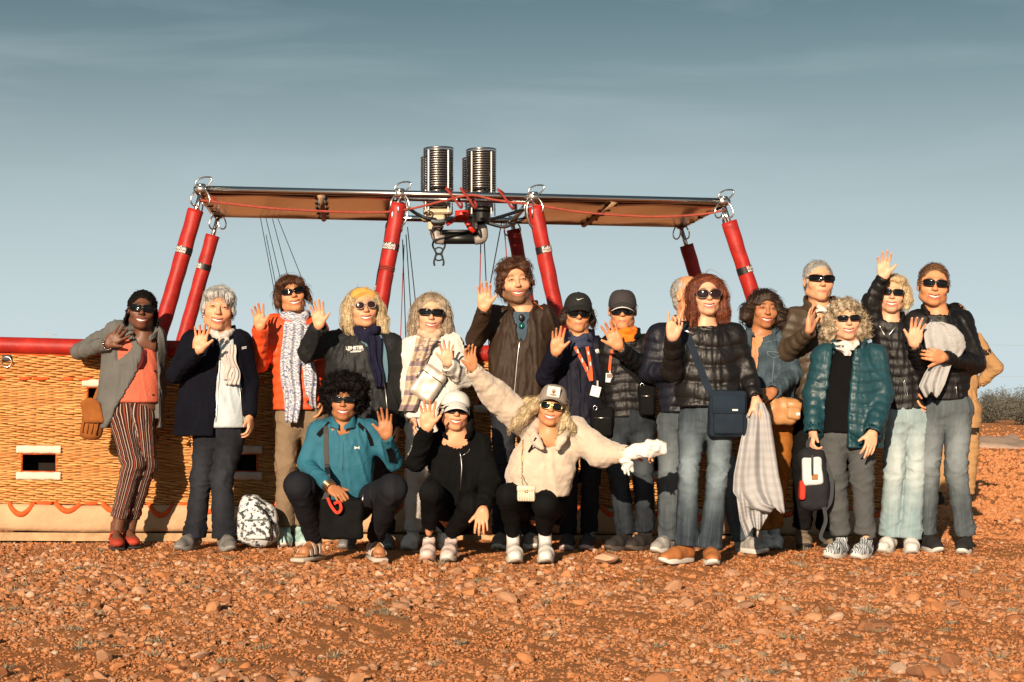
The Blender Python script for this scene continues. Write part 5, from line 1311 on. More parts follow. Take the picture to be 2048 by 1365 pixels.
# ---------------------------------------------------------------- cloth kinds
def denim(name, dark, light, fade=.9, streak=.35):
    m, n = newmat(name); a = n.attr("leguv"); sp = n.n("ShaderNodeSeparateXYZ"); n.l(a.outputs["Vector"], sp.inputs[0])
    mp = n.n("ShaderNodeMapping"); mp.inputs["Scale"].default_value = (26, 2.2, 1); n.l(a.outputs["Vector"], mp.inputs[0])
    t = n.tex(1.0, 5, .7, vec=mp.outputs[0]); t2 = n.tex(9, 4, .6)
    c = n.mix(n.rng(sp.outputs[2], 0, 1, 0, fade), dark, light); c = n.mix(n.rng(t.outputs[0], .4, .7, 0, streak), c, light); c = n.mix(n.rng(t2.outputs[0], .45, .75, 0, .45), c, tuple(x * .55 for x in dark))
    n.color(c); n.b.inputs["Roughness"].default_value = .85; n.b.inputs["Specular IOR Level"].default_value = .2
    n.bump(n.tex(300, 2, .5).outputs[0], .3, .003); n.bump(n.tex(40, 3, .6).outputs[0], .2, .01); return m
def nylon(name, col, rough=.36, var=.15, spec=.5):
    if name in _M: return _M[name]
    m, n = newmat(name); t = n.tex(5, 4, .6); n.color(n.mix(n.rng(t.outputs[0], .3, .7), tuple(c * (1 - var) for c in col), tuple(c * (1 + var) for c in col)))
    n.b.inputs["Roughness"].default_value = rough; n.b.inputs["Specular IOR Level"].default_value = spec
    mp = n.n("ShaderNodeMapping"); mp.inputs["Scale"].default_value = (1, 1, .6); n.l(n.tc.outputs["Object"], mp.inputs[0])
    n.bump(n.tex(38, 3, .55, vec=mp.outputs[0]).outputs[0], .35, .010); _M[name] = m; return m
def ramp_pattern(name, attr, axis, scale, stops, rough=.9):
    m, n = newmat(name); a = n.attr(attr); sp = n.n("ShaderNodeSeparateXYZ"); n.l(a.outputs["Vector"], sp.inputs[0])
    mu = n.n("ShaderNodeMath", operation="MULTIPLY"); mu.inputs[1].default_value = scale; n.l(sp.outputs[axis], mu.inputs[0]); fr = n.n("ShaderNodeMath", operation="FRACT"); n.l(mu.outputs[0], fr.inputs[0])
    r = n.n("ShaderNodeValToRGB"); r.color_ramp.interpolation = "CONSTANT"; n.l(fr.outputs[0], r.inputs[0]); e = r.color_ramp.elements; e[0].position = 0; e[0].color = (*stops[0][1], 1); e[1].position = stops[1][0]; e[1].color = (*stops[1][1], 1)
    for p, c in stops[2:]: x = e.new(p); x.color = (*c, 1)
    n.color(r.outputs[0]); n.b.inputs["Roughness"].default_value = rough; n.b.inputs["Specular IOR Level"].default_value = .2; n.bump(n.tex(200, 2, .5).outputs[0], .25, .004); return m, n, r
m_zip = plain("zip_metal", (.55, .53, .5), .3, 1.0); m_gold = plain("gold", (.7, .5, .22), .25, 1.0); m_blackcloth = fabric("black_cloth", (.006, .006, .007), .9, .3, fold=.25)
m_wsole = plain("white_sole", (.72, .68, .62), .6, var=.1); m_bsole = plain("black_sole", (.025, .023, .022), .7); m_gsole = plain("grey_sole", (.28, .27, .26), .7, var=.2)
m_ring = plain("silver", (.75, .73, .7), .2, 1.0); m_wlace = plain("white_lace", (.75, .73, .7), .7)
m_nail = plain("red_nail", (.45, .02, .02), .25)
H_black = hair_mat("black_hair", (.004, .0035, .0035), (.014, .011, .010), .65); H_dark = hair_mat("dark_hair", (.016, .009, .006), (.06, .032, .018)); H_brown = hair_mat("brown_hair", (.045, .017, .008), (.15, .065, .03))
H_grey = hair_mat("grey_hair", (.38, .37, .35), (.80, .78, .74), .5); H_blond = hair_mat("blond_hair", (.42, .26, .11), (.80, .62, .38)); H_ash = hair_mat("ash_hair", (.26, .18, .11), (.68, .55, .40)); H_red = hair_mat("auburn_hair", (.10, .024, .009), (.30, .08, .03))
H_silver = hair_mat("silver_hair", (.25, .24, .22), (.62, .60, .56), .5); H_curl = hair_mat("curly_hair", (.24, .165, .09), (.70, .57, .40)); H_light = hair_mat("pale_blond_hair", (.55, .38, .18), (.86, .70, .45)); H_brn2 = hair_mat("light_brown_hair", (.10, .045, .02), (.26, .13, .06))
def scalp(f, g=1.0, top=0.0, back=0.0): f.ell((0, .022, .036 + top * .5), (.083 * g, .100 * g, .089 * g + top), 0)
def short_hair(top=.012, side=.006, ears=False):
    def b(f):
        f.ell((0, .024, .038), (.079 + side, .098 + side, .086 + top), 0); f.ell((0, .065, -.03), (.066 + side, .05, .065), .02)
        for sx in (-1, 1):
            f.ell((sx * (.072 + side), -.012, .0), (.012, .028, .036), .012)
            if ears: f.ell((sx * .088, .006, -.014), (.022, .026, .036), .006, "s")
    return b
def long_hair(length, width, back=.05, wave=.0, part=0.0, vol=.012, fwd=-.01):
    def b(f):
        f.ell((part, .024, .040), (.084 + vol, .102 + vol * .5, .088 + vol), 0); f.ell((0, .06, -length * .45), (width * .85, .055, length * .55), .03)
        for sx in (-1, 1):
            f.chain([(sx * .070, -.03, .06), (sx * (.085 + vol), -.02, .0), (sx * (width + wave), fwd, -length * .5), (sx * (width - wave * .4), fwd - .01, -length)], (.026, .026, .030, .014), .025)
            f.chain([(sx * .075, .02, .03), (sx * (width + .004), .03, -length * .5), (sx * width * .85, .03, -length * .95)], (.03, .035, .02), .03)
    return b

# ================================================================ 1 woman in grey overshirt, striped trousers
p = Person("person in a grey overshirt and striped trousers leaning an elbow on the red rim", 262, 11.0, "deep", seed=1)
p.head(284, 620, 72, yaw=12, tilt=4, nod=-4, neck=(288, 672), dy=.06, mouth=1.0, nr=.05)
def b1(f):
    scalp(f, 1.02)
    for k, (x, y, l) in enumerate(((-.082, .03, -.13), (-.07, .055, -.15), (-.086, .005, -.10), (.078, .03, -.12), (.086, .01, -.10), (.066, .055, -.15), (.09, -.005, -.07))):
        f.chain([(x * .8, y, .03), (x, y, -.03), (x * 1.12, y, l * .7), (x * 1.1, y - .005, l)], (.011, .009, .008, .005), .003)
p.hair(b1, H_black, strands=132, slen=.06, amp=.003, freq=200, lift=.003)
p.glasses(w=.036, h=.019, pw=2.6, gap=.037, wrap=5.5, fr=.0026, y0=-.117)
SL, SR = p.p(236, 662, .1), p.p(312, 676, .12)
AL = [SL, p.p(158, 704, .26), p.p(212, 690, -.02)]; AR = [SR, p.p(318, 760, .2), p.p(312, 832, .2)]
lf = p.torso([(662, 226, 316), (700, 204, 321), (760, 198, 324), (800, 192, 326), (857, 198, 328)], dy=.1, dep=.6)
coral = p.garment("knit_top", fabric("coral_knit", (.62, .145, .085), .9, .15, 5, .8, 90), lf, hem=p.p(0, 806, 0)[2], grow=-.018, fold=.003, neckcut=.058, arms=())
lf2 = p.torso([(662, 226, 316), (700, 204, 321), (760, 198, 324), (800, 192, 326), (857, 198, 328)], dy=.1, dep=.6)
m_shack = fabric("grey_wool", (.135, .135, .128), .95, .15, 8, .6, 150)
p.garment("overshirt", m_shack, lf2, arms=[AL, AR], sh=(SL, p.p(288, 672, .14), SR), opening=[(655, 280, 300), (700, 277, 303), (740, 268, 304), (792, 239, 305), (860, 202, 306)], collar=dict(h=.045, gap=.6, r0=.07, r1=.085, tilt=.3), arm_r=(.066, .056, .052, .046), fold=.005)
p.tail("scarf_end", [(668, 286, 302), (700, 282, 295), (738, 273, 286)], fabric("plum_cloth", (.13, .02, .022), .8), 1, .004, .004)
for q in ((312, 700), (309, 742), (306, 790)): 
    c = p.hit(*q, .003); mb = MB(); mb.lathe([(.0065, -.002), (.0065, .003)], c, 10, rot("X", math.pi / 2)); mk("button", mb.geo(), m_black, p.root)
LL = [p.p(243, 836, .08), p.p(266, 930, -.02), p.p(237, 1036, .0)]; LR = [p.p(283, 836, .1), p.p(292, 930, .06), p.p(262, 1036, .1)]
m_str, n_, r_ = ramp_pattern("striped_cloth", "leguv", 0, 14.0, [(0, (.045, .014, .012)), (.12, (.55, .46, .38)), (.17, (.05, .014, .012)), (.33, (.30, .06, .03)), (.42, (.04, .012, .012)), (.52, (.60, .50, .42)), (.56, (.03, .012, .012)), (.70, (.22, .08, .04)), (.75, (.035, .012, .012)), (.88, (.55, .45, .36)), (.92, (.04, .014, .012))])
p.legs("trousers", m_str, p.p(262, 828, .1), LL, LR, rad=(.086, .066, .056), top=p.p(0, 800, 0)[2], pelr=(.15, .115), fold=.004)
for A, K, an, dk in ((LL[2], LL[1], 18, 0), (LR[2], LR[1], 25, 1)):
    e = npv((A[0] - .012, A[1] - .01, .07)); p.shin(npv(A) + (npv(K) - npv(A)) * .15, e, .043, .034); tw = p.foot(npv((A[0] - .015, A[1] - .01, 0)), an, .24, .022)
    m_rs = plain("red_suede", (.42, .045, .02), .8, var=.2); f = Field((-.08, -.06, -.03), (.08, .30, .13), .005); f.cap((0, .03, .03), (.0, .16, .018), .036, .046, .02); f.ell((0, .195, .022), (.044, .055, .028), .02); f.cap((0, .06, .09), (0, .165, .065), .030, .034, .006, "s"); f.cut_below(-.005)
    V, Fc = f.mesh(); sh = mk("shoe", (tw(V), Fc[:, ::-1]), m_rs, p.root)
    mb = MB(); mb.box((0, .115, -.012), (.046, .135, .009), bev=.008); v, fc = mb.geo(); mk("sole", (tw(v), [f_[::-1] for f_ in fc]), m_bsole, sh)
    mb = MB(); mb.tube(spline([(-.04, .06, .035), (-.03, .08, .075), (0, .085, .086), (.03, .08, .075), (.04, .06, .035)], 12), .0075, 6); v, fc = mb.geo(); mk("strap", (tw(v), fc), m_rs, sh)
p.hand(AL, p.p(262, 652, -.06), thumb=1, palm=(-.15, -1, .1), spread=1.3, curl=(.1, .15)); p.hand(AR, p.p(306, 880, .2), thumb=-1, palm=(1, .2, 0), spread=.3, curl=(.3, .3))
mb = MB(); c = npv(AL[2]); d = (npv(AL[2]) - npv(AL[1])); d /= np.linalg.norm(d); u = np.cross(d, (0, 1, 0)); u /= np.linalg.norm(u); v_ = np.cross(d, u)
for k, an in enumerate(np.linspace(0, 6.28, 15)[:-1]): mb.lathe([(.001, -.006), (.006, -.003), (.006, .003), (.001, .006)], c + d * .022 + .034 * (math.cos(an) * u + math.sin(an) * v_), 6)
mk("bracelet", mb.geo(), m_ring, p.root)
p.finish([AL, AR])

# ================================================================ 2 grey-haired woman, navy jacket
p = Person("person with short grey hair in a navy jacket and pale striped scarf", 440, 10.92, "rosy", (.3, .28, .26), seed=2)
p.head(437, 617, 80, yaw=10, tilt=6, nod=-2, neck=(444, 672), mouth=1.2, eyes=.35, jaw=1.02)
def b2(f):
    short_hair(.010, .004)(f); f.ell((-.03, -.055, .072), (.05, .035, .03), .02); f.ell((.045, -.05, .065), (.035, .035, .03), .02)
p.hair(b2, H_grey, bangs=True, strands=528, slen=.07, face=(0, -.1, -.028, .063, .075, .092), lift=.005)
SL, SR = p.p(384, 684, 0), p.p(482, 684, 0)
AL = [SL, p.p(352, 748, -.12), p.p(396, 704, -.30)]; AR = [SR, p.p(499, 764, .04), p.p(499, 832, -.06)]
rows = [(676, 398, 478), (715, 366, 492), (770, 362, 496), (820, 352, 500), (872, 349, 503)]
lf = p.torso(rows, dep=.62, dmax=.17)
p.garment("shirt", fabric("pale_blue_shirt", (.55, .62, .66), .85, .08, 8, .2, fold=.3), lf, hem=p.p(0, 856, 0)[2], grow=-.016, fold=.004, neckcut=.055)
lf = p.torso(rows, dep=.62, dmax=.17)
m_navy = fabric("navy_fleece", (.0045, .005, .010), .9, .3, 6, .5, 60, fold=.3)
p.garment("jacket", m_navy, lf, arms=[AL, AR], sh=(SL, p.p(444, 674, .03), SR), opening=[(660, 430, 462), (700, 440, 468), (760, 434, 478), (876, 428, 486)], collar=dict(h=.06, gap=.5, r0=.075, r1=.082), arm_r=(.072, .062, .056, .044), fold=.005)
p.seam("zip", [(441, 700), (437, 760), (430, 872)], .004, m_zip); p.seam("zip", [(470, 700), (478, 760), (486, 850)], .003, m_zip)
m_scf, n_, r_ = ramp_pattern("striped_scarf", "uvw", 0, 9.0, [(0, (.62, .56, .52)), (.6, (.36, .31, .30)), (.75, (.66, .60, .56))])
p.wrap("scarf", fabric("pale_scarf", (.60, .54, .50), .9, .25, 30), .066, .017, 2, .03)
p.tail("scarf_end", [(690, 452, 470), (712, 448, 472), (740, 458, 478), (770, 452, 480)], m_scf, 3, .008, .02, ph=.5); p.tail("scarf_end", [(700, 440, 460), (730, 446, 466), (760, 448, 466)], m_scf, 2, .006, .012, ph=2)
LL = [p.p(414, 876, 0), p.p(404, 955, -.03), p.p(388, 1074, .02)]; LR = [p.p(462, 876, 0), p.p(445, 955, -.03), p.p(448, 1076, -.02)]
D_dark = denim("dark_denim", (.012, .0135, .019), (.055, .06, .075), .4, .15)
p.legs("jeans", D_dark, p.p(438, 862, .02), LL, LR, rad=(.086, .068, .072), top=p.p(0, 840, 0)[2], flare=.008, pelr=(.15, .12))
m_tsh = plain("grey_shoe", (.16, .15, .14), .8, var=.35, vscale=40); p.shoe(LL[2], -18, m_tsh, m_gsole, laces=m_wlace); p.shoe(LR[2], 22, m_tsh, m_gsole, laces=m_wlace)
p.hand(AL, p.p(408, 643, -.33), thumb=1, spread=1.1); p.hand(AR, p.p(503, 880, -.1), thumb=-1, palm=(-1, .3, 0), spread=.3, curl=(.5, .5))
for sx, q in ((-1, (414, 640)), (1, (465, 634))):
    mb = MB(); c = p.to_world([(sx * .078, .0, -.045)])[0]; mb.tube([c + npv((.008 * math.cos(a), 0, .010 * math.sin(a))) for a in np.linspace(0, 6.28, 12)], .0014, 4, cap=False); mk("earring", mb.geo(), m_ring, p.root)
for q in range(2): poly_on(p, [(483.5, 694.6 + 2.8 * q), (493, 692.8 + 2.8 * q), (493, 694.4 + 2.8 * q), (483.5, 696.2 + 2.8 * q)], m_white, "chest_logo", off=.004)
p.finish([AL, AR])

# ================================================================ 3 orange puffer, patterned scarf
p = Person("person in an orange puffer jacket with a long blue and white patterned scarf", 590, 11.22, "tan", (.03, .015, .01), seed=3)
p.head(583, 589, 70, yaw=14, tilt=-13, nod=-6, neck=(592, 640), mouth=1.3)
def b3(f):
    short_hair(.012, .008)(f); f.ell((-.03, -.06, .07), (.055, .035, .028), .02); f.ell((.05, -.045, .06), (.035, .04, .035), .02)
    for sx in (-1, 1): f.chain([(sx * .09, .0, .02), (sx * .096, .005, -.04), (sx * .108, .0, -.065)], (.022, .018, .006), .015)
    f.ell((0, .07, -.06), (.075, .035, .045), .02)
p.hair(b3, H_brown, bangs=True, strands=616, slen=.075, lift=.007, wild=.5, face=(0, -.1, -.028, .063, .075, .092))
p.glasses(w=.033, h=.016, pw=2.6, gap=.036, wrap=6.0, fr=.0022, slant=.25, y0=-.117)
SL, SR = p.p(548, 650, 0), p.p(634, 656, 0)
AL = [SL, p.p(518, 728, -.1), p.p(521, 658, -.25)]; AR = [SR, p.p(652, 730, .03), p.p(648, 800, 0)]
lf = p.torso([(642, 556, 628), (680, 540, 642), (740, 546, 648), (820, 544, 656)], dep=.66, dmax=.17)
m_orn = nylon("orange_nylon", (.80, .085, .02), .55, .15, .35)
p.garment("puffer_jacket", m_orn, lf, arms=[AL, AR], sh=(SL, p.p(592, 644, .03), SR), quilt=(.013, .062), collar=dict(h=.06, gap=.25, r0=.075, r1=.08), arm_r=(.066, .060, .058, .050), fold=.003, cuff=.002)
m_pat, n = newmat("patterned_scarf"); t = n.tex(26, 3, .6); w = n.n("ShaderNodeTexWave"); w.wave_type = "RINGS"; w.inputs["Scale"].default_value = 15; w.inputs["Distortion"].default_value = 13; w.inputs["Detail"].default_value = 2; w.inputs["Detail Scale"].default_value = 1.6
n.l(n.tc.outputs["Object"], w.inputs["Vector"]); c = n.mix(n.rng(w.outputs[0], .62, .78), (.62, .62, .65), (.17, .20, .32)); c = n.mix(n.rng(t.outputs[0], .55, .62, 0, .7), c, (.42, .42, .52)); n.color(c); n.b.inputs["Roughness"].default_value = .9
p.wrap("scarf", m_pat, .072, .023, 2, .05, off=(0, -.015, -.005))
p.tail("scarf_end", [(650, 566, 606), (700, 562, 606), (760, 562, 600), (800, 566, 600), (846, 572, 598)], m_pat, 2.5, .012, .02, ph=.3); p.tail("scarf_end", [(650, 596, 626), (700, 600, 624), (760, 606, 632), (818, 620, 634)], m_pat, 1.6, .01, .015, ph=2)
LL = [p.p(574, 842, 0), p.p(572, 930, -.03), p.p(570, 1052, 0)]; LR = [p.p(630, 842, .02), p.p(622, 930, .0), p.p(600, 1050, .06)]
p.legs("trousers", fabric("khaki_cloth", (.235, .165, .105), .9, .12, 6, .3, fold=.35), p.p(602, 835, .02), LL, LR, rad=(.082, .066, .06), top=p.p(0, 812, 0)[2])
m_min = plain("mint_shoe", (.36, .55, .50), .7, var=.25, vscale=25); p.shoe(LL[2], 6, m_min, m_wsole, laces=plain("red_lace", (.3, .04, .03), .7)); p.shoe(LR[2], 14, m_min, m_wsole)
p.hand(AL, p.p(513, 606, -.28), thumb=1, spread=1.0); p.hand(AR, p.p(640, 840, -.05), thumb=-1, palm=(-1, 0, 0), spread=.3, curl=(.4, .4))
p.finish([AL, AR])

# ================================================================ 4 blond woman, charcoal anorak with lettering
p = Person("person with a yellow headband and a charcoal jacket lettered LEINSTER", 735, 11.0, "rosy", (.25, .14, .06), seed=4)
p.head(726, 617, 74, yaw=14, tilt=-6, nod=-6, neck=(734, 668), mouth=1.35)
def b4(f):
    long_hair(.15, .086, wave=.008, vol=.006)(f)
    f.chain([(.085, .0, .0), (.104, -.02, -.08), (.105, -.03, -.15), (.12, -.03, -.17)], (.026, .03, .022, .008), .02); f.chain([(-.085, .0, .03), (-.098, -.01, -.05), (-.112, -.02, -.12)], (.026, .028, .010), .02)
p.hair(b4, H_light, strands=704, slen=.13, lift=.004, wild=.35, face=(0, -.1, -.018, .063, .078, .098))
f = Field((-.12, -.14, -.02), (.12, .15, .17), .006); f.ell((0, .022, .040), (.094, .110, .099), 0); f.fn((-.12, -.14, -.02), (.12, .15, .17), lambda x, y, z: np.abs(y + .045 + .28 * (z - .10)) - .022 + 0 * x, .006, "s"); 
f.D = np.maximum(np.maximum(f.D * 0 + ((f.D)), 0 * f.D - 9), f.D)
g = Field((-.12, -.16, .0), (.12, .1, .17), .006); g.ell((0, .016, .040), (.095, .112, .100), 0); g.fn((-.12, -.16, .0), (.12, .1, .17), lambda x, y, z: -(np.abs((y + .055) * .9 + .45 * (z - .085)) - .022) + 0 * x, .006, "s"); g.cut_below(.02)
V, Fc = g.mesh(); V = V + vnormals(V, Fc) * (.002 * sn(V * npv((.3, 1, 1)), 150, 4))[:, None]; mk("headband", (p.to_world(V), Fc), fabric("yellow_cloth", (.72, .38, .09), .85, .2, 20), p.root)
p.glasses(w=.026, h=.021, pw=2.2, gap=.033, wrap=3.0, lens=m_lens_b, frame=plain("clear_frame", (.35, .32, .30), .35), fr=.0022)
SL, SR = p.p(668, 684, 0), p.p(782, 690, 0)
AL = [SL, p.p(616, 704, -.14), p.p(638, 655, -.28)]; AR = [SR, p.p(797, 774, .05), p.p(795, 850, .02)]
lf = p.torso([(672, 690, 772), (705, 652, 792), (760, 652, 796), (850, 655, 800)], dep=.6, dmax=.165)
m_char = nylon("charcoal_nylon", (.014, .0155, .017), .6, .2, .25)
p.garment("jacket", m_char, lf, arms=[AL, AR], sh=(SL, p.p(734, 674, .03), SR), opening=[(668, 722, 752), (700, 738, 756), (740, 752, 764)], collar=dict(h=.05, gap=.6, r0=.078, r1=.088), arm_r=(.078, .068, .064, .052), fold=.007, cuff=.002)
lfi = p.torso([(672, 690, 772), (705, 652, 792), (760, 652, 796), (850, 655, 800)], dep=.6, dmax=.165)
p.garment("inner_top", fabric("blue_grey_fleece", (.10, .17, .22), .9), lfi, grow=-.016, neckcut=.05, fold=0, hem=p.p(0, 800, 0)[2])
p.strip("lining_edge", [(708, 668), (735, 692), (752, 722), (764, 745)], .014, fabric("teal_lining", (.12, .22, .28), .8), off=.006); p.strip("lining_edge", [(758, 672), (768, 700), (772, 740), (770, 765)], .03, fabric("teal_lining", (.12, .22, .28), .8), off=.008)
m_navsc = fabric("navy_scarf", (.014, .014, .035), .9, .3, 20, fold=.4); p.wrap("scarf", m_navsc, .074, .026, 2, .05, off=(0, -.015, -.01)); p.tail("scarf_end", [(672, 728, 760), (710, 738, 764), (750, 744, 766), (775, 752, 768)], m_navsc, 2.2, .01, .02)
p.seam("zip", [(764, 748), (772, 790), (776, 840)], .004, m_zip)
text_on(p, "LEINSTER", 709, 696.3, 9.0, m_white, ang=.05, bold=.0009, spacing=.92); poly_on(p, [(695, 701.4), (727, 699.8), (727, 700.8), (695, 702.4)], m_white, "chest_logo")
for q in range(9): poly_on(p, [(701 + 2.4 * q, 703.2 - .14 * q), (702.9 + 2.4 * q, 703.1 - .14 * q), (702.9 + 2.4 * q, 705.4 - .14 * q), (701 + 2.4 * q, 705.6 - .14 * q)], m_white, "chest_logo")
LL = [p.p(706, 862, 0), p.p(704, 950, -.02), p.p(700, 1066, .05)]; LR = [p.p(762, 862, 0), p.p(762, 950, -.02), p.p(770, 1066, .05)]
p.legs("trousers", fabric("dark_brown_cloth", (.03, .022, .018), .9, fold=.3), p.p(735, 848, .02), LL, LR, rad=(.095, .072, .062), top=p.p(0, 830, 0)[2], pelr=(.165, .12))
p.shoe(LL[2], -8, m_tsh, m_gsole); p.shoe(LR[2], 8, m_tsh, m_gsole)
p.hand(AL, p.p(634, 599, -.3), thumb=1, spread=1.3); p.hand(AR, p.p(792, 895, 0), thumb=-1, palm=(-1, 0, 0), spread=.3, curl=(.4, .4))
p.finish([AL, AR])

# ================================================================ 5 squatting woman in teal top with afro
p = Person("person with a black afro squatting in a teal zip top", 690, 10.15, "brown", seed=5)
p.head(688, 801, 72, yaw=2, tilt=2, nod=-2, neck=(687, 846), mouth=1.5, dy=-.05)
def b5(f):
    f.ell((0, .02, .066), (.142, .126, .112), 0); f.ell((.0, .04, .0), (.130, .10, .10), .04)
p.hair(b5, H_black, lo=(-.22, -.2, -.2), hi=(.22, .22, .24), strands=1500, slen=.03, amp=.007, freq=110, curl=.006, h=.008, sr=.0014, face=(0, -.13, -.028, .066, .085, .098))
p.glasses(w=.031, h=.015, pw=3.2, gap=.036, wrap=4.0, fr=.0035, z=.006)
SL, SR = p.p(636, 864, 0), p.p(738, 862, 0)
AL = [SL, p.p(612, 930, -.05), p.p(658, 972, -.30)]; AR = [SR, p.p(788, 925, -.02), p.p(773, 876, -.2)]
lf = p.torso([(850, 655, 722), (880, 634, 744), (930, 630, 748), (975, 632, 745, .02), (1000, 640, 738, .04)], dep=.66, dmax=.16)
m_teal = fabric("teal_jersey", (.022, .135, .20), .75, .12, 5, .2, 200, fold=.35, spec=.35)
p.garment("zip_top", m_teal, lf, arms=[AL, AR], sh=(SL, p.p(687, 850, .02), SR), collar=dict(h=.05, gap=.14, r0=.064, r1=.066, th=.009, off=(0, 0, -.006)), arm_r=(.060, .050, .048, .038), fold=.005, neckcut=.052)
p.seam("zip", [(686, 862), (686, 900), (685, 940)], .002, plain("teal_zip", (.02, .10, .15), .6)); p.strip("shoulder_panel", [(636, 872), (645, 862), (660, 846)], .028, m_blackcloth, off=.003); p.strip("shoulder_panel", [(716, 848), (732, 862), (742, 880), (744, 892)], .024, m_blackcloth, off=.003)
p.strip("sleeve_panel", [(778, 898), (783, 912), (785, 925)], .036, m_blackcloth, off=.003)
for sx in (-1, 1):
    poly_on(p, [(714 + sx * 5.2, 892.5), (714 + sx * 5.2, 899.5), (714 + sx * 2.5, 897.6), (714, 897.2), (714, 894.8), (714 + sx * 2.5, 894.4)][::sx], m_white, "chest_logo")
KL, KR = p.p(596, 972, -.28), p.p(786, 978, -.25)
LL = [p.p(660, 1005, .12), KL, p.p(628, 1078, .0)]; LR = [p.p(716, 1005, .12), KR, p.p(750, 1078, .0)]
D_blk = denim("black_denim", (.006, .0065, .010), (.035, .038, .048), .5, .15)
p.legs("jeans", D_blk, p.p(688, 1008, .15), LL, LR, rad=(.086, .078, .052), pelr=(.17, .13), fold=.004)
for A, an in ((LL[2], -22), (LR[2], 14)):
    p.shin(npv((A[0], A[1], A[2])), npv((A[0], A[1], .06)), .036, .033); tw = p.foot(A, an, .245, .03)
    m_san = plain("pale_sandal", (.55, .46, .38), .7, var=.15); mb = MB(); mb.box((0, .12, -.014), (.047, .14, .013), bev=.008); v, fc = mb.geo(); sd_ = mk("sandal", (tw(v), [f_[::-1] for f_ in fc]), m_san, p.root)
    for y, z in ((.165, .058), (.115, .082), (.055, .10)):
        P = np.array([(.048 * math.sin(a), y - .012 * math.cos(a), max(-.004, (z) * math.cos(a) ** .8 if abs(a) < 1.55 else -.004)) for a in np.linspace(-1.5, 1.5, 13)]); mb = MB(); N_ = np.stack([P[:, 0] / .048, 0 * P[:, 0], np.clip(P[:, 2] / z, 0, 1) + .01], -1); mb.ribbon(P, .026, .005, N_); v, fc = mb.geo(); mk("strap", (tw(v), fc), m_san, sd_, smooth=False)
p.hand(AL, p.p(692, 1000, -.36), thumb=1, palm=(.2, .5, -1), spread=.5, curl=(.55, .5), sc=1.0); p.hand(AR, p.p(769, 816, -.23), thumb=-1, spread=1.0)
mb = MB(); c = npv(AL[2]); d = (npv(AL[2]) - npv(AL[1])); d /= np.linalg.norm(d); u = np.cross(d, (0, 1, 0)); u /= np.linalg.norm(u); v_ = np.cross(d, u)
for k in range(5): mb.tube([c + d * (-.01 + .011 * k) + (.037 - .001 * k) * (math.cos(a) * u + math.sin(a) * v_) for a in np.linspace(0, 6.2832, 18)], .0035, 5, cap=False)
mk("bangles", mb.geo(), plain("bronze", (.5, .36, .22), .3, 1.0), p.root)
p.finish([AL, AR]); P5 = p

# ================================================================ 6 white sweater, plaid scarf
p = Person("person in a white sweater with long grey-blond hair and a plaid scarf", 860, 11.0, "fair", (.3, .22, .14), seed=6)
p.head(862, 627, 74, yaw=4, tilt=2, nod=0, neck=(862, 672), mouth=.9)
def b6(f):
    long_hair(.16, .084, wave=.008, vol=.004)(f); f.chain([(-.08, .0, .0), (-.094, -.005, -.07), (-.118, -.01, -.15)], (.022, .026, .010), .02); f.chain([(.08, .0, .0), (.092, -.005, -.07), (.108, -.01, -.14)], (.022, .024, .010), .02)
p.hair(b6, H_ash, strands=748, slen=.14, lift=.004, wild=.35)
p.glasses(w=.033, h=.017, pw=3.6, gap=.036, wrap=4.0, fr=.004, z=.006)
SL, SR = p.p(828, 692, 0), p.p(906, 690, 0)
AL = [SL, p.p(815, 765, .02), p.p(826, 835, -.05)]; AR = [SR, p.p(926, 756, -.06), p.p(896, 730, -.24)]
lf = p.torso([(680, 836, 896), (715, 818, 920), (770, 820, 922), (850, 816, 920)], dep=.64, dmax=.17)
m_cream = fabric("white_knit", (.74, .70, .64), .9, .06, 6, .5, 120, fold=.25)
p.garment("sweater", m_cream, lf, arms=[AL, AR], sh=(SL, p.p(862, 678, .03), SR), arm_r=(.070, .066, .062, .046), fold=.007, cuff=.003)
m_pld, n = newmat("plaid_scarf"); a = n.attr("uvw"); sp = n.n("ShaderNodeSeparateXYZ"); n.l(a.outputs["Vector"], sp.inputs[0]); cs = []
def fract(v, k): 
    mu = n.n("ShaderNodeMath", operation="MULTIPLY"); mu.inputs[1].default_value = k; n.l(v, mu.inputs[0]); fr = n.n("ShaderNodeMath", operation="FRACT"); n.l(mu.outputs[0], fr.inputs[0]); return fr.outputs[0]
c = n.mix(n.rng(fract(sp.outputs[1], 5), .60, .61, 0, .85), (.60, .44, .30), (.22, .16, .20)); c = n.mix(n.rng(fract(sp.outputs[0], 2), .66, .67, 0, .6), c, (.20, .14, .16)); c = n.mix(n.rng(fract(sp.outputs[1], 10), .88, .89, 0, .8), c, (.70, .60, .48)); n.color(c); n.b.inputs["Roughness"].default_value = .92
p.wrap("scarf", fabric("tan_scarf", (.58, .42, .29), .9, .25, 25), .068, .020, 2, .045, off=(0, -.015, -.012)); p.tail("scarf_end", [(676, 832, 866), (710, 824, 858), (760, 812, 846), (822, 798, 834)], m_pld, 1.7, .014, .03); p.tail("scarf_end", [(676, 848, 876), (720, 830, 852)], m_pld, 1.2, .01, .03)
LL = [p.p(838, 862, 0), p.p(832, 950, 0), p.p(826, 1062, .02)]; LR = [p.p(890, 862, 0), p.p(884, 950, 0), p.p(888, 1062, .06)]
p.legs("trousers", fabric("stone_cloth", (.52, .49, .45), .9, .1, fold=.3), p.p(864, 850, .02), LL, LR, rad=(.09, .068, .056), top=p.p(0, 835, 0)[2])
m_wsh = plain("white_shoe", (.68, .65, .6), .7, var=.12); p.shoe(LL[2], -10, m_wsh, m_wsole, laces=m_wlace); p.shoe(LR[2], 12, m_wsh, m_wsole)
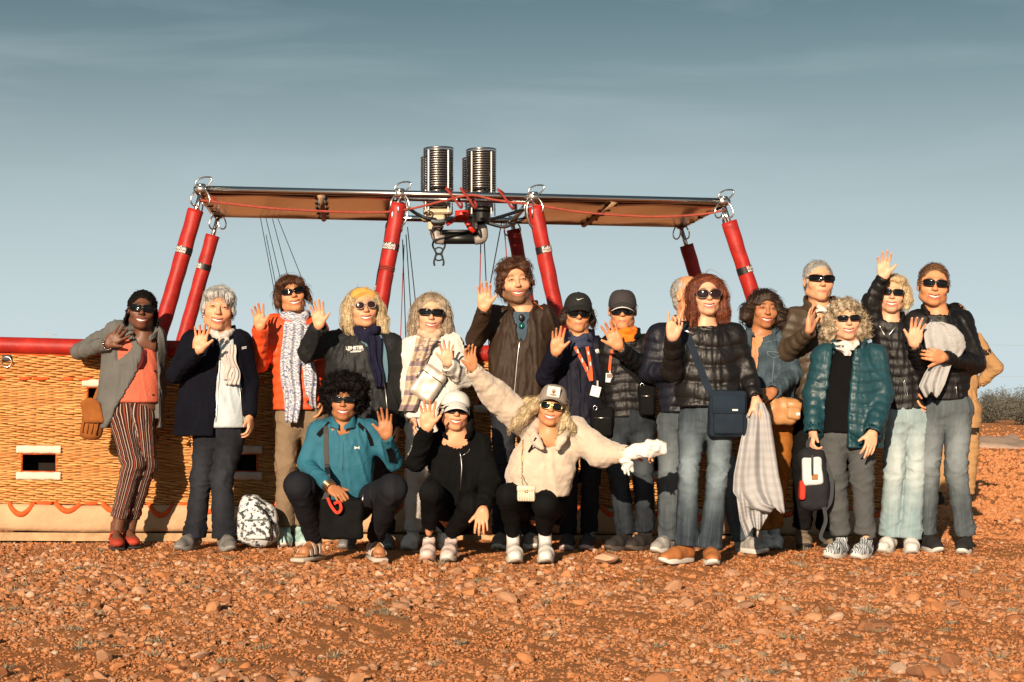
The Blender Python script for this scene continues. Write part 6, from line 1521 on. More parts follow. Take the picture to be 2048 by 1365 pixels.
p.hand(AR, p.p(892, 680, -.27), thumb=-1, spread=1.4, curl=(.15, .25)); p.hand(AL, p.p(830, 880, -.1), thumb=1, palm=(1, 0, 0), spread=.3, curl=(.5, .5))
p.finish([AL, AR]); P6 = p

# ================================================================ 7 squatting woman, white cap, black clothes
p = Person("person in black squatting under a white cap", 905, 10.25, "rosy", (.02, .012, .01), seed=7)
p.head(911, 820, 74, yaw=6, tilt=4, nod=-3, neck=(914, 868), mouth=1.5, dy=-.05)
def b7(f):
    f.ell((0, .03, .02), (.082, .098, .085), 0); f.chain([(.07, .02, 0), (.085, .02, -.08), (.08, .0, -.16), (.075, -.02, -.22)], (.025, .028, .026, .012), .02); f.chain([(-.07, .03, 0), (-.08, .03, -.07), (-.07, .02, -.13)], (.025, .024, .012), .02); f.ell((0, .07, -.06), (.075, .04, .09), .03)
p.hair(b7, H_black, strands=352, slen=.1)
p.cap(plain("white_cotton", (.76, .73, .68), .85, var=.06, bump=.3, bscale=120), tall=.98, brim=.085, droop=.50, bw=.08); p.glasses(w=.034, h=.019, pw=2.8, gap=.036, wrap=6.0, fr=.003, z=.0, y0=-.117)
SL, SR = p.p(856, 890, 0), p.p(958, 890, 0)
AL = [SL, p.p(832, 925, -.12), p.p(853, 860, -.25)]; AR = [SR, p.p(978, 965, -.1), p.p(966, 1018, -.36)]
lf = p.torso([(872, 880, 946), (905, 858, 962), (960, 862, 962), (1010, 866, 956, .04)], dep=.66, dmax=.16)
m_hood = fabric("black_fleece", (.0045, .0045, .005), .9, .3, 6, .3, fold=.3)
p.garment("hooded_jacket", m_hood, lf, arms=[AL, AR], sh=(SL, p.p(914, 874, .02), SR), collar=dict(h=.05, gap=.55, r0=.078, r1=.10, tilt=.3), arm_r=(.066, .060, .056, .046), fold=.007, neckcut=.062)
p.seam("zip", [(920, 905), (924, 930), (922, 960), (921, 985)], .0035, m_zip); p.seam("cord", [(930, 880), (942, 895), (938, 905), (924, 912)], .002, m_zip)
KL, KR = p.p(864, 985, -.26), p.p(944, 1012, -.26)
LL = [p.p(890, 1030, .12), KL, p.p(858, 1066, .0)]; LR = [p.p(932, 1030, .12), KR, p.p(902, 1066, -.02)]
p.legs("leggings", fabric("black_jersey", (.0045, .0045, .005), .8, .3, fold=.2), p.p(912, 1030, .15), LL, LR, rad=(.082, .072, .044), pelr=(.155, .125), fold=.0035)
m_wps = plain("white_pink_shoe", (.66, .52, .47), .7, var=.25, vscale=30); p.shoe(LL[2], -2, m_wps, plain("coral_sole", (.68, .42, .34), .6), laces=m_wlace); p.shoe(LR[2], -6, m_wps, m_wsole, laces=m_wlace)
p.hand(AL, p.p(857, 793, -.28), thumb=1, spread=1.0); p.hand(AR, p.p(962, 1054, -.44), thumb=-1, palm=(0, .6, -1), spread=.6, curl=(.35, .35), sc=1.0)
p.finish([AL, AR])

# ================================================================ 8 tall bearded man, brown jacket
p = Person("tall bearded man in a dark brown zip jacket" if False else "tall bearded person with wavy brown hair in a brown zip jacket", 1035, 11.02, "rosy", (.13, .075, .042), seed=8)
p.head(1030, 564, 80, yaw=8, tilt=-5, nod=-2, neck=(1046, 622), mouth=.8, eyes=.3, jaw=1.03, brow=1.25, stubble=.8, nr=.06)
def b8(f):
    short_hair(.020, .014)(f); f.ell((-.03, -.05, .088), (.06, .04, .026), .02); f.ell((.05, -.045, .075), (.035, .04, .035), .02); f.ell((0, .075, -.05), (.075, .03, .05), .02)
    for k in range(9):
        a = -2.4 + k * .6; f.ell((.088 * math.sin(a), .02 + .1 * math.cos(a), -.015 + .02 * math.sin(k * 2)), (.018, .016, .02), .012)
p.hair(b8, H_brown, strands=660, slen=.06, amp=.004, freq=70, lift=.008, wild=.8, face=(0, -.098, -.018, .067, .078, .094))
SL, SR = p.p(985, 632, 0), p.p(1088, 634, 0)
AL = [SL, p.p(950, 680, -.14), p.p(968, 620, -.28)]; AR = [SR, p.p(1112, 715, .04), p.p(1108, 790, .0)]
rows = [(624, 1010, 1074), (660, 980, 1106), (720, 975, 1106), (800, 976, 1100)]
lf = p.torso(rows, dep=.62, dmax=.17)
p.garment("tshirt", fabric("slate_blue_cotton", (.065, .10, .14), .9), lf, grow=-.018, neckcut=.06, fold=.002, hem=p.p(0, 790, 0)[2])
lf = p.torso(rows, dep=.62, dmax=.17)
m_brn = nylon("brown_softshell", (.034, .019, .011), .6, .15, .25)
p.garment("jacket", m_brn, lf, arms=[AL, AR], sh=(SL, p.p(1046, 628, .03), SR), opening=[(612, 1022, 1062), (640, 1030, 1056), (680, 1038, 1050)], collar=dict(h=.06, gap=.55, r0=.08, r1=.095, tilt=.3), arm_r=(.074, .064, .060, .048), fold=.006)
p.seam("zip", [(1041, 676), (1036, 706), (1032, 750), (1028, 795)], .004, m_zip); p.seam("orange_piping", [(1068, 604), (1078, 614), (1086, 618)], .003, plain("orange_pipe", (.6, .12, .03), .6))
# sunglasses hung in the neckline
mb = MB(); c0 = p.hit(1043, 636, .014)
for dz in (.0, -.052): mb.lathe([(.012, -.005), (.022, -.002), (.022, .003), (.012, .006)], c0 + npv((.002 * dz, 0, dz)), 14, rot("X", math.pi / 2) @ np.diag((.85, 1.05, 1)))
mb.tube([c0 + npv((.0, .0, -.02)), c0 + npv((0, -.004, -.026)), c0 + npv((0, 0, -.032))], .004, 6)
sg = mk("hung_sunglasses", mb.geo(), m_frame, p.root); mb = MB(); mb.lathe([(.002, -.004), (.017, -.001), (.017, .002)], c0 + npv((0, -.008, -.052)), 14, rot("X", math.pi / 2)); mk("lens", mb.geo(), plain("green_mirror", (.04, .40, .33), .15, .8), sg)
LL = [p.p(1010, 812, 0), p.p(1006, 920, -.02), p.p(1002, 1068, .04)]; LR = [p.p(1066, 812, 0), p.p(1070, 920, -.02), p.p(1056, 1068, .04)]
p.legs("jeans", D_dark, p.p(1038, 808, .02), LL, LR, rad=(.095, .07, .06), top=p.p(0, 785, 0)[2])
p.shoe(LL[2], -6, plain("taupe_shoe", (.20, .16, .13), .8, var=.2), m_wsole); p.shoe(LR[2], 12, plain("taupe_shoe", (.20, .16, .13), .8), m_wsole)
p.hand(AL, p.p(968, 553, -.32), thumb=1, spread=1.0); p.hand(AR, p.p(1104, 840, -.05), thumb=-1, palm=(-1, 0, 0), spread=.3, curl=(.4, .4))
p.finish([AL, AR])

# ================================================================ 9 squatting woman in cream faux fur
p = Person("person in a cream fur jacket squatting with both arms flung out", 1075, 10.15, "tan", (.3, .2, .1), seed=9)
p.head(1104, 813, 72, yaw=-4, tilt=9, nod=-4, neck=(1098, 864), mouth=1.5, dy=-.08)
def b9(f):
    f.ell((0, .03, .02), (.082, .098, .085), 0)
    f.chain([(-.07, .0, .02), (-.11, -.01, -.02), (-.16, -.03, -.06), (-.19, -.04, -.12), (-.22, -.04, -.17)], (.028, .034, .03, .022, .006), .02); f.chain([(-.08, -.02, .0), (-.13, -.05, -.05), (-.15, -.06, -.11), (-.20, -.06, -.16)], (.02, .024, .02, .006), .015); f.chain([(-.08, .0, .03), (-.15, .0, .015), (-.20, -.02, -.01)], (.02, .02, .006), .015)
    f.chain([(.07, .0, -.02), (.10, -.02, -.08), (.13, -.03, -.10), (.16, -.03, -.13)], (.026, .03, .022, .006), .02); f.chain([(.07, -.02, -.04), (.08, -.05, -.11), (.07, -.07, -.16)], (.018, .018, .006), .015)
p.hair(b9, H_light, lo=(-.3, -.16, -.26), hi=(.24, .2, .17), strands=726, slen=.12, lift=.006, wild=.5, down=(-.3, -.1, -1))
m_tcap = plain("taupe_cotton", (.28, .235, .195), .9, var=.1, bump=.3, bscale=120); cp = p.cap(m_tcap, tall=1.2, brim=.068, droop=.15, bw=.078)
p.glasses(w=.029, h=.021, pw=2.8, gap=.034, wrap=3.5, fr=.0026, frame=m_gold, z=-.002)
# patch on the cap: white square with a small animal face
def headpoly(pts, y, mat, name, par):
    v = [(x, yy if yy is not None else y, z) for x, yy, z in pts]; mb = MB(); mb.add(p.to_world(v), [tuple(range(len(v)))]); return mk(name, mb.geo(), mat, par, smooth=False)
mb = MB(); v = MB().box((0, -.091, .086), (.038, .004, .032), rot("X", .12), .003).geo(); pt = mk("cap_patch", (p.to_world(v[0]), v[1]), plain("white_patch", (.74, .72, .68), .8), cp, smooth=False)
for (cx, cz, r, mt) in ((0, .090, .014, "tan_thread"), (-.009, .098, .006, "dark_thread"), (.009, .098, .006, "dark_thread"), (0, .084, .006, "dark_thread"), (-.014, .068, .005, "tan_thread"), (.014, .068, .005, "tan_thread"), (0, .069, .009, "tan_thread")):
    mb = MB(); mb.lathe([(r, -.001), (r * .9, .0015)], (cx, -.0955 - .12 * (cz - .084) * -1, cz), 12, rot("X", math.pi / 2 + .12)); v, fc = mb.geo(); mk("stitched_motif", (p.to_world(v), fc), plain(mt, (.42, .28, .18) if mt[0] == "t" else (.10, .07, .05), .8), pt)
SL, SR = p.p(1048, 842, 0), p.p(1146, 862, 0)
AL = [SL, p.p(986, 786, -.10), p.p(945, 740, -.22)]; AR = [SR, p.p(1200, 906, -.08), p.p(1250, 908, -.16)]
lf = p.torso([(868, 1050, 1140), (900, 1028, 1154), (950, 1010, 1150), (992, 1020, 1138)], dep=.7, dmax=.19)
def fur_collar(f):
    nb = p.nb
    for sx in (-1, 1): f.chain([nb + npv((0, .075, .035)), nb + npv((sx * .075, .05, .03)), nb + npv((sx * .098, -.03, .0)), nb + npv((sx * .075, -.09, -.045)), nb + npv((sx * .045, -.12, -.095))], (.020, .022, .024, .025, .018), .03)
m_fur = fabric("cream_fur", (.62, .51, .40), .95, .10, 9, .7, 170, sheen=.4, fold=.25)
p.garment("fur_jacket", m_fur, lf, arms=[AL, AR], sh=(SL, p.p(1098, 866, .02), SR), arm_r=(.092, .090, .086, .050), fold=.006, ffreq=15, quilt=(.007, .095), fluff=.0024, neckcut=.06, extra=fur_collar)
p.strip("hook_and_eye_edge", [(1072, 876), (1063, 895), (1057, 905)], .012, m_blackcloth, off=.006)
KL, KR = p.p(1018, 992, -.26), p.p(1090, 1008, -.28)
LL = [p.p(1056, 1020, .12), KL, p.p(1026, 1066, .0)]; LR = [p.p(1100, 1020, .12), KR, p.p(1090, 1062, .0)]
p.legs("leggings", fabric("black_jersey", (.0045, .0045, .005), .8, .3), p.p(1078, 1018, .15), LL, LR, rad=(.08, .070, .044), pelr=(.155, .125), fold=.0035)
m_wl = plain("white_leather", (.74, .71, .66), .55, var=.06); p.shoe(LL[2], 4, m_wl, m_wsole, high=.05, laces=m_wlace); p.shoe(LR[2], 0, m_wl, m_wsole, high=.05, laces=m_wlace)
p.hand(AL, p.p(937, 688, -.27), thumb=-1, palm=(.5, -1, 0), spread=1.0); p.hand(AR, p.p(1320, 902, -.2), thumb=1, palm=(0, -.5, -1), spread=.4, curl=(.5, .5), sc=1.05)
p.finish([AL, AR]); P9 = p

# ================================================================ 10 black cap, navy jacket, orange lanyard
p = Person("person in a black cap and navy jacket wearing an orange lanyard with white card", 1155, 10.95, "tan", (.03, .02, .015), seed=10)
p.head(1156, 624, 70, yaw=2, tilt=2, nod=4, neck=(1160, 676), mouth=0)
def b10(f):
    f.ell((0, .03, .015), (.084, .098, .082), 0)
    for sx in (-1, 1): f.chain([(sx * .078, .01, 0), (sx * .09, .0, -.05), (sx * .095, .0, -.09)], (.024, .024, .010), .02)
    f.ell((0, .065, -.05), (.08, .04, .05), .02)
p.hair(b10, H_dark, strands=352, slen=.06, lift=.008, wild=.7)
cp = p.cap(plain("black_cotton", (.010, .010, .010), .85, bump=.3, bscale=120), tall=1.08, brim=.065, droop=.4); p.glasses(w=.033, h=.020, pw=2.5, gap=.036, wrap=3.5, fr=.003, top=.15, slant=.12, z=-.004)
sw = [(-.020, .088), (-.012, .078), (-.004, .079), (.030, .094), (-.002, .0845), (-.010, .0825), (-.014, .0835)]
def capz(x, z): 
    q = ((z - .030) / (.092 * 1.08)); q = min(max(q, 0), .99); el = math.asin(q); k = math.cos(el) ** .8; return .016 - .106 * k * math.sqrt(max(0, 1 - (x / (.0865 * k)) ** 2)) - .003
mb = MB(); mb.add(p.to_world([(x, capz(x, z), z) for x, z in sw]), [(0, 1, 5, 6), (1, 2, 4, 5), (2, 3, 4)]); mk("swoosh_print", mb.geo(), m_white, cp, smooth=False)
SL, SR = p.p(1118, 696, 0), p.p(1192, 696, 0)
AL = [SL, p.p(1090, 752, -.14), p.p(1112, 708, -.30)]; AR = [SR, p.p(1204, 775, .02), p.p(1204, 850, -.05)]
lf = p.torso([(686, 1128, 1184), (720, 1104, 1206), (780, 1106, 1208), (862, 1106, 1206)], dep=.64, dmax=.16)
m_nv = nylon("navy_shell", (.006, .0065, .016), .65, .2, .2)
p.garment("jacket", m_nv, lf, arms=[AL, AR], sh=(SL, p.p(1160, 682, .03), SR), collar=dict(h=.055, gap=.5, r0=.078, r1=.09), arm_r=(.068, .060, .056, .046), fold=.006)
m_bls = fabric("slate_scarf", (.045, .055, .10), .9, .25, 20, fold=.4); p.wrap("scarf", m_bls, .070, .022, 2, .045, off=(0, -.015, -.025))
m_lan = fabric("orange_lanyard", (.80, .13, .05), .7, .08); p.strip("lanyard", [(1150, 694), (1160, 714), (1172, 736), (1182, 762)], .020, m_lan, off=.008); p.strip("lanyard", [(1174, 694), (1178, 714), (1182, 740), (1183, 762)], .020, m_lan, off=.012)
for k, (x, y) in enumerate(((1155, 703), (1164, 721), (1174, 738), (1176, 706), (1180, 728))): poly_on(p, [(x - 1.2, y - 4), (x + 1.4, y - 4), (x + 2.4, y + 4), (x - .2, y + 4)], plain("lanyard_print", (.85, .75, .72), .6), "lanyard_print", off=.019)
m_card = plain("white_card", (.78, .77, .74), .5)
def card(pers, px, py, w, h, ang, ink=None):
    c = pers.hit(px, py, .012); R_ = rot("Y", ang); mb = MB(); mb.box(c, (w / 2, .0015, h / 2), R_); o = mk("card", mb.geo(), m_card, pers.root, smooth=False)
    if ink is not None: mb = MB(); mb.box(c + npv((0, -.003, .012)), (w * .36, .001, h * .22), R_); mk("card_print", mb.geo(), ink, o, smooth=False)
    mb = MB(); mb.box(c + R_ @ npv((0, 0, h / 2 + .018)), (.005, .004, .018)); mk("card_clip", mb.geo(), m_zip, o, smooth=False)
card(p, 1191, 783, .060, .066, .25)
poly_on(p, [(1190, 700), (1196, 698), (1200, 702), (1199, 706), (1194, 707), (1191, 704)], m_white, "chest_logo")
LL = [p.p(1138, 868, 0), p.p(1136, 955, -.02), p.p(1136, 1068, .02)]; LR = [p.p(1182, 868, 0), p.p(1180, 955, -.02), p.p(1178, 1068, .02)]
p.legs("jeans", D_blk, p.p(1160, 858, .02), LL, LR, rad=(.076, .062, .056), top=p.p(0, 845, 0)[2], pelr=(.15, .115))
m_dks = plain("dark_shoe", (.05, .042, .042), .8, var=.3, vscale=40); p.shoe(LL[2], -6, m_dks, plain("pink_sole", (.55, .42, .40), .6)); p.shoe(LR[2], -10, m_dks, plain("pink_sole", (.55, .42, .40), .6))
p.hand(AL, p.p(1118, 652, -.34), thumb=1, spread=.8); p.hand(AR, p.p(1204, 895, -.1), thumb=-1, palm=(-1, 0, 0), spread=.3, curl=(.4, .4))
p.finish([AL, AR]); P10 = p

# ================================================================ 11 charcoal cap, orange neck, black puffer
p = Person("person in a charcoal cap and black puffer with an orange collar", 1250, 10.9, "tan", (.03, .02, .015), seed=11)
p.head(1245, 620, 70, yaw=-4, tilt=0, nod=2, neck=(1250, 670), mouth=0, jaw=1.03)
def b11(f): f.ell((0, .03, .012), (.083, .096, .08), 0); f.ell((0, .065, -.03), (.07, .035, .04), .02)
p.hair(b11, H_dark, strands=154, slen=.05, wild=.6)
p.cap(plain("charcoal_cotton", (.040, .034, .036), .85, var=.1, bump=.3, bscale=120), tall=1.12, brim=.062, droop=.5, edge=m_white); p.glasses(w=.033, h=.020, pw=3.0, gap=.036, wrap=4.5, fr=.0035, z=-.005)
SL, SR = p.p(1218, 694, 0), p.p(1290, 692, 0)
AR = [SR, p.p(1292, 738, -.10), p.p(1238, 696, -.30)]; AL = [SL, p.p(1208, 765, .05), p.p(1214, 835, .02)]
lf = p.torso([(684, 1224, 1284), (720, 1206, 1304), (770, 1206, 1306), (836, 1208, 1304)], dep=.66, dmax=.17)
m_bpf = nylon("black_puffer_nylon", (.006, .0055, .006), .5, .15, .35)
p.garment("puffer_jacket", m_bpf, lf, arms=[AL, AR], sh=(SL, p.p(1250, 680, .03), SR), quilt=(.012, .058), collar=dict(h=.05, gap=.6, r0=.08, r1=.09), arm_r=(.070, .062, .058, .046), fold=.0035)
p.wrap("orange_neck_warmer", fabric("orange_fleece", (.85, .21, .02), .9, .12, 20, .4), .060, .019, 3, .055, off=(0, -.010, -.015))
p.strip("lanyard", [(1224, 700), (1220, 722), (1219, 742)], .016, m_lan, off=.008); card(p, 1219, 756, .048, .058, 0.05, plain("card_ink", (.25, .16, .14), .6))
LL = [p.p(1230, 845, 0), p.p(1236, 940, -.02), p.p(1252, 1068, .02)]; LR = [p.p(1284, 845, 0), p.p(1286, 940, -.02), p.p(1292, 1070, .02)]
p.legs("jeans", denim("washed_dark_denim", (.012, .016, .022), (.10, .12, .14), .6, .25), p.p(1256, 838, .02), LL, LR, rad=(.082, .066, .062), top=p.p(0, 820, 0)[2], pelr=(.145, .115))
m_bks = plain("black_suede", (.022, .018, .016), .8, var=.3); p.shoe(LL[2], -38, m_bks, plain("brown_sole", (.09, .07, .06), .7)); p.shoe(LR[2], -36, m_bks, plain("brown_sole", (.09, .07, .06), .7))
p.hand(AR, p.p(1213, 642, -.34), thumb=-1, palm=(-.1, -1, .1), spread=1.1); p.hand(AL, p.p(1216, 880, 0), thumb=1, palm=(1, 0, 0), spread=.3, curl=(.4, .4))
p.finish([AL, AR]); P11 = p

# ================================================================ 12 grey-haired man behind, navy puffer
p = Person("grey-haired person in a navy puffer half hidden behind the red-haired woman", 1370, 10.72, "tan", (.3, .28, .26), seed=12)
p.head(1380, 590, 76, yaw=42, tilt=0, nod=-4, neck=(1378, 648), mouth=0, jaw=1.1, nr=.06)
def b12(f): f.ell((0, .03, .030), (.079, .097, .082), 0); f.ell((0, .06, -.035), (.07, .045, .055), .02)
p.hair(b12, H_silver, strands=352, slen=.03, lift=.002, face=(0, -.085, .0, .075, .075, .11))
SL, SR = p.p(1318, 672, 0), p.p(1440, 672, 0)
AL = [SL, p.p(1300, 745, .0), p.p(1342, 746, -.16)]; AR = [SR, p.p(1462, 750, .06), p.p(1458, 820, .05)]
lf = p.torso([(660, 1340, 1416), (700, 1312, 1446), (760, 1312, 1450), (826, 1318, 1446)], dep=.62, dmax=.17)
p.garment("puffer_jacket", nylon("navy_puffer_nylon", (.008, .009, .017), .5, .15, .35), lf, arms=[AL, AR], sh=(SL, p.p(1378, 654, .03), SR), quilt=(.012, .060), collar=dict(h=.055, gap=.3, r0=.085, r1=.09), arm_r=(.080, .072, .066, .05), fold=.0035)
D_mid = denim("mid_denim", (.045, .058, .07), (.20, .24, .26), .8, .35)
LL = [p.p(1344, 846, 0), p.p(1340, 950, 0), p.p(1338, 1078, .06)]; LR = [p.p(1418, 846, 0), p.p(1458, 960, -.02), p.p(1486, 1080, -.02)]
p.legs("jeans", D_mid, p.p(1382, 836, .02), LL, LR, rad=(.094, .076, .070), top=p.p(0, 818, 0)[2], pelr=(.165, .125))
m_gsh = plain("grey_sneaker", (.34, .32, .30), .75, var=.25, vscale=30); p.shoe(LL[2], -32, m_gsh, m_wsole, laces=m_wlace); p.shoe(LR[2], 34, m_gsh, m_wsole, laces=m_wlace)
p.hand(AL, p.p(1372, 746, -.2), thumb=1, palm=(0, 1, 0), spread=.4, curl=(.3, .3)); p.hand(AR, p.p(1456, 860, 0), thumb=-1, palm=(-1, 0, 0), spread=.3, curl=(.4, .4))
p.finish([AL, AR])

# ================================================================ 13 red-haired woman in front
p = Person("red-haired person in a black puffer with navy bag and blanket in front", 1415, 10.0, "fair", (.2, .07, .03), seed=13)
p.head(1413, 590, 76, yaw=2, tilt=-2, nod=-3, neck=(1410, 650), mouth=.55, jaw=1.02)
def b13(f):
    long_hair(.21, .076, wave=.004, vol=.003)(f); f.chain([(-.075, -.03, .0), (-.084, -.05, -.10), (-.108, -.06, -.19)], (.018, .02, .008), .02); f.chain([(.08, .0, .0), (.094, -.01, -.08), (.112, -.01, -.20)], (.02, .025, .012), .02)
p.hair(b13, H_red, strands=704, slen=.18, lift=.004, wild=.15, amp=.001)
p.glasses(w=.033, h=.024, pw=2.3, gap=.036, wrap=3.0, fr=.0034, lens=plain("plum_lens", (.022, .008, .010), .1, spec=.3), frame=plain("speckled_frame", (.06, .04, .035), .3, var=.9, vscale=200), z=-.002)
SL, SR = p.p(1370, 666, 0), p.p(1468, 668, 0)
AL = [SL, p.p(1344, 742, -.10), p.p(1345, 678, -.26)]; AR = [SR, p.p(1492, 738, .0), p.p(1512, 800, -.14)]
lf = p.torso([(654, 1382, 1448), (690, 1358, 1476), (750, 1350, 1484), (814, 1348, 1490)], dep=.64, dmax=.17)
p.garment("puffer_jacket", nylon("glossy_black_nylon", (.007, .006, .006), .46, .15, .4), lf, arms=[AL, AR], sh=(SL, p.p(1410, 660, .02), SR), quilt=(.018, .105), quilt_arm=.075, arm_r=(.066, .060, .058, .046), fold=.004, neckcut=.072)
for y in (700, 740, 778): 
    c = p.hit(1402, y - 22, .003); mb = MB(); mb.lathe([(.008, -.002), (.008, .003)], c, 10, rot("X", math.pi / 2)); mk("snap", mb.geo(), m_bsole, p.root)
D_blue = denim("blue_denim", (.017, .025, .037), (.25, .32, .36), .9, .22)
LL = [p.p(1384, 842, 0), p.p(1378, 940, -.03), p.p(1372, 1096, .02)]; LR = [p.p(1442, 842, 0), p.p(1436, 940, -.03), p.p(1420, 1098, -.02)]
p.legs("jeans", D_blue, p.p(1414, 832, .02), LL, LR, rad=(.084, .062, .062), top=p.p(0, 806, 0)[2], flare=.012, pelr=(.15, .115))
m_cg = plain("cognac_leather", (.42, .15, .045), .55, var=.18); p.shoe(LL[2], -48, m_cg, m_wsole, laces=plain("pink_lace", (.6, .4, .35), .7)); p.shoe(LR[2], -2, m_cg, m_wsole, laces=plain("pink_lace", (.6, .4, .35), .7))
p.hand(AL, p.p(1350, 600, -.28), thumb=1, palm=(.25, -1, 0), spread=.9, fing=[(.15, .2), (1.0, 1.0), (.9, .9), (.1, .15)], thumb_in=.6, sc=1.1); p.hand(AR, p.p(1528, 846, -.2), thumb=-1, palm=(0, .3, -1), spread=.3, curl=(.6, .5), sc=1.0)
for sx in (-1, 1):
    mb = MB(); c = p.to_world([(sx * .082, -.01, -.04)])[0]; mb.lathe([(.001, -.012), (.010, -.004), (.010, .004), (.001, .012)], c, 10, rot("X", math.pi / 2)); mk("earring", mb.geo(), plain("dull_gold", (.35, .26, .15), .4, .8), p.root)
p.finish([AL, AR]); P13 = p

# ================================================================ 14 denim jacket woman
p = Person("smiling dark-haired person in a denim jacket and mustard trousers", 1535, 11.02, "mid", (.02, .012, .01), seed=14)
p.head(1529, 618, 70, yaw=4, tilt=4, nod=0, neck=(1524, 664), mouth=1.1, eyes=.6)
def b14(f):
    f.ell((0, .024, .042), (.090, .104, .090), 0); f.chain([(-.075, -.01, .04), (-.105, -.01, -.01), (-.112, -.015, -.055), (-.128, -.03, -.07)], (.034, .036, .032, .012), .03); f.chain([(.075, -.01, .04), (.10, -.01, -.02), (.106, -.02, -.08), (.10, -.03, -.12)], (.034, .036, .034, .014), .03); f.ell((0, .06, -.05), (.09, .055, .07), .03)
p.hair(b14, H_dark, strands=660, slen=.09, amp=.004, freq=60, lift=.008, wild=.6, face=(.0, -.1, -.03, .060, .075, .086))
SL, SR = p.p(1492, 682, 0), p.p(1570, 684, 0)
AL = [SL, p.p(1478, 750, .05), p.p(1490, 815, .03)]; AR = [SR, p.p(1588, 748, -.02), p.p(1548, 782, -.26)]
rows = [(672, 1500, 1556), (710, 1482, 1588), (760, 1484, 1592), (805, 1490, 1584)]
lf = p.torso(rows, dep=.66, dmax=.16)
p.garment("top", fabric("peach_cotton", (.58, .28, .14), .85), lf, grow=-.016, neckcut=.055, fold=.003, hem=p.p(0, 815, 0)[2])
lf = p.torso(rows, dep=.66, dmax=.16)
m_dj, n = newmat("denim_jacket"); t = n.tex(12, 5, .65); t2 = n.tex(60, 3, .6); n.color(n.mix(n.rng(t2.outputs[0], .4, .7, 0, .35), n.mix(n.rng(t.outputs[0], .35, .7), (.022, .042, .06), (.08, .125, .155)), (.018, .034, .05))); n.b.inputs["Roughness"].default_value = .88; n.bump(n.tex(240, 2, .5).outputs[0], .35, .004)
p.garment("denim_jacket", m_dj, lf, arms=[AL, AR], sh=(SL, p.p(1524, 670, .03), SR), opening=[(660, 1510, 1534), (700, 1504, 1518), (806, 1498, 1508)], collar=dict(h=.045, gap=.7, r0=.078, r1=.105, tilt=.35), arm_r=(.066, .060, .058, .048), fold=.006, cuff=.006)
m_stch = plain("stitch", (.22, .28, .32), .8)
for pts in ([(1530, 686), (1556, 678), (1578, 690)], [(1512, 700), (1510, 800)], [(1534, 704), (1560, 704), (1562, 712), (1548, 718), (1536, 712), (1534, 704)], [(1548, 722), (1542, 790)]): p.seam("stitching", pts, .0018, m_stch, off=.003)
LL = [p.p(1510, 850, 0), p.p(1514, 940, 0), p.p(1524, 1060, .02)]; LR = [p.p(1562, 850, 0), p.p(1560, 940, 0), p.p(1548, 1062, .04)]
p.legs("trousers", fabric("mustard_cord", (.36, .13, .025), .9, .12, fold=.3), p.p(1536, 838, .02), LL, LR, rad=(.084, .066, .050), top=p.p(0, 800, 0)[2])
p.shoe(LL[2], 2, m_wsh, m_wsole); p.shoe(LR[2], -6, m_wsh, m_wsole)
p.hand(AR, p.p(1520, 800, -.34), thumb=-1, palm=(.1, 1, -.3), spread=.4, curl=(.4, .4), sc=1.0); p.hand(AL, p.p(1496, 860, 0), thumb=1, palm=(1, 0, 0), spread=.3, curl=(.4, .4))
for sx in (-1, 1):
    mb = MB(); c = p.to_world([(sx * .08, -.01, -.035)])[0]; mb.lathe([(.001, -.005), (.005, -.002), (.005, .002), (.001, .005)], c, 8); mk("earring", mb.geo(), m_wsole, p.root)
p.finish([AL, AR]); P14 = p

# ================================================================ 15 tall older man, olive puffer
p = Person("tall grey-haired person in an olive puffer with wraparound sport sunglasses", 1632, 11.05, "rosy", (.3, .28, .26), seed=15)
p.head(1637, 562, 74, yaw=4, tilt=2, nod=-2, neck=(1640, 618), mouth=0, jaw=1.06, nr=.056)
p.hair(short_hair(.005, .001, True), H_silver, strands=440, slen=.06, lift=.003, face=(0, -.095, -.008, .069, .078, .100))
p.glasses(w=.038, h=.0165, pw=3.0, gap=.0365, wrap=7.5, fr=.0035, top=.2, y0=-.119, z=.010); 
SL, SR = p.p(1588, 636, 0), p.p(1686, 638, 0)
AL = [SL, p.p(1572, 705, -.10), p.p(1618, 664, -.30)]; AR = [SR, p.p(1702, 715, .04), p.p(1698, 790, .02)]
lf = p.torso([(626, 1608, 1668), (665, 1578, 1700), (730, 1582, 1702), (802, 1590, 1696)], dep=.62, dmax=.17)
m_olv = nylon("olive_nylon", (.062, .042, .026), .52, .15, .4)
p.garment("puffer_jacket", m_olv, lf, arms=[AL, AR], sh=(SL, p.p(1640, 626, .03), SR), quilt=(.013, .066), opening=[(612, 1628, 1654), (650, 1644, 1652)], collar=dict(h=.075, gap=.5, r0=.085, r1=.10), arm_r=(.076, .066, .062, .048), fold=.0035)
p.wrap("shirt_collar", fabric("white_shirt", (.70, .69, .66), .85), .060, .009, 2, .022, off=(0, -.008, .0)); p.tail("shirt_front", [(622, 1636, 1656), (660, 1642, 1654)], fabric("white_shirt", (.70, .69, .66), .85), 1, .003, -.004, dflt=-.1)
LL = [p.p(1608, 812, 0), p.p(1606, 930, -.02), p.p(1604, 1060, .05)]; LR = [p.p(1664, 812, 0), p.p(1662, 930, -.02), p.p(1650, 1060, .05)]
p.legs("trousers", fabric("black_trouser", (.006, .0055, .006), .85, fold=.3), p.p(1637, 805, .02), LL, LR, rad=(.084, .066, .06), top=p.p(0, 790, 0)[2])
m_hik = plain("hiking_shoe", (.22, .165, .115), .8, var=.3, vscale=30); p.shoe(LL[2], -3, m_hik, m_bsole, laces=plain("dark_lace", (.1, .08, .06), .8)); p.shoe(LR[2], 8, m_hik, m_bsole)
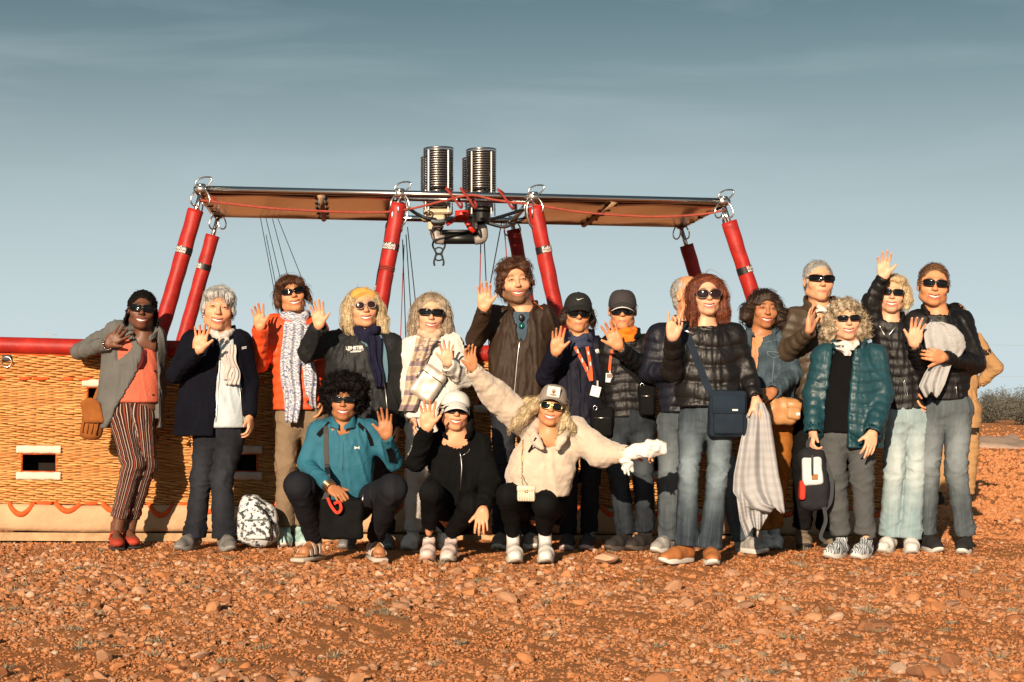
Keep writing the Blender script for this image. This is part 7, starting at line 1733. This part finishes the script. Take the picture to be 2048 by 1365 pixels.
p.hand(AL, p.p(1626, 584, -.34), thumb=1, palm=(.85, -.6, 0), spread=.5, curl=(.1, .1)); p.hand(AR, p.p(1696, 835, 0), thumb=-1, palm=(-1, 0, 0), spread=.3, curl=(.4, .4))
p.finish([AL, AR])

# ================================================================ 16 curly-haired woman, teal puffer
p = Person("curly blond person in an open teal puffer with grey trousers", 1695, 10.35, "fair", (.3, .2, .1), seed=16)
p.head(1691, 638, 74, yaw=0, tilt=-2, nod=0, neck=(1696, 692), mouth=1.0)
def b16(f):
    f.ell((0, .02, .040), (.097, .105, .090), 0)
    for k in range(26):
        rs = np.random.RandomState(k + 3); a = -2.5 + 5.0 * k / 25; zz = rs.uniform(-.13, .03); f.ell((.102 * math.sin(a), .03 + .08 * math.cos(a), zz - .015), (.024, .024, .032), .025)
    for sx in (-1, 1): f.ell((sx * .108, -.005, -.065), (.036, .042, .07), .03)
p.hair(b16, H_curl, lo=(-.22, -.18, -.24), hi=(.22, .2, .2), strands=1300, slen=.028, amp=.005, freq=110, curl=.006, h=.007, sr=.0011, face=(0, -.125, -.030, .064, .09, .092))
p.glasses(w=.029, h=.015, pw=3.2, gap=.034, wrap=4.0, fr=.0025, z=.004)
SL, SR = p.p(1648, 712, 0), p.p(1752, 712, 0)
AL = [SL, p.p(1628, 790, .0), p.p(1626, 862, -.10)]; AR = [SR, p.p(1766, 790, -.02), p.p(1746, 864, -.18)]
rows = [(698, 1664, 1730), (735, 1640, 1764), (800, 1632, 1768), (850, 1624, 1770), (896, 1618, 1766)]
lf = p.torso(rows, dep=.62, dmax=.18)
p.garment("black_top", fabric("black_knit", (.0045, .0045, .005), .9, .3), lf, grow=-.022, neckcut=.056, fold=.003, hem=p.p(0, 866, 0)[2], collar=dict(h=.05, gap=0, r0=.066, r1=.064))
lf = p.torso(rows, dep=.62, dmax=.18)
m_tpf = nylon("teal_nylon", (.010, .052, .068), .46, .15, .45)
p.garment("puffer_jacket", m_tpf, lf, arms=[AL, AR], sh=(SL, p.p(1696, 700, .03), SR), opening=[(686, 1672, 1712), (740, 1664, 1704), (800, 1655, 1698), (900, 1648, 1694)], quilt=(.013, .062), collar=dict(h=.065, gap=.7, r0=.085, r1=.10), arm_r=(.074, .068, .064, .054), fold=.0035)
m_wn = fabric("white_neckerchief", (.72, .67, .64), .9, .08, 20); p.wrap("neckerchief", m_wn, .060, .013, 2, .030, off=(-.008, -.012, -.004)); p.tail("neckerchief_end", [(684, 1664, 1688), (700, 1676, 1700), (712, 1690, 1702)], m_wn, 1, .006, .01)
LL = [p.p(1664, 880, 0), p.p(1668, 955, -.03), p.p(1682, 1070, .02)]; LR = [p.p(1724, 880, 0), p.p(1724, 955, -.03), p.p(1732, 1078, -.02)]
p.legs("trousers", fabric("grey_trouser", (.085, .090, .092), .8, .1, 6, .2, fold=.35), p.p(1694, 866, .02), LL, LR, rad=(.086, .070, .060), top=p.p(0, 850, 0)[2], pelr=(.15, .115))
m_zeb, n = newmat("striped_shoe"); w = n.n("ShaderNodeTexWave"); w.inputs["Scale"].default_value = 26; w.inputs["Distortion"].default_value = 9; w.inputs["Detail"].default_value = 1; n.tex(1); n.l(n.tc.outputs["Object"], w.inputs["Vector"]); n.color(n.mix(n.rng(w.outputs[0], .52, .6), (.62, .66, .68), (.045, .05, .055))); n.b.inputs["Roughness"].default_value = .8
p.shoe(LL[2], -34, m_zeb, m_wsole, laces=m_wlace); p.shoe(LR[2], -30, m_zeb, m_wsole, laces=m_wlace)
p.hand(AR, p.p(1737, 910, -.24), thumb=-1, palm=(-.3, 1, 0), spread=.5, curl=(.2, .25), sc=1.0); p.hand(AL, p.p(1620, 905, -.14), thumb=1, palm=(1, .2, 0), spread=.3, curl=(.8, .8), sc=1.0)
p.finish([AL, AR]); P16 = p

# ================================================================ 17 blond woman with arm raised high
p = Person("blond person in a black jacket and pale jeans with one arm raised high", 1795, 10.75, "fair", (.4, .28, .15), seed=17)
p.head(1783, 588, 70, yaw=-10, tilt=4, nod=-2, neck=(1778, 640), mouth=1.2)
def b17(f):
    f.ell((0, .026, .042), (.092, .108, .092), 0); f.ell((0, .06, -.04), (.09, .055, .07), .03)
    for sx in (-1, 1): f.chain([(sx * .082, -.01, .03), (sx * .096, -.01, -.03), (sx * .092, -.02, -.085)], (.03, .03, .014), .025)
    f.ell((.03, -.05, .085), (.05, .04, .028), .02); f.ell((-.04, -.05, .08), (.04, .04, .028), .02)
p.hair(b17, H_light, strands=660, slen=.09, lift=.006, wild=.5)
p.glasses(w=.031, h=.0165, pw=3.4, gap=.0355, wrap=4.2, fr=.0032, z=.005)
SL, SR = p.p(1752, 652, 0), p.p(1830, 656, 0)
AL = [SL, p.p(1742, 606, -.05), p.p(1766, 558, -.12)]; AR = [SR, p.p(1848, 735, -.08), p.p(1828, 692, -.28)]
lf = p.torso([(646, 1756, 1810), (680, 1744, 1836), (740, 1756, 1850), (822, 1772, 1858)], dep=.7, dmax=.165)
m_bj = nylon("matt_black_nylon", (.006, .0055, .006), .52, .15, .35)
p.garment("jacket", m_bj, lf, arms=[AL, AR], sh=(SL, p.p(1778, 646, .03), SR), quilt=(.010, .055), collar=dict(h=.055, gap=.6, r0=.078, r1=.09), arm_r=(.066, .058, .054, .044), fold=.004, neckcut=.066)
p.seam("zip", [(1772, 676), (1764, 662), (1758, 650)], .004, m_zip); p.seam("zip", [(1774, 676), (1790, 655), (1806, 636)], .004, m_zip); p.seam("pull_cord", [(1808, 756), (1812, 778), (1817, 794), (1814, 800), (1809, 785), (1807, 758)], .0028, m_ring)
D_pale = denim("pale_denim", (.22, .32, .35), (.55, .62, .62), .8, .4)
LL = [p.p(1794, 842, 0), p.p(1788, 935, -.03), p.p(1780, 1072, .02)]; LR = [p.p(1836, 842, 0), p.p(1830, 935, -.03), p.p(1820, 1078, -.03)]
p.legs("jeans", D_pale, p.p(1814, 830, .02), LL, LR, rad=(.080, .064, .066), top=p.p(0, 810, 0)[2], flare=.008, pelr=(.155, .12))
p.shoe(LL[2], -28, m_wsh, m_wsole, laces=m_wlace); p.shoe(LR[2], -10, m_wsh, m_wsole, laces=m_wlace)
p.hand(AL, p.p(1768, 500, -.14), thumb=1, spread=1.2); p.hand(AR, p.p(1838, 628, -.32), thumb=-1, spread=.9)
p.finish([AL, AR])

# ================================================================ 18 man in black jacket, grey jeans
p = Person("brown-haired person in a black jacket and grey jeans clutching a grey blanket", 1890, 10.72, "tan", (.08, .04, .02), seed=18)
p.head(1867, 570, 78, yaw=-8, tilt=5, nod=0, neck=(1874, 626), mouth=1.2, jaw=1.08, nr=.058, brow=1.15)
p.hair(short_hair(.006, .001, True), H_brn2, strands=440, slen=.05, lift=.004, down=(.2, .6, -.6), face=(0, -.095, -.010, .070, .078, .100))
p.glasses(w=.030, h=.0175, pw=3.2, gap=.0345, wrap=3.6, fr=.0026, z=.006)
SL, SR = p.p(1832, 644, .02), p.p(1924, 642, .02)
AR = [SR, p.p(1950, 728, -.02), p.p(1888, 716, -.26)]; AL = [SL, p.p(1822, 720, .05), p.p(1830, 780, .0)]
lf = p.torso([(632, 1846, 1910), (670, 1826, 1942), (730, 1834, 1942), (802, 1842, 1934)], dep=.64, dmax=.17)
p.garment("jacket", m_bj, lf, arms=[AL, AR], sh=(SL, p.p(1874, 634, .05), SR), quilt=(.009, .05), collar=dict(h=.055, gap=.6, r0=.082, r1=.092), arm_r=(.074, .066, .062, .046), fold=.005)
p.tail("shirt_front", [(622, 1856, 1880), (645, 1858, 1874)], fabric("grey_jersey", (.07, .07, .075), .9), 1, .003, -.006, dflt=-.1); p.seam("hood_cord", [(1872, 618), (1866, 632), (1862, 645)], .003, m_wsole, off=.008)
poly_on(p, [(1928, 684), (1931, 684), (1931, 687), (1928, 687)], m_white, "sleeve_tag"); p.seam("zip", [(1912, 770), (1914, 795)], .003, m_zip)
LL = [p.p(1866, 822, .0), p.p(1856, 935, .02), p.p(1854, 1068, .08)]; LR = [p.p(1918, 822, 0), p.p(1912, 935, -.05), p.p(1932, 1072, -.02)]
p.legs("jeans", denim("grey_denim", (.055, .07, .08), (.27, .31, .33), .85, .3), p.p(1892, 812, .02), LL, LR, rad=(.088, .070, .062), top=p.p(0, 790, 0)[2], pelr=(.15, .115))
m_bkc = plain("black_canvas", (.014, .013, .013), .85); p.shoe(LL[2], 8, m_bkc, m_wsole, L_=.27); p.shoe(LR[2], -22, m_bkc, m_wsole, L_=.28)
p.hand(AR, p.p(1846, 704, -.36), thumb=1, palm=(.1, 1, 0), spread=.3, curl=(.7, .7), sc=1.08); p.hand(AL, p.p(1836, 825, -.05), thumb=1, palm=(1, 0, 0), spread=.3, curl=(.4, .4))
p.finish([AL, AR]); P18 = p

# ================================================================ 19 man in tan work clothes behind
p = Person("person in tan work clothes standing behind with hand on hip", 1918, 15.9, "brown", seed=19)
p.head(1912, 636, 54, yaw=150, tilt=0, nod=0, neck=(1912, 672), mouth=0)
p.hair(short_hair(.006, .003), H_black, strands=0); p.cap(plain("tan_cotton", (.45, .26, .12), .85, var=.1), tall=1.05)
SL, SR = p.p(1878, 682, 0), p.p(1948, 682, 0)
AL = [SL, p.p(1862, 732, 0), p.p(1868, 775, -.05)]; AR = [SR, p.p(1992, 736, .05), p.p(1962, 764, .12)]
lf = p.torso([(676, 1886, 1940), (705, 1874, 1958), (760, 1880, 1956), (806, 1882, 1954)], dep=.62)
m_tan = fabric("tan_workwear", (.44, .255, .115), .88, .1, 6, .3, fold=.35)
p.garment("work_jacket", m_tan, lf, arms=[AL, AR], sh=(SL, p.p(1912, 678, .03), SR), collar=dict(h=.05, gap=.3, r0=.08, r1=.085), arm_r=(.078, .070, .064, .05), fold=.007)
p.strip("dark_patch", [(1962, 704), (1972, 706), (1982, 704)], .055, fabric("dark_brown_patch", (.035, .022, .016), .85), off=.004)
LL = [p.p(1892, 822, 0), p.p(1886, 895, 0), p.p(1876, 984, 0)]; LR = [p.p(1940, 822, 0), p.p(1938, 895, 0), p.p(1932, 988, 0)]
p.legs("work_trousers", m_tan, p.p(1916, 812, .02), LL, LR, rad=(.115, .09, .08), pelr=(.17, .125), top=p.p(0, 800, 0)[2])
p.strip("dark_patch", [(1940, 862), (1950, 862), (1958, 863)], .07, fabric("dark_brown_patch", (.035, .022, .016), .85), off=.004)
p.shoe(LL[2], 160, m_bks, m_bsole); p.shoe(LR[2], 200, m_bks, m_bsole)
p.hand(AR, p.p(1940, 780, .12), thumb=-1, palm=(0, 1, 0), spread=.4, curl=(.3, .3)); p.hand(AL, p.p(1870, 800, -.1), thumb=1, palm=(1, 0, 0), spread=.3, curl=(.3, .3))
p.finish([AL, AR])
# ---------------------------------------------------------------- bags and blankets carried or set down
def thing(name, label, cat, loc): r = empty(name, tuple(loc)); tag(r, label, cat); return r
def soft_box(c, half, rd, R=None, bulge=0.0, seed=0, h=.007, wr=.002):
    c = npv(c); half = npv(half); m = np.linalg.norm(half) + .04; f = Field(c - m, c + m, h); f.rbox(c, half, rd, R=R)
    if bulge: f.ell(c, half * npv((.85, 1 + bulge, .8)), .03, R=R)
    V, Fc = f.mesh(); return V + vnormals(V, Fc) * (wr * sn(V, 30, seed) + wr * .5 * sn(V, 70, seed + 1))[:, None], Fc
def strap(name, parent, pts, w, mat, th=.004, nrm=(0, -1, 0), n=30):
    mb = MB(); mb.ribbon(spline(pts, n), w, th, nrm); return mk(name, mb.geo(), mat, parent, smooth=False)
# brown suede saddle bag at the first woman's hip
Y = 11.06; c = npv(at(186, 842, Y)); r = thing("shoulder_bag", "brown suede saddle bag hanging below the grey overshirt", "bag", c)
m_sued = fabric("brown_suede", (.30, .10, .025), .9, .2, 12, .4, 120)
V, Fc = soft_box(c, (.074, .045, .125), .05, rot("Y", .16), seed=1); mk("bag_body", (V, Fc), m_sued, r)
G_ = np.array([[npv(at(160 + 40 * u + 8 * v, 806 + 40 * v - 10 * math.sin(math.pi * u) * (1 - v), Y - .055 - .012 * math.sin(math.pi * u))) for v in np.linspace(0, 1, 8)] for u in np.linspace(0, 1, 10)]); mk("flap", sheet(G_, .006, (0, 1, 0)), m_sued, r)
for k in range(4):
    mb = MB(); x = -.045 + k * .03; P_ = [c + rot("Y", .16) @ npv((x, -.048, .02)), c + rot("Y", .16) @ npv((x * 1.02, -.049, -.04)), c + rot("Y", .16) @ npv((x * .95, -.046, -.085))]; mb.tube(P_, .005, 6); mk("pleat", mb.geo(), m_sued, r)
strap("strap", r, [at(186, 806, Y), at(200, 770, Y + .02), at(232, 700, Y + .1)], .02, m_sued)
# floral drawstring backpack on the ground
m_flo, n = newmat("floral_print"); t = n.tex(34, 3, .65); vo = n.tex(26, kind="ShaderNodeTexVoronoi"); c_ = n.mix(n.rng(t.outputs[0], .50, .56), (.66, .68, .68), (.045, .05, .055)); c_ = n.mix(n.rng(vo.outputs[0], .02, .16, .8, 0), c_, (.28, .32, .30)); v2 = n.tex(8, kind="ShaderNodeTexVoronoi"); c_ = n.mix(n.rng(v2.outputs[0], .10, .12, .9, 0), c_, (.62, .06, .02)); n.color(c_); n.b.inputs["Roughness"].default_value = .7
Y = 10.98; c = npv(at(514, 1040, Y)); r = thing("backpack", "white floral print drawstring backpack standing on the ground", "backpack", (c[0], Y, 0))
f = Field(c - .26, c + .26, .008); f.ell(c + npv((0, 0, -.02)), (.135, .10, .15), 0); f.ell(c + npv((.0, 0, -.09)), (.142, .10, .075), .03); f.ell(c + npv((-.03, 0, .10)), (.075, .06, .06), .03); f.cut_below(.012)
V, Fc = f.mesh(); V = V + vnormals(V, Fc) * (.008 * (1 - np.abs(sn(V, 22, 3))) + .004 * sn(V, 50, 4))[:, None]; mk("bag_body", (V, Fc), m_flo, r)
V, Fc = soft_box(c + npv((.015, -.10, -.055)), (.085, .025, .065), .02, seed=5); pk = mk("pocket", (V, Fc), m_flo, r); mb = MB(); mb.tube([c + npv((-.06, -.13, .008)), c + npv((.09, -.13, .012))], .004, 6); mk("zip", mb.geo(), plain("green_grey", (.20, .24, .22), .7), pk)
for pts in ([(-.07, -.02, .10), (.02, -.09, .09), (.09, -.12, .02), (.12, -.13, -.10)], [(-.06, -.05, .12), (.0, -.06, .14), (.05, -.04, .10)], [(.10, -.1, .0), (.14, -.12, -.08), (.17, -.16, -.16)]):
    mb = MB(); mb.tube(spline([c + npv(q) for q in pts], 14), .0055, 6); mk("drawcord", mb.geo(), m_black, r)
# black tote between the squatting woman's knees
p = P5; Y = p.Y - .30; c = npv(at(684, 1040, Y)); r = thing("tote_bag", "black cloth tote hanging between the squatting woman's knees", "bag", c)
m_tote = fabric("black_canvas_bag", (.006, .006, .006), .85, .3, 8, .4, 90, fold=.3); V, Fc = soft_box(c, (.125, .04, .115), .025, seed=7, wr=.004); mk("bag_body", (V, Fc), m_tote, r)
P = p.on([(652, 852), (652, 900), (655, 950)], off=.008); P = np.vstack([P, [npv(at(655, 985, Y)), npv(at(648, 1002, Y))]]); mb = MB(); mb.ribbon(P, .03, .004); mk("strap", mb.geo(), plain("black_webbing", (.009, .0085, .0085), .6), r, smooth=False)
mb = MB(); mb.tube([npv(at(727, 990, Y)), npv(at(725, 1000, Y)), npv(at(724, 1012, Y))], .006, 6); mk("clip", mb.geo(), m_zip, r)
rl = thing("red_lanyard", "short orange lanyard dangling from the hand over the black tote", "lanyard", at(672, 1010, Y - .07)); mb = MB(); mb.ribbon(spline([at(655, 996, Y - .07), at(662, 1012, Y - .075), at(674, 1026, Y - .08), at(682, 1018, Y - .08), at(678, 1004, Y - .075), at(668, 1008, Y - .07)], 26), .016, .003); mk("band", mb.geo(), fabric("red_band", (.62, .05, .025), .7), rl, smooth=False)
# silver crossbody on the white sweater
p = P6; c = p.hit(856, 768, .03); r = thing("crossbody_bag", "pale metallic crossbody bag slung over the white sweater", "bag", c); m_sil = plain("pale_metallic", (.62, .53, .45), .42, .35, var=.06, bump=.15, bscale=80)
R_ = rot("Y", .62); V, Fc = soft_box(c, (.085, .032, .11), .03, R_, seed=9); mk("bag_body", (V, Fc), m_sil, r); e = c + npv((0, -.036, 0))
mb = MB(); mb.tube([e + R_ @ npv((-.075, 0, .055)), e + R_ @ npv((.075, 0, .055))], .004, 6); mk("zip", mb.geo(), m_zip, r)
mb = MB(); mb.tube([e + R_ @ npv((-.08, 0, .055)), e + R_ @ npv((-.085, -.004, .02)), e + R_ @ npv((-.08, -.004, -.01))], .005, 6); mk("zip_pull", mb.geo(), m_zip, r)
P = p.on([(905, 715), (895, 735), (880, 752)], off=.01); mb = MB(); mb.ribbon(P, .022, .004); mk("strap", mb.geo(), m_sil, r, smooth=False)
# little cream bag on a chain
p = P9; c = p.hit(1052, 985, .05); c[1] = p.Y - .30; r = thing("mini_bag", "small cream quilted bag on a long chain against the fur jacket", "bag", c); m_cr = plain("cream_leather", (.70, .60, .46), .5, var=.06)
V, Fc = soft_box(c, (.052, .028, .045), .012, seed=11, wr=.001); mk("bag_body", (V, Fc), m_cr, r)
for k in range(7): mb = MB(); x = -.042 + k * .014; mb.box(c + npv((x, -.029, -.006)), (.0055, .003, .036), bev=.002); mk("pleat", mb.geo(), m_cr, r)
mb = MB(); mb.box(c + npv((0, -.024, .03)), (.054, .012, .018), bev=.006); fl = mk("flap", mb.geo(), m_cr, r); mb = MB(); mb.tube([c + npv((.008 * math.cos(a), -.038, .016 + .008 * math.sin(a))) for a in np.linspace(0, 6.2832, 12)], .0025, 5, cap=False); mk("clasp", mb.geo(), m_gold, fl)
P = np.vstack([p.on([(1046, 880), (1044, 915), (1044, 950)], off=.01), [c + npv((-.02, -.02, .05))]]); P = spline(P, 60); mb = MB()
for k in range(0, 59): mb.tube([P[k], (P[k] + P[k + 1]) / 2 + npv((.003 * (-1) ** k, -.002, 0)), P[k + 1]], .0028, 4)
mk("chain", mb.geo(), m_gold, r)
# white cloth in the outstretched hand
m_wg = fabric("white_cloth", (.80, .77, .72), .9, .05, 10, .4, fold=.4); o = npv(at(1288, 906, P9.Y - .2)); r = thing("white_gloves", "white knitted gloves held in the outstretched hand", "gloves", o); f = Field(o - .24, o + .24, .006)
Y = P9.Y - .19
f.chain([at(1256, 908, Y), at(1290, 902, Y - .02), at(1320, 898, Y)], (.034, .040, .040), .02); f.chain([at(1256, 900, Y), at(1300, 890, Y - .03), at(1322, 892, Y - .01)], (.02, .026, .026), .015); f.ell(at(1250, 918, Y), (.03, .028, .035), .02)
for k, (x, y, l) in enumerate(((1249, 925, 22), (1256, 930, 20), (1262, 928, 14), (1245, 920, 18))): f.cap(at(x, y, Y - .01), at(x + 1.5, y + l, Y - .01 + .01 * k), .0105, .0085, .006)
V, Fc = f.mesh(); V = V + vnormals(V, Fc) * (.009 * np.clip(1 - np.abs(sn(V, 55, 2)), 0, 1) ** 2 + .003 * sn(V, 110, 4) - .002)[:, None]; mk("cloth", (V, Fc), m_wg, r)
# black bags of the two women in caps
def hip_bag(p, px, py, w, h, label, pts, mat, swid=.025, d=.04, ring=True):
    c = p.hit(px, py, .035); r = thing("crossbody_bag", label, "bag", c); V, Fc = soft_box(c, (w / 2, d, h / 2), .025, seed=int(px), wr=.003); mk("bag_body", (V, Fc), mat, r)
    V, Fc = soft_box(c + npv((0, -d, -h * .14)), (w * .40, .016, h * .30), .014, seed=int(px) + 1); pk = mk("pocket", (V, Fc), mat, r); mb = MB(); mb.tube([c + npv((-w * .36, -d - .016, h * .14)), c + npv((w * .36, -d - .016, h * .14))], .0035, 6); mk("zip", mb.geo(), m_zip, pk)
    if ring: mb = MB(); cc_ = c + npv((-w * .3, -d * .6, h * .45)); mb.tube([cc_ + npv((.012 * math.cos(a), -.01, .016 * math.sin(a))) for a in np.linspace(0, 6.2832, 12)], .003, 5, cap=False); mk("ring", mb.geo(), m_ring, r)
    if pts: P = p.on(pts, off=.01); mb = MB(); mb.ribbon(P, swid, .004); mk("strap", mb.geo(), mat if swid < .03 else mat, r, smooth=False)
    return r, c
hip_bag(P10, 1204, 845, .15, .20, "black quilted bag hanging at the hip below the white card", [(1196, 770), (1198, 790), (1200, 812)], m_tote)
hip_bag(P11, 1294, 802, .11, .21, "small black shoulder bag with silver ring at the puffer jacket's side", [(1240, 728), (1262, 748), (1280, 765)], m_tote, .022)
m_nb = fabric("navy_canvas", (.016, .028, .045), .75, .15, 8, .3, 120)
r, c = hip_bag(P13, 1455, 828, .225, .27, "large navy crossbody bag over the blue jeans", [(1368, 650), (1382, 690), (1398, 730), (1412, 768), (1424, 790)], fabric("navy_bag", (.015, .024, .038), .75, .15, 8, .3, 120), .042, .045, False)
mb = MB(); mb.box(c + npv((0, -.062, .055)), (.095, .006, .055), rot("X", .03), .005); fl = mk("flap", mb.geo(), m_nb, r)
mb = MB(); q = P13.hit(1378, 665, .014); mb.box(q, (.028, .004, .008), rot("Y", .35), .002); mk("buckle", mb.geo(), m_ring, r)
TV, TF = text_geo("vera", .022, .0008); mb = MB(); mb.add(np.stack([TV[:, 0] + c[0] + .03, 0 * TV[:, 0] + c[1] - .0715, TV[:, 1] + c[2] + .022], -1), TF); mk("print", mb.geo(), m_white, r, smooth=False) if False else None
mb = MB(); mb.box(c + npv((.035, -.0705, .022)), (.016, .002, .005)); mk("logo_tag", mb.geo(), m_white, r, smooth=False)
# tan satin bag at the denim jacket
p = P14; c = npv(at(1564, 822, p.Y - .22)); r = thing("handbag", "tan leather handbag held against the denim jacket", "bag", c); m_tn = plain("tan_leather", (.50, .25, .10), .42, var=.12, bump=.2, bscale=30)
V, Fc = soft_box(c, (.11, .05, .085), .045, rot("Y", .1), seed=15, wr=.005); mk("bag_body", (V, Fc), m_tn, r); V, Fc = soft_box(c + npv((.065, -.045, -.005)), (.045, .02, .05), .018, rot("Y", .1), seed=16); pk = mk("pocket", (V, Fc), m_tn, r)
mb = MB(); mb.box(c + npv((.068, -.058, .035)), (.046, .010, .022), rot("Y", .12), .006); mk("flap", mb.geo(), m_tn, pk); mb = MB(); mb.box(c + npv((.09, -.0685, -.02)), (.012, .002, .009)); mk("tag", mb.geo(), m_white, pk, smooth=False)
P = p.on([(1513, 670), (1505, 710), (1500, 750), (1506, 785)], off=.012); P = np.vstack([P, [c + npv((-.1, -.01, .06))]]); mb = MB(); mb.ribbon(P, .024, .004); mk("strap", mb.geo(), m_tn, r, smooth=False)
# black and white backpack in the teal woman's hand
p = P16; Y = p.Y - .12; c = npv(at(1627, 960, Y)); r = thing("backpack", "black and white backpack dangling from a hand beside the grey trousers", "backpack", c)
V, Fc = soft_box(c, (.085, .06, .19), .055, rot("Y", -.06), seed=21, wr=.004); mk("bag_body", (V, Fc), fabric("dark_grey_bag", (.022, .022, .026), .8, .2), r)
V, Fc = soft_box(c + npv((-.015, -.05, .055)), (.062, .022, .085), .02, rot("Y", -.06), seed=22); mk("white_panel", (V, Fc), fabric("white_panel", (.62, .66, .66), .8, .06), r); V, Fc = soft_box(c + npv((-.075, -.03, -.06)), (.018, .035, .06), .014, seed=23); mk("red_pocket", (V, Fc), fabric("red_pocket", (.55, .05, .03), .8), r)
mb = MB(); mb.box(c + npv((-.005, -.075, .02)), (.018, .003, .016)); mk("leather_tag", mb.geo(), plain("tag_leather", (.36, .15, .05), .7), r, smooth=False)
for pts in ([(.0, 0, .18), (.0, -.01, .225), (-.015, -.02, .245), (-.035, -.01, .22), (-.03, 0, .18)], [(.07, -.03, .10), (.10, -.05, .0), (.095, -.04, -.12), (.06, -.03, -.18)], [(.05, -.05, -.15), (.06, -.06, -.24), (.03, -.06, -.33), (.05, -.06, -.36)]): strap("strap", r, [c + npv(q) for q in pts], .022, fabric("dark_webbing", (.05, .055, .06), .8))
strap("cord", r, [c + npv((-.02, -.078, .15)), c + npv((-.022, -.085, .09)), c + npv((-.02, -.08, .03))], .012, m_black)
# draped blankets
def drape(name, label, rows, Y, mat, folds, amp, nu=46, nv=44, thick=.012, ph=0.0, cat="blanket", hang=0.0, ystep=None):
    R_ = np.array(sorted(rows), float); py = np.linspace(R_[0, 0], R_[-1, 0], nv); l = np.interp(py, R_[:, 0], R_[:, 1]); rr = np.interp(py, R_[:, 0], R_[:, 2]); G_ = np.zeros((nu, nv, 3))
    for j in range(nv):
        t = j / (nv - 1)
        for i, u in enumerate(np.linspace(0, 1, nu)):
            a = amp * (.35 + .65 * t); y = Y + a * math.sin(6.2832 * folds * u + ph + .9 * math.sin(3 * t + ph)) + a * .4 * math.sin(6.2832 * folds * 2.3 * u - 2 * t) - .02 * math.sin(math.pi * u) + .012 * math.sin(9 * t + 4 * u)
            e = 1 if j < nv - 1 else 1
            G_[i, j] = npv(at(l[j] + (rr[j] - l[j]) * u, py[j] + (6 * math.sin(9 * u + ph) + hang * u) * t ** 3, y))
    U, W = np.meshgrid(np.linspace(0, 1, nu), np.linspace(0, 1, nv), indexing="ij"); uv = np.stack([U.reshape(-1), W.reshape(-1), 0 * U.reshape(-1)], -1)
    o = mk(name, sheet(G_, thick, (0, 1, 0)), mat, None, tuple(at((l[0] + rr[0]) / 2, py[0], Y)), attrs={"uvw": np.concatenate([uv, uv])}); tag(o, label, cat); return o
m_bl, n_, r_ = ramp_pattern("grey_stripe_blanket", "uvw", 1, 13.0, [(0, (.43, .425, .43)), (.5, (.395, .39, .40))])
bk = drape("blanket", "pale grey striped blanket hanging over the red-haired woman's arm", [(806, 1508, 1528), (830, 1494, 1540), (880, 1482, 1548), (950, 1468, 1558), (985, 1466, 1566), (1014, 1490, 1569), (1022, 1530, 1570)], P13.Y - .17, m_bl, 1.8, .032, hang=0)
lw = drape("lower_fold", "x", [(960, 1472, 1540), (1000, 1474, 1540), (1040, 1480, 1536), (1070, 1492, 1530)], P13.Y - .13, m_bl, 2.4, .03, ph=1.4, hang=-22)
o_ = npv(bk.location); lw.parent = bk; lw.location = tuple(npv(lw.location) - o_)
for k_ in ("label", "category"): del lw[k_]
m_gb = fabric("grey_fleece_blanket", (.42, .42, .42), .95, .08, 10, .5, 100, fold=.5)
drape("blanket", "bunched pale grey fleece blanket pressed to the black jacket by one hand", [(644, 1862, 1884), (652, 1850, 1910), (672, 1848, 1928), (695, 1852, 1932), (712, 1862, 1922), (722, 1866, 1906), (745, 1850, 1898), (770, 1838, 1890), (790, 1850, 1880)], P18.Y - .235, m_gb, 1.7, .018, ph=.8)
